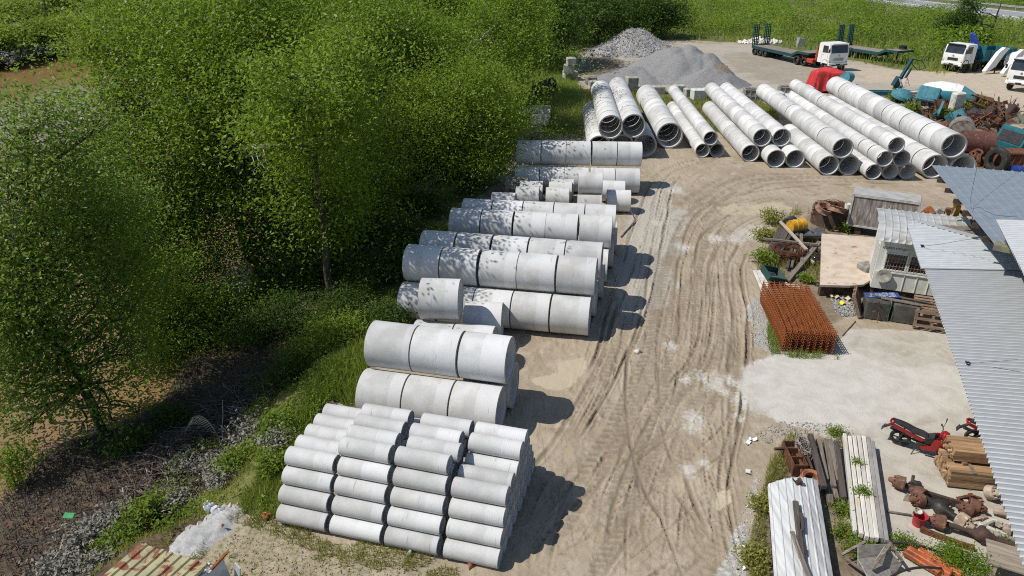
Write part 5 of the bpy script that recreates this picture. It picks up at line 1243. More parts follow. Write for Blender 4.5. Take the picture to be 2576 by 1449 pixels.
SCR = [(ladder(2.2, 1.2, 4), 'iron_frame', 'dark open iron frame tilted at the left of the scrap', (1660, 990), .5, .9, RUSTD, (.6, .2)), (ladder(1.8, 1.0, 3), 'iron_frame', 'rusty square frame below the dark tilted one', (1740, 1030), .4, .5, RUST, (.9, .1)),
       (bentplate(1.3, 1.3, .15), 'sheet_metal', 'brown rusty plate left of the whitish pillar', (1830, 960), .8, .3, RUST, (1.0, .1)), (MB().box((0, 0, 0), (2.0, .16, .2)), 'beam', 'teal beam crossing diagonally left of the pillar', (1830, 970), .9, .95, TEALP, (0, -.35)),
       (MB().box((0, 0, 0), (1.7, .14, .18)), 'beam', 'second teal beam below the diagonal one', (1800, 1000), .6, .8, TEAL, (0, -.2)), (bentplate(1.3, .9, .3), 'sheet_metal', 'bent teal sheet pointing down, in front of the pillar', (1900, 1085), .5, .9, TEALP, (.7, .5)),
       (bentplate(1.1, .8, .35), 'sheet_metal', 'folded teal sheet right below the pillar', (1970, 1040), .6, .4, TEALP, (.9, -.3)), (bentplate(.9, .6, .2), 'sheet_metal', 'small dark teal sheet beside the folded one', (1935, 1020), .5, 1.4, TEALD, (.5, .2)),
       (MB().box((0, 0, 0), (2.3, 1.1, .8), None, .05), 'rusty_box', 'large rusty box right of the drum mouth', (2160, 905), .5, -.4, RUST, (.1, .15)), (ladder(2.6, .8, 5), 'iron_frame', 'rusty ladder frame leaning on the large rusty box', (2230, 930), .7, -.9, RUST, (.5, .3)),
       (bentplate(1.5, .9, .3), 'sheet_metal', 'black curved sheet behind the grey drum', (2110, 1015), .5, .1, BLACKP, (.3, .1)), (MB().box((0, 0, 0), (.9, .7, .7), None, .1), 'engine_block', 'dark engine block amid rusty bars', (2290, 1000), .4, .4, RUSTD, (.2, .3)),
       (MB().box((0, 0, 0), (.7, .6, .8), None, .1), 'gearbox', 'dark gearbox at the top right of the scrap', (2470, 990), .7, .1, RUSTD, (.1, .5)), (MB().box((0, 0, 0), (3.0, .12, .16)), 'beam', 'long rusty beam lying across the right scrap', (2270, 1040), .8, -.15, RUST, (0, .1)),
       (MB().box((0, 0, 0), (2.4, .12, .16)), 'beam', 'rusty beam slanting above the grey drum', (2200, 1060), .7, .5, RUSTO, (0, -.25)), (MB().box((0, 0, 0), (2.2, .1, .14)), 'beam', 'thin dark beam sticking up right of the engine block', (2350, 960), .9, 1.2, RUSTD, (0, -.6)),
       (bentplate(1.6, 1.0, .4), 'sheet_metal', 'greenish bent sheet at the right frame edge', (2500, 1090), .5, -.4, mat('green_grey_paint', (.11, .14, .10), (.08, .07, .05), 4), (.4, .2)), (bentplate(1.1, .8, .35), 'sheet_metal', 'rust brown bent sheet below the greenish one', (2440, 1140), .4, .7, RUST, (.5, -.3)),
       (MB().box((0, 0, 0), (1.2, .8, .5), None, .06), 'axle_case', 'rusty axle case amid the bars', (2330, 1080), .4, .8, RUST, (.2, .2)), (bentplate(.9, .6, .3), 'sheet_metal', 'blue bent strip near the right edge', (2480, 1160), .8, 1.0, TEALP, (.7, .3)),
       (ladder(1.8, .7, 4, .07), 'iron_frame', 'dark twisted frame above the red brown drum', (2230, 1120), .6, .3, RUSTD, (.5, .5)), (MB().box((0, 0, 0), (1.9, .1, .12)), 'beam', 'rusty bar pointing at the old teal cab', (2290, 1180), .5, -.6, RUST, (0, .2)),
       (MB().box((0, 0, 0), (1.5, .1, .12)), 'beam', 'short rusty bar over the grey drum top', (2050, 1070), .9, .2, RUST, (0, -.2)), (bentplate(1.0, .9, .3), 'sheet_metal', 'dark iron sheet between pillar and grey drum', (2010, 1070), .4, 1.2, RUSTD, (.8, .1)),
       (MB().box((0, 0, 0), (.8, .6, .5), None, .06), 'gearbox', 'small rusty gearbox left of the grey drum', (1880, 1130), .25, .5, RUST, (.2, .1)), (MB().lathe([(-.2, .3), (.2, .3), (.2, .2), (-.2, .2)], 20, None, True), 'brake_drum', 'rusty ring among the dark bars', (2400, 1040), .6, .6, RUST, (.3, .4)),
       (MB().box((0, 0, 0), (2.6, .9, .1)), 'sheet_metal', 'grey plate lying left of the big scrap pieces', (1560, 960), .2, -.5, mat('grey_plate', (.3, .3, .29), (.2, .19, .17), 4), (.1, 0))]
for mbx, nm_, lb, p, z, an, m_, tl in SCR: put(mbx, nm_, lb, nm_.replace('_', ' '), c6(*p), z, an, m_, tl)
for lb, pts, r_, m_ in (('tangled rusty pipe arching over the dark bars', [(2240, 960, .9), (2300, 900, 1.6), (2350, 960, 1.1), (2400, 1050, .8)], .035, RUST), ('thin bent rod above the red brown drum', [(2210, 1080, .8), (2250, 1020, 1.5), (2330, 1060, .9)], .025, RUSTD), ('rusty cable looping at the right scrap edge', [(2420, 1080, .6), (2470, 1020, 1.1), (2540, 1080, .7), (2480, 1150, .4)], .03, RUST), ('long thin rod from pillar to rusty box', [(1990, 960, 1.2), (2100, 940, 1.3), (2230, 980, .9)], .025, RUSTD)):
    mb = MB(); mb.tube(catmull([tuple(gp(*c6(a, b), z)) for a, b, z in pts], .15), r_, 6); tag(mb.build('bent_rod', m_, None, 60), lb, 'rod', gS)
drum('large_drum', 'big grey mottled iron drum lying before the scrap', gp(*c6(2030, 1180), .75)+Vector((.2, .5, 0)), .82, 2.0, R(60), mat('mottled_iron', (.30, .27, .24), (.14, .11, .09), 4, c3=(.2, .09, .05), scale3=6), .05, 'drum', False, gS, False)
drum('large_drum', 'red brown iron drum right of the grey mottled one', gp(*c6(2160, 1290), .65)+Vector((.2, .4, 0)), .74, 1.9, R(-15), mat('red_oxide', (.125, .045, .035), (.085, .04, .032), 4, c3=(.22, .14, .10), scale3=7), 0, 'drum', False, gS, False)
# small shards nobody could count
sh = MB(); xx, yy = scatter(P(c6(1500, 960), c6(1700, 900), c6(2150, 930), c6(2560, 1000), c6(2576, 1180), c6(2300, 1200), c6(2250, 1180), c6(1900, 1110)), 420)
for a_, b_ in zip(xx, yy):
    z_ = .05+NR.rand()*.55
    if NR.rand() < .5: sh.box((a_, b_, z_), (.15+.5*NR.rand(), .05+.3*NR.rand(), .02+.05*NR.rand()), tuple(NR.rand(3)*3))
    else: sh.beam((a_, b_, z_), (a_+NR.normal()*.5, b_+NR.normal()*.5, z_+NR.normal()*.3), .03+.04*NR.rand(), .03)
tag(sh.build('scrap_litter', mat('mixed_rust', (.075, .045, .032), (.17, .075, .04), 1.1, c3=(.10, .13, .13), scale3=.7, lo3=.6, hi3=.65, rough=.9), None, 0), 'dark rusty shards littered between the scrap pieces', 'scrap litter', kind='stuff')
# weeds sprouting in the scrap
for k, (x_, y_, r_, lb) in enumerate([(1450, 900, 1.0, 'left of the cracked teal box'), (1850, 1060, .8, 'under the bent teal sheets'), (2110, 960, 1.0, 'behind the black curved sheet'), (2150, 1330, .9, 'in front of the red brown drum'), (2000, 1000, .7, 'right of the whitish pillar'), (1560, 1010, .7, 'at the left foot of the scrap'), (2280, 1340, .8, 'left of the old teal cab')]):
    g_ = gp(*c6(x_, y_)); shrub('green weeds growing %s' % lb, (g_.x, g_.y), r_, .8, LEAFB if k % 2 else LEAF, l=.2, n=20, group='weeds in the scrap heap', name='weed_clump', cat='weed')
# discarded teal truck cab, tyre, rusty crate and blue drum at the right edge
g_ = gp(*c6(2480, 1440)); t_ = thing('old_truck_cab', 'discarded teal truck cab with a tan cloth on its roof', 'truck cab', g_+Vector((.5, .6, .1)), R(190), gS)
W_ = 2.2; prof = [(-.9, .2), (.9, .2), (.95, .9), (.6, 1.75), (.4, 1.9), (-.75, 1.9), (-.9, 1.7)]
mb = MB(); mb.prism(prof, -W_/2, W_/2); mb.build('cab_body', TEAL, t_, 25)
for s_ in (-1, 1):
    mb = MB(); mb.prism([(.72, 1.0), (.48, 1.65), (-.05, 1.65), (-.05, 1.0)], s_*(W_/2)-.012, s_*(W_/2)+.012); mb.prism([(-.15, 1.0), (-.15, 1.65), (-.7, 1.65), (-.7, 1.0)], s_*(W_/2)-.012, s_*(W_/2)+.012); mb.build('side_window', BLACKP, t_, 0)
mb = MB(); mb.box((.80, 0, 1.32), (.03, 1.8, .72), (0, -.39, 0)); mb.build('windshield', BLACKP, t_, 0)
mb = MB(); mb.sheet((-.75, -.75, 1.915), (1, 0, 0), (0, 1.0, .0), (0, 0, 1), [(0, .0), (.3, .05), (.6, .02), (.9, .06), (1.15, 0), (1.35, -.3), (1.5, -.65)], .02, 4); mb.build('cloth', mat('tan_canvas', (.30, .24, .16), (.2, .16, .1), 4), t_, 60)
c7 = lambda x, y: ((3300+x/2.683)*.6389, (560+y/2.683)*.6389)
tyre(gp(*c7(1680, 190), .72), .78, .42, (0, .05, .25), 'big treaded tyre standing against the rusty crate', gS)
mb = MB(); mb.box((0, 0, .55), (2.8, 1.2, .9), None, .03); [mb.box((-1.3+.37*k, -.62, .55), (.06, .05, .8)) for k in range(8)]; mb.box((0, -.02, 1.05), (2.9, 1.3, .1)); o = mb.build('rusty_crate', RUST, None, 0); o.location = gp(*c7(1870, 290))+Vector((.2, .3, 0)); o.rotation_euler = (0, 0, -.12); tag(o, 'ribbed rusty crate right of the standing tyre', 'crate', gS)
drum('oil_drum', 'blue and white oil drum lying at the right frame edge', gp(*c7(1910, 300), .32), .3, .9, -.1, mat('blue_drum', (.025, .05, .22), (.5, .5, .52), 1.6, lo=.55, hi=.6, stretch=(3, .1, .1), rough=.45), 0, 'drum', False, gS)
for k, (x_, y_) in enumerate([(1420, 150), (1470, 130), (1450, 200), (1510, 180), (1550, 215)]):
    mb = MB(); mb.lathe([(-.12, .36), (.12, .36), (.12, .24), (-.12, .24)], 20, None, True); put(mb, 'brake_drum', 'rusty brake drum left of the standing tyre, %s from the left' % ORD[k], 'brake drum', c7(x_, y_), .3+.12*(k % 2), .6*k, RUST, (.3*k, .5))
# ------------------------------------------------------------------ guard house, workshop roofs, junk corner
jc = lambda x, y: (1852.8+x*.33069, 447.2+y*.33069)
Z0 = Vector((0, 0, 0))
def zinc(name, c1, c2, rough, metal, moss=0.0, axis=None, rib=None):
    t = NT(name); v = t.coord(True); n = t.noise(v, 1.2, 5, .6); f = t.noise(v, 40, 3)
    ml = t.n('VectorMath', operation='MULTIPLY'); t.l(v, ml.inputs[0]); ml.inputs[1].default_value = axis or (1.2, 5, 1)
    st = t.noise(ml.outputs[0], 1.3, 4, .6)
    c = t.mix(t.step(st, .36, .66), c1, c2)
    c = t.mix(t.math('MULTIPLY', t.step(f, .58, .75), .35), c, tuple(x*.6 for x in c1))
    if rib is not None:        # rib shade painted into the valleys of the corrugation
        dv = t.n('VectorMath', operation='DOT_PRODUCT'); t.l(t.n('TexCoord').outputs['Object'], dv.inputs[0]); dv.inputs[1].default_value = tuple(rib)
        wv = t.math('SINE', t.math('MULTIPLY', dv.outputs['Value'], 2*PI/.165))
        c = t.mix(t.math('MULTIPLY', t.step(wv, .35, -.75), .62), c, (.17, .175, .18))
    if moss: c = t.mix(t.math('MULTIPLY', t.step(n, 1-moss, 1.12-moss), .7), c, (.22, .24, .12))
    return t.fin(c, t.math('MULTIPLY_ADD', st, .25, rough-.1), metal, .5)
ZINC = zinc('corrugated_zinc', (.50, .515, .52), (.40, .415, .425), .45, .28)
ZINCB = zinc('blue_grey_roofing', (.255, .295, .33), (.21, .245, .28), .5, .25)
ZINCO = zinc('old_zinc', (.52, .53, .53), (.36, .36, .35), .5, .25, .42)
BROWNR = mat('brown_old_roofing', (.20, .165, .135), (.13, .105, .085), 2, stretch=(6, 1, 1), rough=.9)
DARKW = mat('dark_base', (.03, .028, .026), (.05, .045, .04), 3)
EA, EE = gp(2285, 552, 3.0), gp(2545, 1330, 3.0)
ed = (EE-EA).normalized(); up = Vector((-ed.y, ed.x, 0)); up = up if up.x > 0 else -up; upz = (up+Vector((0, 0, .14))).normalized(); nrm_ = Vector((0, 0, 1))
root = thing('workshop_shed', 'long open workshop with a pale corrugated roof at the right edge', 'shed', EA.xy.to_3d())
rel = lambda p: Vector(p)-EA.xy.to_3d()
def corr(s0, s1, off, zoff, U, hip):
    mb = MB(); k = 6; pitch = .165; n = int((s1-s0)/pitch)*k; top_, bot_ = [], []
    for i in range(n+1):
        s_ = s0+pitch*i/k; h = .040*math.sin(2*PI*i/k)
        a_ = rel(EA+ed*s_-up*off)+nrm_*(h+zoff); b_ = rel(EA+ed*s_)+upz*(min(U, .9*s_+.03) if hip and s_ < 2.25 else U)+nrm_*(h+zoff)
        top_.append((a_, a_.lerp(b_, .5), b_))
    vs = [tuple(q) for t3 in top_ for q in t3]; m3 = len(vs); vs += [(x, y, z-.006) for x, y, z in vs]
    fs = []
    for i in range(n):
        for j in (0, 1):
            a_ = i*3+j; fs += [(a_, a_+3, a_+4, a_+1), (m3+a_, m3+a_+1, m3+a_+4, m3+a_+3)]
        fs += [(i*3, m3+i*3, m3+i*3+3, i*3+3), (i*3+2, i*3+5, m3+i*3+5, m3+i*3+2)]
    return mb.add(vs, fs)
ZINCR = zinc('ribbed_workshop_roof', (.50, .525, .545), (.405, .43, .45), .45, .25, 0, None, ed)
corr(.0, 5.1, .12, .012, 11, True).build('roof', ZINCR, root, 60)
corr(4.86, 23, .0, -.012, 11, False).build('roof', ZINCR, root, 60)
HB = EA+ed*2.3+upz*2.08
mb = MB(); mb.beam(rel(EA)+Vector((0, .05, .05)), rel(HB)+Vector((0, .05, .05)), .26, .03); mb.beam(rel(EA)+Vector((0, -.06, .02)), rel(HB)+Vector((0, -.06, .02)), .05, .05); mb.build('hip_flashing', ZINC, root, 0)
C1 = gp(2452, 560, 3.0); C0 = gp(2300, 549, 2.95)
mb = MB(); mb.add([tuple(rel(EA)+Vector((.05, .1, 0))), tuple(rel(HB)+Vector((.1, .1, 0))), tuple(rel(C1)+Vector((1.6, .2, .0))), tuple(rel(C0)+Vector((.3, .2, -.05)))], [(0, 1, 2, 3)])
mb.add([tuple(Vector(v)-Vector((0, 0, .05))) for v in mb.v[:4]], [(3, 2, 1, 0)]); mb.build('hip_end', BROWNR, root, 0)
mb = MB()
for k in range(6):
    q = rel(EA+ed*(1+k*3.6)+up*4.0); mb = MB(); mb.box((q.x, q.y, 1.7), (.12, .12, 3.4)); mb.build('post', RUSTD, root, 0)
    q2 = rel(EA+ed*(1+k*3.6)+up*9); mb = MB(); mb.box((q2.x, q2.y, 2.0), (.12, .12, 4.0)); mb.build('post', RUSTD, root, 0)
mb = MB()
for k in range(5): mb.beam(rel(EA+ed*2.6)+upz*(.4+2.2*k)-nrm_*.1, rel(EA+ed*22.6)+upz*(.4+2.2*k)-nrm_*.1, .06, .1)
mb.build('purlin', RUSTD, root, 0)
mb = MB(); a_, b_ = rel(EA+ed*2+up*10), rel(EA+ed*23+up*10); mb.beam(a_+Vector((0, 0, 2)), b_+Vector((0, 0, 2)), .1, 3.9); mb.build('back_wall', ZINCO, root, 0)
# taller shed with standing seam roof
TL, BL, TR = gp(2343, 415, 4.6), gp(2502, 614, 4.3), gp(2576, 433, 4.75)
root = thing('tall_shed', 'tall shed roofed in ribbed blue grey metal above the workshop', 'shed', TL.xy.to_3d()); o3 = TL.xy.to_3d()
du = (TR-TL).normalized(); prof = []
for k in range(26): prof += [(k*.3, 0), (k*.3+.235, 0), (k*.3+.252, .034), (k*.3+.272, .034), (k*.3+.289, 0)]
mb = MB(); mb.sheet(TL-o3, du, BL-TL, (0, 0, 1), prof, .008, 2); mb.build('roof', ZINCB, root, 20)
for k in range(7):
    q = TL.lerp(BL, .06+.145*k)-o3; mb = MB(); mb.box(q+Vector((.42, -.02, -.15)), (1.0, .09, .16), (0, 0, math.atan2(du.y, du.x))); mb.build('purlin', RUSTD, root, 0)
q = BL-o3; mb = MB(); mb.box(q+du*.55+Vector((.05, -.06, -.08)), (1.25, .5, .16), (0, 0, math.atan2(du.y, du.x)-.15)); mb.build('gutter', mat('mossy_board', (.16, .15, .12), (.22, .22, .12), 3), root, 0)
for q in (TL.lerp(BL, .3)+du*3.2, TL.lerp(BL, .9)+du*4, TL+du*6): mb = MB(); mb.box((q.x-o3.x, q.y-o3.y, 2.2), (.16, .16, 4.4)); mb.build('post', RUSTD, root, 0)
# third roof at the frame edge
RA_, RB_ = gp(2505, 553, 5.0), gp(2600, 738, 5.0); e3 = (RB_-RA_).normalized(); u3 = Vector((-e3.y, e3.x, 0)); u3 = u3 if u3.x > 0 else -u3; u3z = (u3+Vector((0, 0, .1))).normalized()
root = thing('side_shed', 'corrugated roof corner of the next shed at the right frame edge', 'shed', RA_.xy.to_3d())
prof = [(.165*i/6, .034*math.sin(2*PI*i/6)) for i in range(6*80)]
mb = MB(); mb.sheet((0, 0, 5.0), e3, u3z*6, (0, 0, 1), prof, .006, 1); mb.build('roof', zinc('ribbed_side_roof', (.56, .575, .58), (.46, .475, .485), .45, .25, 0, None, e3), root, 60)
for k in (1, 5, 9): mb = MB(); mb.box((e3.x*k+u3.x*3, e3.y*k+u3.y*3, 2.2), (.12, .12, 4.4)); mb.build('post', RUSTD, root, 0)
# yellow post with floodlight and cables over the roofs
g_ = gp(2409, 514, 3.4); root = thing('yellow_post', 'yellow steel post holding a small black floodlight between the roofs', 'post', (g_.x, g_.y, 0))
mb = MB(); mb.box((0, 0, 1.7), (.22, .22, 3.4), None, .02); mb.build('column', mat('yellow_paint', (.52, .27, .02), (.40, .19, .02), 4, c3=(.2, .12, .05), scale3=9, lo3=.65, hi3=.72, rough=.5), root, 0)
mb = MB(); mb.tube([(-.25, -.13, 2.2), (-.1, -.13, 3.4), (.12, -.1, 4.2)], .03, 7); mb.build('pole', RIMM, root); mb = MB(); mb.box((.25, -.15, 3.78), (.36, .12, .28), (0, 0, .3), .03); mb.build('floodlight', BLACKP, root, 30)
def cable(label, pts, r=.006):
    mb = MB(); mb.tube(catmull([tuple(p) for p in pts], .2), r, 5); tag(mb.build('cable', BLACKP, None, 60), label, 'cable', 'cables across the roofs')
cable('drooping black cable from the floodlight pole over the blue grey roof', [g_+Vector((.12, -.1, 4.2)), gp(2442, 499, 4.75), gp(2466, 521, 4.68), gp(2501, 540, 4.62), gp(2575, 547, 4.62)])
cable('taut black wire across the upper corrugated roof', [gp(2320, 619, 3.15), gp(2360, 615, 3.35), gp(2450, 600, 4.0), gp(2500, 596, 4.4)])
cable('black wire fixed to the lower roof eave, running right', [gp(2438, 914, 3.08), gp(2480, 911, 3.25), gp(2580, 903, 3.6)])
for lb, p_ in (('black wire bracket on the upper eave of the corrugated roof', (2321, 619)), ('black wire bracket on the lower eave of the corrugated roof', (2436, 914))):
    mb = MB(); mb.lathe([(-.02, .05), (.02, .05), (.02, .03), (-.02, .03)], 14, None, True); mb.box((0, .06, 0), (.06, .05, .03)); o = mb.build('bracket', BLACKP); o.location = gp(*p_, 3.1); o.rotation_euler = (0, 1.0, .2); tag(o, lb, 'bracket', 'wire brackets')

# guard house
HA = math.atan2(up.y, up.x)
root = thing('guard_house', 'small white guard house with barred windows and a curved zinc roof', 'guard house', gp(2189, 722, .45), HA)
WALLP = mat('stained_white_panel', (.74, .74, .69), (.60, .61, .52), 1.6, c3=(.34, .38, .20), scale3=1.8, lo3=.62, hi3=.85, stretch=(2, 1, .6), rough=.7, bump=.1)
W_, D_, H_ = 2.45, 1.7, 2.15
win = [(.28, 1.02), (1.10, 1.86)]; wz0, wz1 = .82, 1.50
mb = MB()
mb.box((W_/2, .04, wz0/2), (W_, .08, wz0)); mb.box((W_/2, .04, (wz1+H_)/2), (W_, .08, H_-wz1))
for x0_, x1_ in ((0, win[0][0]), (win[0][1], win[1][0]), (win[1][1], W_)): mb.box(((x0_+x1_)/2, .04, (wz0+wz1)/2), (x1_-x0_, .08, wz1-wz0))
mb.box((.04, D_/2+.04, H_/2), (.08, D_-.08, H_)); mb.box((W_-.04, D_/2+.04, H_/2), (.08, D_-.08, H_)); mb.box((W_/2, D_, H_/2), (W_-.16, .08, H_)); mb.box((W_/2, D_/2, .03), (W_-.16, D_-.1, .06))
mb.build('wall', WALLP, root, 0)
for x0_, x1_ in win:
    mb = MB(); w2, wc = x1_-x0_, (x0_+x1_)/2
    for z_ in (wz0, wz1): mb.box((wc, -.015, z_), (w2+.08, .04, .05))
    for x_ in (x0_, x1_): mb.box((x_, -.015, (wz0+wz1)/2), (.05, .04, wz1-wz0))
    f_ = mb.build('window', WALLP, root, 0)
    mb = MB()
    for k in range(1, 7): mb.box((x0_+w2*k/7, -.03, (wz0+wz1)/2), (.014, .014, wz1-wz0))
    for k in range(1, 4): mb.box((wc, -.032, wz0+(wz1-wz0)*k/4), (w2, .014, .014))
    mb.build('bars', mat('rusty_bars', (.30, .22, .18), (.20, .10, .06), 9), f_, 0)
    mb = MB(); mb.box((wc, .06, (wz0+wz1)/2), (w2-.02, .01, wz1-wz0-.02)); mb.build('pane', GLASS, f_, 0)
mb = MB(); [mb.box((x_, -.015, .40), (.02, .03, .78)) for x_ in (.62, 1.06, 1.5, 1.9)]; mb.box((W_/2, -.03, .72), (W_*.94, .03, .05)); mb.build('panel_strip', WALLP, root, 0)
mb = MB(); mb.box((.0, .6, 1.0), (.05, .9, 1.5)); mb.build('side_mesh', mat('white_lattice', (.5, .5, .47), (.34, .33, .30), 14), root, 0)
fc = bpy.data.curves.new('lettering', 'FONT'); fc.body = 'GUARD HOUSE 1'; fc.size = .118; fc.extrude = .004
ft = bpy.data.objects.new('lettering_text', fc); col.objects.link(ft); bpy.context.view_layer.update(); fm = bpy.data.meshes.new_from_object(ft); bpy.data.objects.remove(ft)
fo = bpy.data.objects.new('lettering', fm); col.objects.link(fo); fo.parent = root; fo.location = (.10, -.006, 1.66); fo.rotation_euler = (PI/2, 0, 0); fm.materials.clear(); fm.materials.append(BLACKP)
mb = MB(); prof = []
for k in range(13): prof += [(k*.24-.2, 0), (k*.24-.2+.19, 0), (k*.24-.2+.205, .035), (k*.24-.2+.225, .035)]
arc = [tuple(q) for q in catmull([(-.38, 2.06), (-.30, 2.20), (-.15, 2.36), (.2, 2.55), (.8, 2.66), (1.4, 2.68), (1.9, 2.6), (2.1, 2.5)], .12)]
m_ = len(prof); vs = [(u, y_, z_+h) for y_, z_ in arc for u, h in prof]; q = len(vs); vs += [(x, y, z-.012) for x, y, z in vs]
fs = [(j*m_+i, j*m_+i+1, (j+1)*m_+i+1, (j+1)*m_+i) for j in range(len(arc)-1) for i in range(m_-1)]; fs += [tuple(q+a for a in f)[::-1] for f in fs]
mb.add(vs, fs); mb.build('roof', ZINCO, root, 50)
mb = MB(); mb.prism([(y_, z_-.02) for y_, z_ in arc]+[(2.1, 2.1), (-.1, 2.1)], -.02, .04, Matrix.Rotation(PI/2, 4, 'Z') @ Matrix.Scale(-1, 4, (0, 1, 0))); mb.build('gable', WALLP, root, 0)
for x_ in (.1, 1.2, 2.3):
    for y_ in (.1, 1.5): mb = MB(); mb.box((x_, y_, -.2), (.1, .1, .5)); mb.build('stilt', RUSTD, root, 0)
o = put(MB().lathe([(0, .10), (.02, .26), (.10, .28), (.10, .22), (.05, .10)], 22, axis='Z'), 'basin', 'round whitish basin hung on the guard house front', 'basin', jc(1098, 730), 1.05, HA, mat('dirty_white_plastic', (.55, .54, .47), (.35, .33, .27), 5), (PI/2, 0)); o['group'] = ''
o.location = root.matrix_basis @ Vector((.34, -.06, .60)); del o['group']
# box body behind
a_, b_ = gp(*jc(893, 120), 1.95), gp(*jc(1405, 188), 1.95); an = math.atan2((b_-a_).y, (b_-a_).x); L_ = (b_-a_).length
root = thing('truck_box', 'old grey truck box body with streaked side behind the guard house', 'truck box', (a_.x, a_.y, 0), an)
BOXM = mat('streaked_grey_panel', (.30, .27, .25), (.15, .125, .11), 3.0, c3=(.62, .60, .56), scale3=3.5, lo3=.57, hi3=.7, stretch=(3.5, 1, .5), rough=.8, bump=.1)
mb = MB(); mb.box((L_/2, .55, 1.15), (L_, 1.1, 1.55), None, .03); mb.build('body', BOXM, root, 0)
mb = MB(); mb.box((L_/2, .55, 1.94), (L_+.03, 1.14, .05), None, .02); mb.build('roof', mat('grey_box_roof', (.36, .355, .35), (.28, .27, .26), 2), root, 0)
mb = MB()
for x_ in (0, L_): mb.box((x_, -.01, 1.15), (.09, .06, 1.56)); 
mb.box((L_/2, -.01, 1.88), (L_, .06, .08)); mb.box((L_/2, -.01, .40), (L_, .06, .08)); mb.build('edge_trim', mat('pale_trim', (.58, .57, .52), (.42, .41, .37), 5), root, 0)
mb = MB(); [mb.box((x_, .55, .19), (.3, 1.0, .38)) for x_ in (.5, L_-.5)]; mb.build('support', RUSTD, root, 0)
# big tan slab
cs = [gp(2067, 588, .55), gp(2206, 598, .55), gp(2212, 690, .55), gp(2172, 716, .55), gp(2138, 719, .55), gp(2063, 717, .55)]
mb = MB(); mb.slab([(p.x, p.y) for p in cs], .47, .56); mb.build('concrete_slab', mat('tan_slab', (.55, .465, .37), (.46, .37, .28), 2.2, c3=(.33, .16, .08), scale3=2.3, lo3=.61, hi3=.68, rough=.95, bump=.5), None, 0)
tag(bpy.data.objects['concrete_slab'], 'broad tan slab with rusty stains lying level beside the guard house', 'slab')
for p, dx, dy, lb in ((cs[0], .3, -.4, 'far left'), (cs[5], .3, .3, 'near left'), (cs[4], -.2, .4, 'near right'), (cs[1], -.4, -.4, 'far right')):
    mb = MB(); mb.box((p.x+dx, p.y+dy, .235), (.3, .2, .47)); tag(mb.build('timber_prop', RUSTD, None, 0), 'dark timber prop under the %s corner of the tan slab' % lb, 'prop', 'props under the tan slab')

# junk around the slab
def plank(pa, za, pb, zb, w_, h_, m, label, name='plank', cat='plank', group='old timbers on the junk heap'):
    mb = MB(); a, b = gp(*pa, za), gp(*pb, zb); mb.box((0, 0, 0), ((b-a).length, w_, h_), None, .012); o = mb.build(name, m, None, 30); o.matrix_world = Matrix.Translation((a+b)/2) @ (b-a).to_track_quat('X', 'Z').to_matrix().to_4x4(); return tag(o, label, cat, group)
OLDWOOD = mat('weathered_timber', (.20, .165, .135), (.11, .09, .075), 3, c3=(.32, .29, .25), scale3=5, stretch=(.4, 5, 5), rough=.95, bump=.4)
DARKWOOD = mat('dark_timber', (.085, .068, .06), (.05, .04, .036), 3, c3=(.16, .13, .115), scale3=6, stretch=(.4, 5, 5), rough=.9, bump=.4)
PALEWOOD = mat('pale_timber', (.46, .39, .32), (.34, .27, .21), 3, stretch=(.4, 5, 5), rough=.9)
for k, (xa, ya, xb, yb) in enumerate([(330, 385, 235, 575), (350, 390, 255, 585), (372, 392, 275, 592), (395, 398, 295, 598), (430, 405, 320, 590)]): plank(jc(xa, ya), .55, jc(xb, yb), .25, .15, .14, DARKWOOD, 'dark plank in the slanting row by the yellow drum, %s from the left' % ORD[k])
for xa, ya, za, xb, yb, zb, w_, m_, lb in ((335, 335, .8, 535, 550, .5, .13, PALEWOOD, 'pale slender beam crossing over the dark planks'), (200, 462, .5, 620, 510, .6, .09, OLDWOOD, 'long thin grey beam lying across the junk heap'), (385, 785, .1, 632, 488, .5, .2, OLDWOOD, 'broad weathered beam slanting up to the tan slab'), (440, 445, .5, 660, 445, .5, .1, DARKWOOD, 'dark board lying level by the slab edge'),
                              (492, 430, .55, 497, 640, .3, .13, OLDWOOD, 'grey post in the middle of the junk heap'), (430, 510, .4, 385, 690, .15, .12, DARKWOOD, 'dark plank right of the slanting row'), (455, 515, .4, 420, 680, .15, .11, OLDWOOD, 'grey brown plank beside the rust tangle'), (545, 600, .25, 590, 650, .2, .1, PALEWOOD, 'short pale offcut near the tan slab')):
    plank(jc(xa, ya), za, jc(xb, yb), zb, w_, .1, m_, lb)
def tangle(label, c, rx, ry, rz, n, r, m, name='wire_tangle'):
    mb = MB()
    for k in range(n):
        a = NR.rand()*6.28; sp = 1.2+NR.rand()*3; rr_ = .5+.5*NR.rand(); ph = NR.rand()*6.28
        mb.tube([(rx*rr_*math.cos(a+sp*t_/7), ry*rr_*math.sin(a+sp*t_/7), rz*(.1+.9*abs(math.sin(ph+t_*.4)))+.05*NR.normal()) for t_ in range(8)], r, 4, False)
    o = mb.build(name, m, None, 60); o.location = c; return tag(o, label, 'wire')
tangle('tangled rust red wire under the crossing beams', gp(*jc(385, 620)), .8, .75, .5, 130, .008, RUST); tangle('dark rusty wire heap at the left of the tan slab', gp(*jc(560, 620)), .6, .8, .35, 70, .008, RUSTD)
tangle('large round coil of rusty wire beside the truck box', gp(*jc(705, 345)), .95, .8, .95, 260, .010, RUST, 'wire_coil')
mb = MB(); mb.lathe([(0, .9), (.8, .82), (.8, .6), (0, .7)], 26, axis='Z'); o = mb.build('wire_drum', RUSTD); o.location = gp(*jc(705, 345)); tag(o, 'dark round core inside the large wire coil', 'drum')
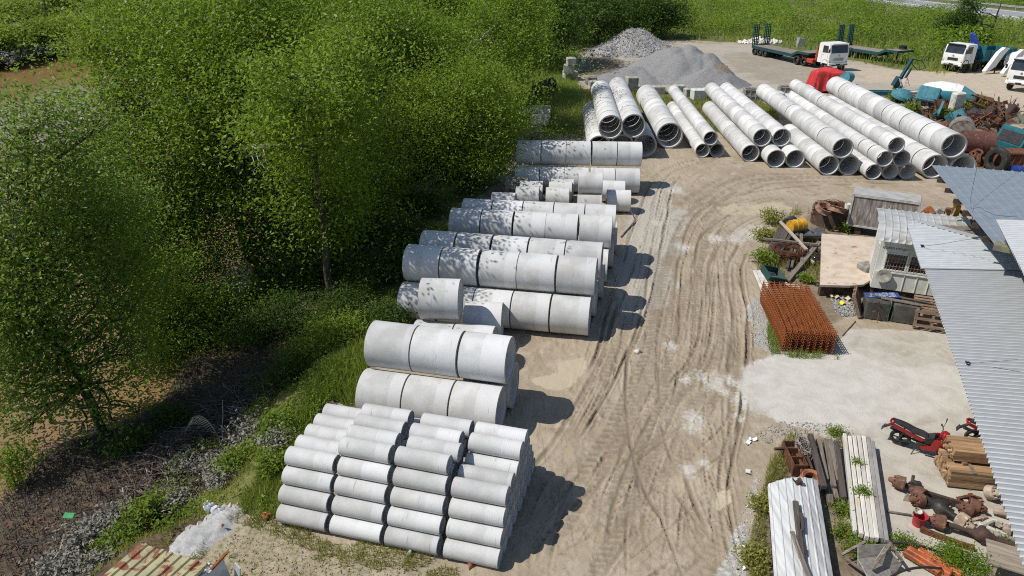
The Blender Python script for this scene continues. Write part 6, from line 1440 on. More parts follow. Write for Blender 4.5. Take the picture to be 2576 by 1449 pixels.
for lb, p_, z_, rx in (('rusty wheel rim on the wire coil, tilted left one', jc(670, 232), 1.1, .35), ('rusty wheel rim on the wire coil, right one', jc(765, 240), 1.12, -.2)):
    o = MB().lathe([(-.12, .42), (-.10, .34), (.10, .34), (.12, .42), (.13, .40), (.10, .31), (-.10, .31), (-.13, .40)], 28, None, True, 'Z').build('wheel_rim', mat('pale_rust_rim', (.34, .22, .16), (.2, .1, .065), 7)); o.location = gp(*p_, z_); o.rotation_euler = (rx, .25, 0); tag(o, lb, 'wheel rim', 'rims on the wire coil')
o = MB().lathe([(0, .13), (.25, .16), (.25, .14), (.05, .11)], 18, axis='Z').build('bucket', WHITEP); o.location = gp(*jc(843, 235), .95); tag(o, 'small white bucket on the wire coil', 'bucket')
drum('oil_drum', 'yellow oil drum lying on the junk heap', gp(*jc(458, 362), .75), .28, .8, .35, mat('yellow_drum', (.55, .30, .02), (.42, .21, .02), 5, rough=.45))
drum('oil_drum', 'black drum behind the yellow one', gp(*jc(405, 345), .75), .28, .6, .9, BLACKP)
mb = MB(); mb.sheet((-.9, -.5, 0), (1, 0, 0), (0, 1, 0), (0, 0, 1), [(.22*i, .1*math.sin(i*2.1)) for i in range(9)], .01, 5); o = mb.build('plastic_sheet', mat('black_sheet', (.05, .052, .055), (.11, .11, .11), 5, rough=.5)); o.location = gp(*jc(560, 415), .45); tag(o, 'crumpled dark plastic sheet right of the yellow drum', 'plastic sheet')
# green tub and white boards
root = thing('tub', 'dark green rectangular tub lying tilted on white boards', 'tub', gp(*jc(262, 750), .32), R(35)); root.rotation_euler = (.45, .35, R(28))
mb = MB(); w_, d_, h_ = .95, .62, .26
mb.box((0, 0, -.02), (w_-.1, d_-.1, .03)); [mb.box((s_*w_/2, 0, h_/2), (.03, d_, h_), (0, s_*.15, 0)) for s_ in (-1, 1)]; [mb.box((0, s_*d_/2, h_/2), (w_-.02, .03, h_), (-s_*.15, 0, 0)) for s_ in (-1, 1)]
mb.build('shell', mat('green_tub', (.022, .07, .062), (.03, .05, .045), 5, rough=.5), root, 0); mb = MB(); mb.box((0, 0, .0), (w_-.14, d_-.14, .012)); mb.build('residue', mat('dried_residue', (.16, .27, .25), (.35, .40, .38), 5), root, 0)
for k, (xa, ya, xb, yb) in enumerate([(135, 705, 235, 940), (160, 702, 262, 935), (185, 705, 290, 930)]): plank(jc(xa, ya), .12+.03*k, jc(xb, yb), .1+.03*k, .13, .03, mat('white_board', (.66, .64, .60), (.52, .49, .44), 3), 'white painted board under the green tub, %s from the left' % ORD[k], group='white boards')
for k in range(5): plank(jc(345+28*k, 790+6*k), .15, jc(420+20*k, 835+5*k), .12, .06, .05, PALEWOOD, 'short pale batten behind the rusty mesh stack, %s from the left' % ORD[k], group='short battens')
# rusty reinforcement cages
root = thing('mesh_stack', 'stack of bright rusty reinforcement mesh cages on the concrete', 'mesh stack', gp(1967, 885), math.atan2((gp(2089, 892)-gp(1967, 885)).y, (gp(2089, 892)-gp(1967, 885)).x))
w_, d_, nb, nc = 1.58, 3.75, 9, 23
for lv in range(11):
    mb = MB(); z_ = .05+.081*lv; jx, jy = NR.normal()*.003, NR.normal()*.004
    for k in range(nb): x_ = w_*k/(nb-1)+jx; mb.tube([(x_, jy, z_), (x_, d_+jy, z_)], .018, 5, False)
    for k in range(nc): y_ = d_*(k+.5)/nc+jy; mb.tube([(jx-.02, y_, z_+.02), (w_+.02+jx, y_, z_+.02)], .013, 4, False)
    mb.build('mesh_panel', RUSTO, root, 60)
mb = MB()
for k in range(nb):
    x_ = w_*k/(nb-1)
    for lv in range(8):
        z_ = .06+.112*lv
        mb.tube([(x_, 0, z_), (x_+.05, -.05, z_+.05), (x_+.02, 0, z_+.11)], .012, 4, False); mb.tube([(x_, d_, z_), (x_+.04, d_+.05, z_+.05), (x_+.02, d_, z_+.11)], .012, 4, False)
for k in range(nc):
    y_ = d_*(k+.5)/nc
    for x_, s_ in ((-.02, -1), (w_+.02, 1)): mb.tube([(x_, y_, .05), (x_+.03*s_, y_+.03, .4), (x_, y_, .90)], .010, 4, False)
mb.build('end_hooks', RUSTO, root, 60)
# blocks, pallets and sign before the guard house
DBLK = mat('black_stained_concrete', (.085, .08, .070), (.045, .043, .038), 2.5, c3=(.17, .165, .14), scale3=5, rough=.95, bump=.5)
for lb, xa, ya, xb, yb in (('dark stained concrete block below the blue sign', 958, 1075, 1150, 1098), ('dark stained concrete block right of the one below the sign', 1165, 1098, 1375, 1132)):
    a, b = gp(*jc(xa, ya)), gp(*jc(xb, yb)); d_ = b-a; mb = MB(); mb.box((d_.length/2, .35, .38), (d_.length-.02, .7, .76), None, .05); o = mb.build('concrete_block', DBLK, None, 30); o.location = a; o.rotation_euler = (0, 0, math.atan2(d_.y, d_.x)); tag(o, lb, 'concrete block', 'dark blocks before the guard house')
g_ = gp(*jc(955, 800)); mb = MB(); mb.box((0, 0, .4), (.55, .6, .8), None, .05); o = mb.build('concrete_block', mat('mottled_block', (.27, .255, .23), (.12, .11, .10), 3, rough=.95), None, 30); o.location = g_+Vector((.1, .1, 0)); o.rotation_euler = (0, 0, .3); tag(o, 'mottled concrete block between slab and guard house', 'concrete block', 'dark blocks before the guard house')
PALW = mat('pallet_wood', (.24, .165, .115), (.15, .10, .075), 3, c3=(.36, .28, .21), scale3=4, stretch=(.5, 4, 4), rough=.95)
def pallet(label, loc, rot, w_=1.1, d_=1.0, n=7, m=PALW):
    root = thing('pallet', label, 'pallet', loc); root.rotation_euler = rot
    for z_, k_ in ((.115, n), (.0, 3)):
        for k in range(k_):
            mb = MB(); mb.box((0, -d_/2+d_*(k+.5)/k_, z_), (w_, .1, .02)); mb.build('board', m, root, 0)
    mb = MB(); [mb.box((x_, 0, .0575), (.09, d_, .09)) for x_ in (-w_/2+.05, 0, w_/2-.05)]; mb.build('bearer', m, root, 0)
    return root
pallet('wooden pallet leaning on its edge left of the dark blocks', gp(*jc(905, 940), .50), (R(68), 0, R(62)), .95, .95)
pallet('upright wooden pallet right of the dark blocks, partly under the roof', gp(*jc(1490, 1080), .42), (R(78), 0, HA), 1.15, .75, 3); pallet('flat wooden pallet behind the upright one', gp(*jc(1480, 985), .65), (R(18), 0, HA), 1.1, .9, 6)
root = thing('signboard', 'blue signboard with white lettering lying upside down on the block', 'sign', gp(*jc(1105, 893), .80), HA+PI+.12); root.rotation_euler = (.10, .12, HA+PI+.12)
mb = MB(); mb.box((0, 0, 0), (1.15, .52, .02)); mb.build('board', mat('blue_board', (.02, .06, .24), (.03, .07, .2), 4, rough=.5), root, 0)
mb = MB()
for r_, wd_ in ((.15, (.3, .22, .3)), (.03, (.2, .34, .18)), (-.09, (.34, .3, .2)), (-.2, (.18, .2))):
    x_ = -.46
    for q in wd_:
        for s_ in range(int(q/.045)): mb.box((x_+.045*s_+.02, r_, .012), (.026, .05+.012*((s_*7) % 3), .004))
        x_ += q+.06
mb.build('lettering', WHITEP, root, 0)
for xa, ya, xb, yb, lb in ((1030, 890, 1390, 965, 'long brown batten lying over the blocks and sign'), (1100, 915, 1420, 975, 'second brown batten on the dark blocks'), (1230, 905, 1500, 960, 'brown batten reaching to the flat pallet')): plank(jc(xa, ya), .83, jc(xb, yb), .82, .07, .05, OLDWOOD, lb, 'batten', 'batten', 'battens on the dark blocks')
mb = MB(); mb.tube([tuple(gp(*jc(1085, 935), .86)), tuple(gp(*jc(1090, 1000), .45)), tuple(gp(*jc(1068, 1105), .02))], .012, 5); tag(mb.build('bent_rod', RUST), 'thin rusty rod leaning on the dark block', 'rod')
mb = MB(); mb.tube([tuple(gp(*jc(1185, 950), .78)), tuple(gp(*jc(1165, 1010), .5)), tuple(gp(*jc(1145, 1095), .03))], .014, 5); tag(mb.build('hose', mat('green_hose', (.02, .16, .07), (.03, .1, .05), 5)), 'green hose hanging between the two dark blocks', 'hose')
mb = MB(); mb.tube([tuple(gp(*jc(805, 1200), .02)), tuple(gp(*jc(905, 1090), .04))], .02, 5); tag(mb.build('stick', OLDWOOD), 'thin stick lying on the concrete by the mesh stack', 'stick')
for k, (x_, y_, m_, lb) in enumerate([(745, 900, 'tan_paper', 'tan paper scrap on the rubble right of the mesh stack'), (840, 915, 'tan_paper', 'tan paper scrap left of the leaning pallet'), (800, 950, 'yellow_scrap', 'small yellow plastic scrap near the leaning pallet')]):
    mb = MB(); mb.sheet((-.15, -.12, 0), (1, 0, 0), (0, .24, 0), (0, 0, 1), [(.06*i, .05*math.sin(i*1.7+k)) for i in range(6)], .006, 3); o = mb.build('paper_scrap', mat(m_, (.55, .43, .28) if 'tan' in m_ else (.65, .58, .05), rough=.8)); o.location = gp(*jc(x_, y_), .08); tag(o, lb, 'scrap', 'light scraps by the pallets')
n = 900; x, y = scatter(P(jc(720, 900), jc(870, 890), jc(900, 1050), jc(780, 1060), jc(740, 1000)), n); tag(stone_field('rubble', np.stack([x, y, GZv(x, y)+.02], 1), .035, STONEL), 'pale rubble between mesh stack and leaning pallet', 'rubble', kind='stuff')
for x_, y_, r_, h_, m_, lb in ((530, 795, .3, .35, LEAFB, 'bright green weed at the slab corner'), (840, 400, .4, .45, LEAFB, 'green weed in front of the wire coil'), (225, 480, .6, .55, GRASSY, 'dry weed at the left of the long thin beam'), (215, 660, .5, .5, LEAFB, 'green weed behind the green tub'), (260, 350, .5, .8, GRASSY, 'tall dry weed behind the pale beam'), (1440, 790, .35, .5, LEAF, 'green weed right of the guard house front')):
    g_ = gp(*jc(x_, y_)); shrub(lb, (g_.x, g_.y), r_, h_, m_, l=.13, n=40, group='weeds in the junk corner', name='weed_clump', cat='weed', per=12)
# rusty scrap behind, under the tall shed
for k, (x_, y_, lb, m_) in enumerate([(900, 770, 'orange rusty casing behind the zinc hip', RUSTO), (960, 775, 'brown bent scrap behind the zinc hip', RUST), (1070, 740, 'pale engine part behind the zinc hip', RIMM), (1050, 790, 'whitish bar in the scrap left of the yellow post', OLDW), (1300, 790, 'rusty hoop right of the yellow post', RUSTD), (1380, 810, 'rusty casing under the tall shed edge', RUST), (1150, 790, 'rusty plate left of the yellow post', RUST)]):
    mb = MB()
    if k in (4,): mb.lathe([(-.06, .42), (.06, .42), (.06, .32), (-.06, .32)], 22, None, True)
    elif k in (0, 5, 6): mb = bentplate(.9, .6, .3)
    elif k == 3: mb.box((0, 0, 0), (.9, .1, .1))
    else: mb.box((0, 0, 0), (.6, .45, .4), None, .1); mb.lathe([(-.3, .16), (.3, .16)], 14)
    put(mb, 'scrap_part', lb, 'scrap part', c7(x_, y_), .55, .5*k, m_, (.3, .2*k))['group'] = 'scrap behind the guard house'
# ------------------------------------------------------------------ near right corner and near left corner
lr = lambda x, y: (1852.8+x*.31664, 990.3+y*.31664)
# stack of arched metal sheets with dark planks on top
Mz = .50
fl, fr_, nr_, nl = gp(*lr(255, 705), Mz), gp(*lr(648, 672), Mz), gp(*lr(800, 1500), Mz), gp(*lr(300, 1500), Mz)
u_ = (fr_-fl); wS = u_.length; u_ = u_.normalized(); v_ = ((nr_+nl)/2-(fr_+fl)/2)*1.25
WSHEET = zinc('whitened_zinc', (.60, .605, .60), (.40, .405, .405), .6, .08, 0, (9, .5, 1))
prof = []
nrib = 7
for k in range(nrib*8+1):
    q = k/(nrib*8); rib = {0: .0, 1: .018, 2: .018, 3: 0}.get(k % 8, 0); prof.append((wS*q, rib+.15*(1-(2*q-1)**2)-.09))
for k, lb in enumerate(('lowest', 'middle', 'topmost')):
    mb = MB(); mb.sheet(fl+Vector((0, 0, .03*k-.06))-v_*.004*k, u_, v_, (0, 0, 1), prof, .006, 6); o = mb.build('roofing_sheet', WSHEET, None, 18)
    tag(o, 'long whitened metal sheet, %s of the near stack' % lb, 'metal sheet', 'stacked metal sheets')
mb = MB(); mb.slab([(p.x, p.y) for p in [q+(Vector((nr_.x+nl.x+fl.x+fr_.x, nr_.y+nl.y+fl.y+fr_.y, 0))/4-q.xy.to_3d())*.08 for q in (fl, fl+v_, fl+v_+u_*wS, fr_)]], .02, .33); o = mb.build('sheet_base', DARKW, None, 0); tag(o, 'dark low base under the whitened metal sheets', 'bearers')  # one solid dark block added as base under the sheets
zt = Mz+.13
plank(lr(468, 855), zt+.05, lr(520, 1310), zt+.05, .13, .06, DARKWOOD, 'dark board lying lengthwise on the metal sheets', group='dark boards on the metal sheets'); plank(lr(512, 950), zt+.05, lr(520, 1090), zt+.05, .1, .06, DARKWOOD, 'short dark board beside the lengthwise one', group='dark boards on the metal sheets'); plank(lr(440, 1095), zt+.09, lr(590, 1500), zt+.08, .10, .05, OLDWOOD, 'slanting brown board on the metal sheets', group='dark boards on the metal sheets'); plank(lr(542, 1215), zt+.04, lr(545, 1275), zt+.04, .05, .04, DARKWOOD, 'tiny dark offcut on the metal sheets', group='dark boards on the metal sheets')
mb = MB(); mb.box((0, 0, 0), (.16, .1, .1), None, .02); mb.box((.02, 0, .06), (.08, .14, .06)); mb.tube([(-.1, 0, .02), (-.16, .02, .1)], .02, 5); o = mb.build('clamp', RUSTD, None, 0); o.location = gp(*lr(495, 705), Mz+.12); tag(o, 'small rusty clamp at the far end of the metal sheets', 'clamp')
# dark sleepers
for k, (xa, ya, xb, yb, za, m_, lb) in enumerate([(585, 330, 695, 745, .42, DARKWOOD, 'dark heavy sleeper resting highest, leftmost'), (650, 370, 712, 690, .25, OLDWOOD, 'worn grey sleeper under the highest one'), (712, 370, 770, 745, .2, OLDWOOD, 'grey brown sleeper in the middle of the dark bundle'), (740, 372, 815, 700, .2, OLDWOOD, 'sleeper with one pale edge in the dark bundle'), (790, 385, 850, 830, .24, DARKWOOD, 'dark grey sleeper rightmost in the bundle'), (700, 560, 748, 880, .14, OLDWOOD, 'thin grey sleeper lowest in the dark bundle'), (745, 640, 790, 840, .10, OLDWOOD, 'short grey sleeper poking out near the weeds')]):
    plank(lr(xa, ya), za, lr(xb, yb), za-.02, .14, .13, m_, lb, 'sleeper', 'sleeper', 'dark sleepers beside the white beams')
# white concrete piles
PILEC = mat('pale_pile_concrete', (.60, .575, .52), (.48, .455, .40), 2, c3=(.52, .36, .20), scale3=1.6, lo3=.66, hi3=.76, stretch=(.5, 3, 3), rough=.9, bump=.3); PILEG = mat('grey_pile_concrete', (.30, .29, .275), (.22, .21, .20), 2, rough=.95, bump=.4)
tops = [(857, 330), (895, 350), (932, 348), (970, 348), (1008, 350), (1042, 356), (1076, 390)]; bots = [(940, 1112), (990, 1127), (1035, 1150), (1075, 1160), (1113, 1160), (1152, 1165), (1190, 1180)]
for k in range(7):
    o = plank(lr(*tops[k]), .22, lr(*bots[k]), .22+.012*((k*5) % 3), .098, .15, PILEG if k > 4 else PILEC, '%s concrete beam in the flat row, %s from the left' % ('grey' if k > 4 else 'pale', ORD[k]), 'concrete_beam', 'concrete beam', 'row of square concrete beams'); o['kind'] = 'thing'
for k, q in enumerate((.12, .88)):
    a, b = gp(*lr(tops[0][0]+(bots[0][0]-tops[0][0])*q, tops[0][1]+(bots[0][1]-tops[0][1])*q), .07), gp(*lr(tops[6][0]+(bots[6][0]-tops[6][0])*q, tops[6][1]+(bots[6][1]-tops[6][1])*q), .07); mb = MB(); mb.beam(a, b, .12, .12); tag(mb.build('timber_bearer', OLDWOOD, None, 0), '%s timber bearer under the square concrete beams' % ('near' if k else 'far'), 'bearer')
# rusty scrap left of the sleepers
mb = MB(); [mb.box((s_*.17, 0, .2), (.03, 1.0, .36)) for s_ in (-1, 1)]; [mb.box((0, y_, .2), (.34, .03, .36)) for y_ in (-.49, -.15, .2, .49)]; mb.box((0, 0, .06), (.3, .95, .04)); o = mb.build('iron_box', RUST, None, 0); o.location = gp(*lr(448, 560)); o.rotation_euler = (0, 0, -.05); tag(o, 'open rusty iron box divided in cells', 'box')
o = MB().lathe([(-.09, .28), (-.07, .22), (.07, .22), (.09, .28), (.1, .26), (.07, .19), (-.07, .19), (-.1, .26)], 26, None, True, 'Z').build('wheel_rim', mat('copper_rust', (.36, .15, .075), (.22, .09, .05), 6, rough=.6)); o.location = gp(*lr(595, 690), .25); o.rotation_euler = (.35, .1, 0); tag(o, 'copper coloured wheel rim behind the metal sheets', 'wheel rim')
for xa, ya, xb, yb, lb, m_ in ((500, 400, 520, 660, 'rusty channel bar in the corner scrap', RUST), (530, 400, 600, 600, 'dark rusty bar under the leftmost sleeper', RUSTD), (300, 440, 470, 432, 'thin dark bar poking over the grass', RUSTD), (480, 480, 560, 640, 'brown curved bar by the iron box', RUST)): plank(lr(xa, ya), .3, lr(xb, yb), .22, .07, .07, m_, lb, 'iron_bar', 'iron bar', 'iron bars in the corner scrap')
tangle('pale rope and rusty wire beside the iron box', gp(*lr(535, 480), .1), .25, .4, .3, 40, .012, RIMM)

# motorcycles
def motorcycle(label, p, ang, lean, red=True):
    t_ = thing('motorcycle', label, 'motorcycle', p); t_.rotation_euler = (lean, 0, ang); t_.scale = (.92, .92, .92)
    REDM = mat('glossy_red', (.31, .010, .013), (.24, .008, .011), 3, rough=.25, bump=0, spec=.6); WB = 1.24; r = .285
    for x_, nm_ in ((0, 'wheel'), (WB, 'wheel')):
        tb = tyre_mb(r, .10, .76, 32, .005).build(nm_, RUBBER, t_, 40); tb.location = (x_, 0, r); tb.rotation_euler = (0, 0, PI/2)
        mb = MB(); mb.lathe([(-.03, r*.78), (.03, r*.78), (.03, r*.68), (-.03, r*.68)], 24, None, True)
        for k in range(5): a = 2*PI*k/5; mb.beam((0, .03*math.cos(a), .03*math.sin(a)), (0, r*.7*math.cos(a), r*.7*math.sin(a)), .03, .02)
        mb.lathe([(-.06, .05), (.06, .05)], 12); mb.build('rim', BLACKP, tb, 30)
    mb = MB(); mb.lathe([(-.01, .11), (.01, .11)], 20, Matrix.Translation((WB, .07, r)) @ Matrix.Rotation(PI/2, 4, 'Z')); mb.build('brake_disc', CHROME, t_)
    mb = MB()
    for s_ in (-.065, .065): mb.tube([(WB, s_, r), (WB-.22, s_, .78)], .022, 8)
    mb.build('fork', BLACKP, t_)
    mb = MB(); mb.tube([(WB-.22, 0, .80), (WB-.27, 0, .95)], .03, 8); mb.tube([(WB-.33, -.33, .98), (WB-.28, -.2, .97), (WB-.27, 0, .95), (WB-.28, .2, .97), (WB-.33, .33, .98)], .014, 8)
    for s_ in (-.33, .33): mb.tube([(WB-.33, s_*.86, .98), (WB-.35, s_*1.06, .98)], .021, 8)
    mb.build('handlebar', BLACKP, t_)
    for s_ in (-1, 1):
        mb = MB(); mb.tube([(WB-.29, s_*.24, .98), (WB-.25, s_*.31, 1.18)], .008, 6); mb.box((WB-.26, s_*.32, 1.21), (.03, .12, .07), None, .02); mb.build('mirror', BLACKP, t_, 30)
    mb = MB(); secs = [(WB-.10, .07, .70, .10), (WB-.22, .15, .80, .13), (WB-.32, .16, .90, .08), (WB-.40, .10, .94, .04)]
    mb.lathe([(-.13, .05), (-.08, .11), (.02, .13), (.10, .10), (.14, .03)], 14, Matrix.Translation((WB-.18, 0, .90)) @ Matrix.Rotation(.7, 4, 'Y') @ Matrix.Scale(1.25, 4, (0, 1, 0))); mb.build('headlamp_cowl', REDM if red else BLACKP, t_)
    mb = MB(); mb.box((WB-.07, 0, .86), (.03, .16, .1), (0, -.35, 0), .02); mb.build('headlight', LAMP, t_, 30)
    for s_ in (-1, 1):
        mb = MB(); mb.prism([(WB-.14, .84), (WB-.16, .58), (WB-.30, .36), (.62, .26), (.55, .34), (.78, .48), (.80, .62), (WB-.40, .76)], s_*.17-.02, s_*.17+.02); mb.build('side_fairing', REDM, t_, 30)
        mb = MB(); mb.prism([(-.36, .80), (-.30, .86), (.05, .76), (.42, .66), (.62, .60), (.55, .52), (.2, .58), (-.1, .68)], s_*.115-.02, s_*.115+.02); mb.build('tail_panel', REDM, t_, 30)
    mb = MB(); mb.prism([(.62, .66), (WB-.42, .80), (WB-.36, .70), (.75, .50), (.6, .52)], -.13, .13); mb.build('leg_cover', BLACKP, t_, 30)
    mb = MB()
    pts = [(.66, .70, .10), (.52, .74, .125), (.30, .76, .13), (.10, .83, .12), (-.10, .87, .11), (-.28, .89, .07)]
    vs = []
    for x_, z_, w_ in pts: vs += [(x_, -w_, z_-.04), (x_, -w_*.8, z_+.025), (x_, 0, z_+.04), (x_, w_*.8, z_+.025), (x_, w_, z_-.04), (x_, 0, z_-.07)]
    n6 = len(pts); fs = [(j*6+i, j*6+(i+1) % 6, (j+1)*6+(i+1) % 6, (j+1)*6+i) for j in range(n6-1) for i in range(6)]+[tuple(range(6))[::-1], tuple(range(6*n6-6, 6*n6))]
    mb.add(vs, fs); mb.build('seat', BLACKP, t_, 60)
    mb = MB(); mb.box((.62, 0, .36), (.34, .22, .24), None, .05); mb.lathe([(-.12, .1), (.12, .1)], 16, Matrix.Translation((.52, 0, .33)) @ Matrix.Rotation(PI/2, 4, 'Z')); mb.lathe([(0, .07), (.24, .06)], 14, Matrix.Translation((.72, 0, .38)) @ Matrix.Rotation(-.2, 4, 'Y')); mb.build('engine', RUSTD, t_, 30)
    mb = MB(); mb.tube([(.85, .1, .33), (.75, .14, .2), (.35, .15, .22), (.2, .16, .26)], .018, 8); mb.tube([(.25, .16, .25), (-.32, .17, .42)], [.04, .055], 10); mb.build('exhaust', BLACKP, t_)
    mb = MB(); mb.beam((.5, .09, .33), (0, .09, r), .03, .05); mb.beam((.5, -.09, .33), (0, -.09, r), .03, .05); [mb.tube([(-.02, s_*.12, .3), (.06, s_*.12, .68)], .025, 8) for s_ in (-1, 1)]; mb.build('swing_arm', BLACKP, t_)
    mb = MB(); mb.prism([(WB+r*1.1*math.cos(a), r+r*1.1*math.sin(a)) for a in np.linspace(.5, 2.5, 9)]+[(WB+r*1.05*math.cos(a), r+r*1.05*math.sin(a)) for a in np.linspace(2.5, .5, 9)], -.06, .06); mb.build('front_mudguard', REDM if red else BLACKP, t_, 30)
    mb = MB(); mb.beam((-.25, 0, .76), (-.52, 0, .48), .10, .03); mb.box((-.50, 0, .50), (.02, .17, .15), (0, .4, 0)); mb.build('number_plate_holder', BLACKP, t_, 0); mb = MB(); mb.box((-.34, 0, .82), (.06, .14, .06), None, .02); mb.build('tail_light', REDM, t_, 30)
    mb = MB(); mb.tube([(.45, -.12, .25), (.38, -.3, .03)], .014, 6); mb.build('side_stand', BLACKP, t_)
    return t_
pa, pb = gp(*lr(1285, 402)), gp(*lr(1545, 490)); d_ = pb-pa
motorcycle('red and black motorcycle parked on the pale concrete beside the timber', pa, math.atan2(d_.y, d_.x), R(10))
pa = gp(*lr(1860, 400)); motorcycle('second motorcycle half hidden behind the timber bundle, only seat and tail showing', pa+Vector((.05, .0, 0)), R(-25), R(8))

# sawn timber bundles, every batten its own piece
TIMB = mat('sawn_timber', (.31, .195, .105), (.19, .105, .055), 2, c3=(.42, .29, .165), scale3=2.2, lo3=.5, hi3=.65, stretch=(.3, 4, 4), rough=.85, bump=.2, vary=.25)
a, b = gp(*lr(1672, 748)), gp(*lr(2150, 800)); an = math.atan2((b-a).y, (b-a).x); Lt = 2.6
def timber_bundle(o_, ncol, nrow, w_, h_, lbl, grp):
    me = MB().box((Lt/2, 0, 0), (Lt, w_*.95, h_*.94), None, .004).build('timber_batten', TIMB, None, 0); first = True; names = ['lowest', 'second', 'third', 'fourth', 'fifth', 'top', ]
    for j in range(nrow):
        for i in range(ncol):
            q = me if first else me.copy()
            if not first: col.objects.link(q)
            first = False
            q.matrix_world = Matrix.Translation(o_) @ Matrix.Rotation(an, 4, 'Z') @ Matrix.Translation((NR.normal()*.025, w_*(i+.5), h_*(j+.5)+.05)) @ Matrix.Rotation(NR.normal()*.003, 4, 'Z')
            tag(q, 'brown sawn batten in the %s layer of the %s timber bundle' % ('top' if j == nrow-1 else names[j], lbl), 'timber', grp)
wv = Vector((-math.sin(an), math.cos(an), 0))
timber_bundle(a, 9, 6, .105, .078, 'lower', 'battens of the lower bundle'); timber_bundle(a+wv*.33+Vector((.10, 0, .55)), 8, 5, .085, .062, 'upper', 'battens of the upper bundle')
for k, q in enumerate((.2, .5, .8)):
    p_ = a+Vector((math.cos(an), math.sin(an), 0))*Lt*q+wv*.47; mb = MB(); mb.box((0, 0, .535), (.07, .95, .035)); mb.box((0, 0, .022), (.08, .95, .045)); o = mb.build('spacer', OLDWOOD, None, 0); o.location = p_; o.rotation_euler = (0, 0, an); tag(o, 'timber spacers between the two bundles, %s from the left' % ORD[k], 'spacer')
mb = MB(); mb.box((0, 0, 0), (.12, .09, .07), None, .01); o = mb.build('wood_block', TIMB, None, 0); o.location = a+Vector((.45, .28, .56)); tag(o, 'tiny wood block on the lower timber bundle ledge', 'wood block')

# truck axles and hubs
DRUMM = mat('rusty_drum_brown', (.17, .082, .052), (.10, .052, .037), 5, c3=(.26, .15, .10), scale3=9, rough=.85, bump=.4); GREASE = mat('greasy_black_iron', (.028, .026, .025), (.07, .055, .045), 4, rough=.5, bump=.4); DUSTY = mat('dusty_hub', (.40, .33, .26), (.24, .17, .12), 4, c3=(.55, .52, .47), scale3=7, rough=.95, bump=.4)
def hub(parent, c, ax, r, w_, m=DRUMM, name='brake_drum'):
    T_ = Matrix.Translation(c) @ Vector(ax).to_track_quat('X', 'Z').to_matrix().to_4x4(); mb = MB()
    mb.lathe([(-w_/2, r*.98), (-w_/2+.03, r*1.04), (-w_/2+.06, r*.98), (w_/2-.05, r*.97), (w_/2, r*.90), (w_/2, r*.55), (w_/2+.06, r*.50), (w_/2+.14, r*.34), (w_/2+.16, r*.2)], 28, T_)
    mb.lathe([(-w_/2-.02, r*.5), (-w_/2-.02, r*.2), (-w_/2-.12, r*.18)], 18, T_)
    for k in range(8): a = 2*PI*k/8; mb.lathe([(w_/2, .02), (w_/2+.05, .02)], 6, T_ @ Matrix.Translation((0, r*.72*math.cos(a), r*.72*math.sin(a))))
    return mb.build(name, m, parent, 35)
def axle(label, pa, za, pb, zb, r, m, diff=None, curve=0, hubs=((0, DRUMM), (1, DRUMM)), ht=.11, name='truck_axle'):
    a, b = gp(*pa, za), gp(*pb, zb); root = thing(name, label, 'axle', a.xy.to_3d(), 0, 'old truck axles on the concrete'); o_ = a.xy.to_3d(); a, b = a-o_, b-o_; d_ = (b-a).normalized()
    mb = MB(); pts = [a.lerp(b, t_) for t_ in np.linspace(0, 1, 13)]
    for i, p_ in enumerate(pts): p_.z -= curve*math.sin(PI*i/12)**.5*.14 if curve else 0
    for i in range(12): mb.beam(pts[i], pts[i+1]+(pts[i+1]-pts[i])*.06, .085, ht)
    if diff is not None:
        c = a.lerp(b, diff); T_ = Matrix.Translation(c) @ d_.to_track_quat('X', 'Z').to_matrix().to_4x4(); mb.lathe([(-.34, .055), (-.22, .075), (-.13, .13), (-.05, .16), (.05, .16), (.13, .13), (.22, .075), (.34, .055)], 22, T_); mb.lathe([(-.02, .14), (.16, .11), (.26, .075), (.32, .05)], 18, T_ @ Matrix.Rotation(PI/2, 4, 'Z')); [mb.lathe([(-.02, .018), (.02, .018)], 6, T_ @ Matrix.Translation((.07, .15*math.cos(q), .15*math.sin(q)))) for q in np.linspace(0, 5.5, 9)]
        mb.tube([a, b], .062, 12)
    mb.build('axle_beam', m, root, 35)
    for e, hm in hubs: hub(root, a if e == 0 else b, -d_ if e == 0 else d_, r, .22, hm)
    return root
axle('front axle with a curved beam, lying nearest the timber', lr(1300, 705), .22, lr(1890, 890), .22, .17, RUSTD, None, .5)
axle('greasy driving axle with differential bulge in the middle of the axle pile', lr(1455, 800), .2, lr(1800, 1015), .26, .19, GREASE, .48, 0, ((0, DRUMM), (1, DUSTY)))
axle('rear axle stretching to the lower right, its left drum near the bucket', lr(1615, 1020), .2, lr(2250, 1215), .2, .18, RUSTD, .55, 0, ((0, DRUMM), (1, DUSTY)), .09)
axle('bare rusty axle beam without drums below the red bucket', lr(1465, 1070), .1, lr(1890, 1225), .1, .1, RUST, None, .3, (), .12)
for lb, p_, z_, ax_, r_, m_ in (('loose brown drum beside the greasy axle end', lr(1430, 885), .18, (-1, -.2, .2), .17, DRUMM), ('dusty cream hub leaning at the timber end', lr(2010, 840), .22, (.3, -.6, .5), .18, DUSTY), ('dark rusty drum behind the dusty ended axle', lr(1815, 960), .16, (-.8, .2, .2), .15, DRUMM)):
    root = thing('brake_hub', lb, 'brake drum', gp(*p_), 0, 'loose drums in the axle pile'); hub(root, Vector((0, 0, z_)), ax_, r_, .2, m_)
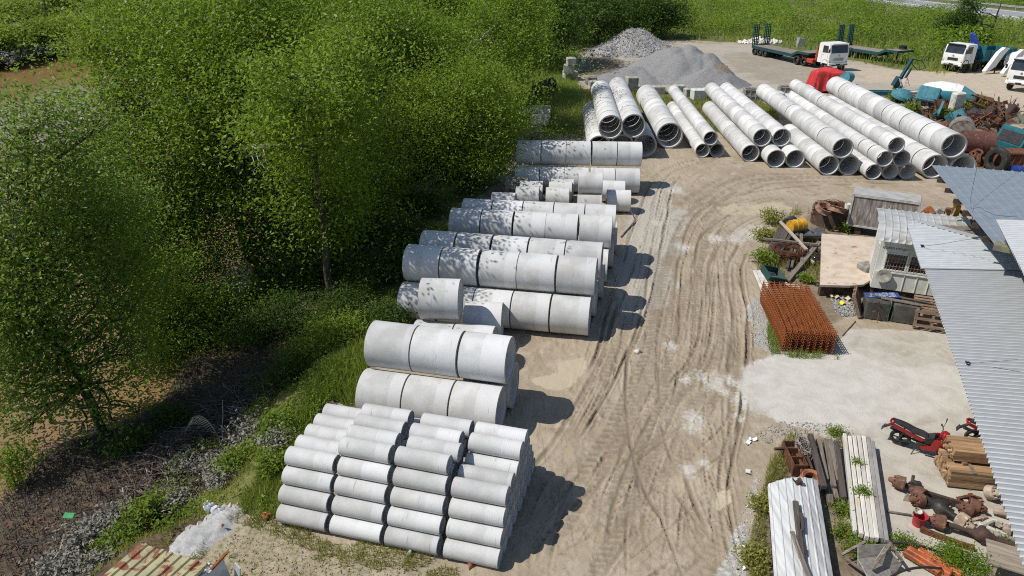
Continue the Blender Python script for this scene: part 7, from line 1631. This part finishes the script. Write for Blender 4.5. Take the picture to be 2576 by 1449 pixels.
mb = MB(); mb.tube([(0, 0, .1), (.25, -.15, .18), (.5, -.35, .12), (.8, -.5, .1)], [.07, .10, .09, .05], 9); mb.box((.3, -.2, .22), (.25, .2, .2), (.3, .4, .2), .05); mb.box((.6, -.35, .16), (.3, .14, .16), (.1, .5, .9), .04); o = mb.build('steering_knuckle', DUSTY, None, 40); o.location = gp(*lr(2030, 960)); tag(o, 'dusty pale steering knuckle right of the axle pile', 'knuckle')
mb = MB(); mb.box((0, 0, .14), (.5, .12, .22), (0, .1, .5), .03); mb.tube([(-.2, 0, .2), (.3, -.3, .12)], .05, 8); o = mb.build('spring_bracket', OLDW, None, 30); o.location = gp(*lr(1965, 1080)); tag(o, 'whitish bracket between the axle ends', 'bracket')
o = put(MB().lathe([(-.5, .06), (-.45, .075), (.4, .075), (.5, .05)], 14), 'propeller_shaft', 'pale grey shaft lying across the lower axle pile', 'shaft', lr(2090, 1130), .12, -.5, RIMM); del o['group']
plank(lr(1195, 935), .04, lr(1390, 965), .04, .05, .05, OLDWOOD, 'short grey stick between beams and bucket', 'stick', 'stick', None)
root = thing('bucket', 'red plastic bucket with a white bowl rim above', 'bucket', gp(*lr(1440, 1040)))
mb = MB(); mb.lathe([(0, .01), (0, .125), (.26, .16), (.28, .175), (.30, .172), (.28, .155), (.03, .118), (.03, .01)], 26, axis='Z'); mb.build('shell', mat('red_plastic', (.40, .035, .04), (.32, .03, .035), 5, rough=.5), root); mb = MB(); mb.tube([(.17, 0, .28), (.12, .1, .33), (0, .15, .35), (-.12, .1, .33), (-.17, 0, .28)], .006, 6); mb.build('handle', RIMM, root)
o = MB().lathe([(0, .03), (.02, .07), (.09, .095), (.095, .09), (.03, .06), (.02, .02)], 22, axis='Z').build('bowl', mat('white_bowl', (.62, .57, .50), (.5, .44, .38), 5)); o.location = gp(*lr(1430, 945), .27); o.rotation_euler = (.3, .2, 0); tag(o, 'small white bowl lying in the red bucket', 'bowl')
o = MB().lathe([(0, .12), (.34, .16), (.34, .14), (.04, .10)], 22, axis='Z').build('tub', RIMM); o.location = gp(*lr(2150, 915), .15); o.rotation_euler = (0, 1.35, .4); tag(o, 'grey tub lying on its side under the roof edge', 'tub')
mb = MB(); mb.add([(0, 0, 0), (.28, -.1, 0), (.06, .0, .26), (.1, .14, 0)], [(0, 1, 2), (1, 3, 2), (3, 0, 2), (0, 3, 1)]); o = mb.build('wedge', PALEWOOD, None, 0); o.location = gp(*lr(1320, 850)); tag(o, 'pale wooden wedge under the axle drum', 'wedge')
for k, (x_, y_, z_, an_, lb, m_, kind_) in enumerate([(1700, 880, .1, .4, 'rusty tie rod beside the greasy axle', RUST, 0), (1560, 900, .12, -.5, 'greasy link rod across the greasy axle', GREASE, 0), (1740, 1060, .1, -.6, 'pale steering rod beside the dusty ended axle', RIMM, 0), (1950, 1000, .14, .2, 'dusty spring pack between axle ends', DUSTY, 1), (2080, 1040, .12, -.8, 'whitish spring pack near the pale shaft', OLDW, 1),
      (1850, 830, .14, .1, 'brown spring pack under the front axle end', RUST, 1), (2000, 1180, .1, -.4, 'dark casting in front of the pale shaft', RUSTD, 2), (2150, 1080, .14, .9, 'mottled casting at the lower right of the axle pile', DUSTY, 2), (1420, 720, .1, .3, 'small greasy casting between the left drums', GREASE, 2), (1530, 1110, .04, .2, 'tiny grey cup shape below the red bucket', RIMM, 3)]):
    mb = MB()
    if kind_ == 0: mb.tube([(-.4, 0, 0), (0, .03, .04), (.4, 0, 0)], .022, 7); mb.lathe([(-.03, .05), (.03, .05)], 12, Matrix.Translation((.4, 0, 0)))
    elif kind_ == 1: [mb.beam((-.35+.06*q, 0, .02*q), (.35-.06*q, 0, .02*q), .07, .016) for q in range(5)]; mb.box((0, 0, .05), (.1, .1, .16))
    elif kind_ == 2: mb.box((0, 0, 0), (.26, .18, .16), (.2, .3, 0), .05); mb.lathe([(-.14, .09), (.14, .07)], 14); mb.tube([(0, .1, 0), (.12, .22, .06)], .04, 7)
    else: mb.lathe([(0, .03), (.09, .045), (.09, .035), (.02, .025)], 16, axis='Z')
    o = mb.build('axle_part', m_, None, 30); o.location = gp(*lr(x_, y_), z_); o.rotation_euler = (.1, .1, an_); tag(o, lb, 'vehicle part', 'small parts in the axle pile')
# hoses, crate, orange arm and plank table at the bottom edge
def hose(label, pts, r=.028):
    mb = MB(); mb.tube(catmull([tuple(gp(*lr(x, y), z)) for x, y, z in pts], .06), r, 8); tag(mb.build('hose', BLACKP, None, 60), label, 'hose', 'black hoses')
hose('black hose arching over the weeds behind the broken crate', [(975, 1310, .1), (1090, 1215, .2), (1280, 1185, .25), (1480, 1215, .25), (1640, 1270, .15), (1720, 1310, .05)]); hose('black hose arching over the orange arm at the bottom', [(1200, 1470, .25), (1330, 1405, .35), (1480, 1380, .4), (1640, 1390, .3)])
root = thing('broken_crate', 'broken weathered wooden crate at the bottom frame edge', 'crate', gp(*lr(1120, 1470)), .1)
for c_, d_, r_ in (((0, .3, .35), (.8, .03, .5), (-.5, .15, .1)), ((-.1, 0, .30), (.8, .03, .5), (-1.1, .3, .3)), ((.25, .15, .25), (.5, .03, .55), (-.7, -.5, .6))):
    mb = MB(); mb.box(c_, d_, r_); mb.build('board', mat('grey_plywood', (.34, .315, .28), (.22, .20, .18), 4, stretch=(1, 5, 5), rough=.95), root, 0)
for p_, q_ in (((-.6, .5, .25), (.0, .65, .42)), ((-.55, .45, .2), (-.35, -.1, .3)), ((.5, .6, .45), (.55, .1, .35)), ((-.3, -.1, .45), (.35, .35, .6))):
    mb = MB(); mb.beam(p_, q_, .06, .04); mb.build('slat', OLDWOOD, root, 0)
root = thing('machine_arm', 'orange painted steel arm lying among weeds at the bottom edge', 'machine arm', gp(*lr(1400, 1330)))
ORP = mat('orange_machine_paint', (.42, .10, .035), (.24, .07, .03), 4, c3=(.55, .20, .10), scale3=7, rough=.5)
for dx, dz in ((0, .2), (-.05, .1), (.25, .16)):
    mb = MB(); mb.beam((dx-.1, .15, dz+.03), (dx+.5, -.55, dz), .16, .13, .02); mb.build('arm_beam', ORP, root, 30)
root = thing('plank_table', 'weathered plank table at the lower right corner', 'table', gp(*lr(1990, 1380)), -.48)
for k in range(6):
    mb = MB(); mb.box((.75, -.30+.135*k, .42), (1.7, .128, .035), (0, 0, .004*k)); mb.build('plank', mat('bleached_plank', (.34, .295, .24), (.22, .185, .15), 3, stretch=(.4, 6, 6), rough=.95), root, 0)
for x_, y_ in ((.05, -.3), (.05, .35), (1.45, -.3), (1.45, .35)):
    mb = MB(); mb.box((x_, y_, .2), (.07, .07, .4)); mb.build('leg', PALEWOOD, root, 0)
for k, (x_, y_, r_, h_, m_, lb) in enumerate([(860, 960, .25, .25, LEAFB, 'creeping weed between the metal sheets and white beams'), (870, 1130, .3, .25, LEAFB, 'creeping weed lower along the metal sheets'), (960, 1250, .3, .3, LEAFB, 'weed above the broken crate'), (1130, 1215, .25, .2, LEAF, 'weed at the near end of the concrete beams'), (1300, 1220, .25, .25, LEAFB, 'weed under the arching hose'), (1700, 1290, .35, .4, LEAF, 'dense green weed left of the plank table'), (1850, 1390, .45, .5, LEAF, 'largest green weed bush beside the plank table'), (1620, 1400, .3, .35, LEAF, 'green weed behind the orange arm tip'),
      (2110, 1190, .18, .2, LEAF, 'small green weed in front of the pale shaft'), (800, 330, .2, .2, LEAFB, 'low weed at the far end of the concrete beams'), (980, 850, .16, .18, LEAFB, 'vine sprig lying on the concrete beams'), (945, 620, .10, .12, LEAFB, 'smaller vine sprig on the concrete beams'), (1450, 1300, .25, .25, LEAFB, 'weed at the upper end of the orange arm'), (1030, 1000, .01, .01, LEAFB, '')]):
    if not lb: continue
    g_ = gp(*lr(x_, y_)); shrub(lb, (g_.x, g_.y), r_, h_, m_, z=.22 if 'sprig' in lb else 0, l=.055, n=150, group='weeds in the near corner', name='weed_clump', cat='weed', per=10, blobs=5)
for x_, y_, r_, m_, lb in ((150, 1330, .35, LEAFB, 'yellow green tuft left of the metal sheets'), (190, 900, .3, TWIG, 'dry brown tuft left of the metal sheets')): 
    g_ = gp(*lr(x_, y_)); shrub(lb, (g_.x, g_.y), r_, .28, GRASSY, l=.09, n=120, group='weeds in the near corner', name='weed_clump', cat='weed', per=10)
# white paper and stones on the mud
PAPER = mat('white_scrap', (.68, .67, .64), (.55, .54, .51), 6, rough=.8)
for k, (x_, y_, w_, lb) in enumerate([(125, 368, .22, 'large white scrap on the mud above the grass verge'), (85, 395, .2, 'white strip below the large scrap'), (88, 630, .2, 'white flake halfway down the mud edge'), (80, 1228, .2, 'crumpled white scrap left of the metal sheets'), (92, 900, .1, 'small white chip beside the dry tuft'), (58, 1400, .12, 'small white chip at the bottom mud edge')]):
    mb = MB(); mb.sheet((-w_/2, -w_/3, 0), (1, 0, 0), (.1*w_, w_*.6, 0), (0, 0, 1), [(w_*i/4, .03*math.sin(i*2+k)) for i in range(5)], .012, 2); o = mb.build('paper_scrap', PAPER); g_ = gp(*lr(x_, y_)); o.location = (g_.x, g_.y, Gz(g_.x, g_.y)+.04); o.rotation_euler = (0, 0, k*.7); tag(o, lb, 'scrap', 'white scraps on the mud')
for k, (x_, y_, m_, lb) in enumerate([(1185, 1426, 'brick_red', 'broken red brick by the lower right slim pipe'), (900, 1350, 'pale_stone', 'pale rock at the foot of the front slim pipes'), (1030, 1400, 'pale_stone', 'pale flat rock before the third slim pipe'), (770, 1327, 'pale_stone', 'pale rock in the grass before the first slim pipe'), (1598, 886, 'pale_stone', 'white stone lying in the muddy track')]):
    p_ = gp(x_, y_); o = stone_field('rock', np.array([(0, 0, .03), (.05, .03, .02), (-.04, .02, .03)]), .07, mat(m_, (.36, .13, .08) if 'brick' in m_ else (.55, .52, .46), bump=.5)); o.location = (p_.x, p_.y, Gz(p_.x, p_.y)); tag(o, lb, 'stone', 'loose stones'); 
mb = MB(); mb.tube([tuple(gp(*c3(2040, 685), .5)), tuple(gp(*c3(2075, 760), .05)), tuple(gp(*c3(1955, 893), .03))], .035, 6); tag(mb.build('timber_pole', OLDWOOD), 'broken thin pole leaning at the medium pipe by the track', 'pole')
mat('dry_mud_crumb', (.34, .28, .20), (.22, .18, .13), 9)
def scatter_stones(label, poly, n, size, m):
    x, y = scatter(poly, n); tag(stone_field('gravel', np.stack([x, y, GZv(x, y)+.005], 1), size, m), label, 'gravel', kind='stuff')
scatter_stones('white gravel along the track edge left of the mesh stack', P((1905, 745), (1930, 760), (1945, 880), (1985, 893), (1940, 895), (1890, 860), (1880, 785)), 1300, .016, mat('white_gravel', (.55, .54, .52), (.36, .355, .34), 9))
scatter_stones('pale gravel along the lower track edge', P((1820, 1449), (1840, 1350), (1890, 1230), (1915, 1190), (1900, 1330), (1880, 1449)), 700, .014, MATS['white_gravel'])
scatter_stones('small stones scattered over the stony corner', P((480, 1449), (590, 1340), (900, 1400), (1150, 1449)), 700, .017, MATS['dry_mud_crumb'])
scatter_stones('broken concrete crumbs at the apron corner', P((1960, 1060), (2110, 1065), (2110, 1090), (1990, 1092), (1930, 1120), (1900, 1090)), 700, .018, MATS['pale_crushed_stone'])
if 0: scatter_stones('crumbs of dried mud over the track', P((1300, 1449), (1560, 1000), (1660, 700), (1850, 640), (1880, 900), (1850, 1449)), 1500, .014, MATS['dry_mud_crumb'])

# near left: sand heap, bags, rusty shed
hx = gp(520, 1330); X_, Y_ = np.meshgrid(np.arange(-1.5, 1.6, .05), np.arange(-1.4, 1.5, .05)); 
pl = [(p_[0]-hx.x, p_[1]-hx.y) for p_ in P((395, 1410), (470, 1320), (560, 1268), (612, 1262), (625, 1290), (580, 1350), (500, 1400))]
sd_ = sdf(X_, Y_, pl); Z_ = np.clip(sd_, -.1, .4)*.32+(fbm(X_+9, Y_, 3, 6)-.5)*.12-.02
base_z = np.vectorize(lambda a, b: Gz(a, b))(X_+hx.x, Y_+hx.y); Zb = np.maximum(base_z, -.35)
id_ = np.arange(X_.size).reshape(X_.shape); Fq = np.stack([id_[:-1, :-1], id_[:-1, 1:], id_[1:, 1:], id_[1:, :-1]], -1).reshape(-1, 4); keep = sd_.ravel()[Fq].max(1) > -.12
o = np_mesh('sand_heap', np.stack([X_+hx.x, Y_+hx.y, Zb+Z_], -1).reshape(-1, 3), Fq[keep], mat('white_sand', (.36, .36, .355), (.29, .29, .285), 7, c3=(.48, .475, .46), scale3=22, rough=.95, bump=.6)); tag(o, 'pale grey sand heap on the bank above the rusty shed', 'sand heap')
def lump(name, label, c, r, sq, m, cat):
    n_, k_ = 26, 16; V = []
    for j in range(k_+1):
        for i in range(n_):
            a, e = 2*PI*i/n_, PI*j/k_-PI/2; q = r*(1+.25*math.sin(3*a+2*e)+.13*math.sin(7*a+5*e)+.07*math.sin(13*a*1.0-9*e)); V.append((q*math.cos(e)*math.cos(a), q*math.cos(e)*math.sin(a), q*math.sin(e)*sq))
    mb = MB(); mb.add(V, [(j*n_+i, j*n_+(i+1) % n_, (j+1)*n_+(i+1) % n_, (j+1)*n_+i) for j in range(k_) for i in range(n_)]); o = mb.build(name, m, None, 50); o.location = c; return tag(o, label, cat)
BAG = mat('white_plastic_bag', (.68, .68, .67), (.52, .52, .50), 5, rough=.35)
lump('plastic_bag', 'bulging white plastic bag at the sand heap top edge', gp(525, 1273, .0), .13, .8, BAG, 'plastic bag'); lump('plastic_bag', 'flat clear plastic bag beside the bulging one', gp(548, 1285, 0), .16, .5, mat('clear_plastic', (.55, .56, .56), (.42, .43, .43), 5, rough=.25), 'plastic bag')
for k, (xa, ya, xb, yb) in enumerate([(575, 1268, 612, 1258), (540, 1292, 572, 1272), (480, 1325, 520, 1302), (455, 1345, 478, 1328)]):
    a, b = gp(xa, ya, -.02), gp(xb, yb, -.02); mb = MB(); q = (b-a); mb.sheet(a, q.normalized(), (.05, -.16, .02), (0, 0, 1), [(q.length*i/6, .04*math.sin(i*1.9+k)) for i in range(7)], .01, 3); tag(mb.build('paper_sack', mat('tan_sack', (.50, .40, .27), (.38, .29, .19), 5)), 'torn tan paper sack along the sand heap edge, %s from the top' % ORD[k], 'paper sack', 'torn paper sacks')
mb = MB(); mb.box((0, 0, 0), (.24, .15, .02), (.4, .2, .1)); o = mb.build('green_board', mat('green_card', (.07, .36, .14), (.05, .28, .11), 9, rough=.6), None, 0); o.location = gp(173, 1297, -1.0); tag(o, 'small green board lying on the dark mud', 'board')
lump('rag', 'crumpled orange rag in the grass left of the slim pipes', gp(670, 1296, .06), .10, .45, mat('orange_rag', (.50, .15, .07), (.36, .10, .05), 6), 'rag'); lump('can', 'tiny red and white can on the sand heap', gp(560, 1321, .16), .035, .9, mat('red_can', (.5, .05, .05), (.7, .7, .7), 9), 'can')
zr = 2.2; o_ = gp(354, 1366, zr); e_ = gp(524, 1421, zr); q_ = gp(215, 1485, zr-.25); root = thing('small_shed', 'small shed with a rust streaked yellowish corrugated roof, bottom left', 'shed', o_.xy.to_3d()); oo = o_.xy.to_3d()
t = NT('rust_streaked_yellow_roof'); v = t.coord(False); n1 = t.noise(v, 2.3, 4, .6); ml = t.n('VectorMath', operation='MULTIPLY'); t.l(v, ml.inputs[0]); ml.inputs[1].default_value = (2.6, 2.6, 1); n2 = t.noise(ml.outputs[0], 1.0, 5, .65, .8)
c = t.mix(t.step(n1, .35, .65), (.37, .34, .19), (.28, .26, .155)); c = t.mix(t.step(n2, .50, .58), c, t.mix(t.step(t.noise(v, 12, 3), .4, .6), (.24, .075, .03), (.15, .055, .03))); YR = t.fin(c, .7, 0, .3)
ud = (e_-o_).normalized(); wl = (e_-o_).length; pr_ = []; k_ = 0
while k_*.2 < wl+.02: pr_ += [(k_*.2, 0), (k_*.2+.09, 0), (k_*.2+.115, .035), (k_*.2+.165, .035), (k_*.2+.19, 0)]; k_ += 1
mb = MB(); dv_ = (q_-o_).normalized()*2.6; mb.sheet(o_-oo, ud, dv_, (0, 0, 1), pr_, .006, 3); mb.build('roof', YR, root, 25)
mb = MB(); a, b = e_-oo, e_-oo+dv_; mb.beam((a.x-.04, a.y-.02, 1.05), (b.x-.04, b.y-.02, 1.0), .04, 2.05); a2 = o_-oo; mb.beam((a2.x+.03, a2.y-.06, 1.05), (a.x-.08, a.y-.06, 1.05), .04, 2.05); mb.build('wall', mat('white_shed_panel', (.58, .60, .62), (.45, .46, .47), 3), root, 0)
a, b = gp(532, 1437, 1.75), gp(569, 1386, 1.9); root = thing('metal_panel', 'upright pale metal panel with a rusty edge beside the small shed', 'panel', (a.x, a.y, 0))
mb = MB(); d_ = b-a; mb.beam((0, 0, .9), (d_.x, d_.y, .95), .025, 1.75); mb.beam((d_.x, d_.y, .95), (d_.x*1.15+.1, d_.y*1.15-.15, .9), .025, 1.7); mb.build('sheet', mat('pale_panel', (.55, .57, .59), (.42, .44, .46), 3), root, 0); mb = MB(); mb.beam((0, 0, 1.79), (d_.x, d_.y, 1.85), .05, .04); mb.build('rusty_edge', RUSTO, root, 0)
lump('plastic_bag', 'small white bag between the shed roof and the metal panel', gp(530, 1430, 1.7), .10, .8, BAG, 'plastic bag')
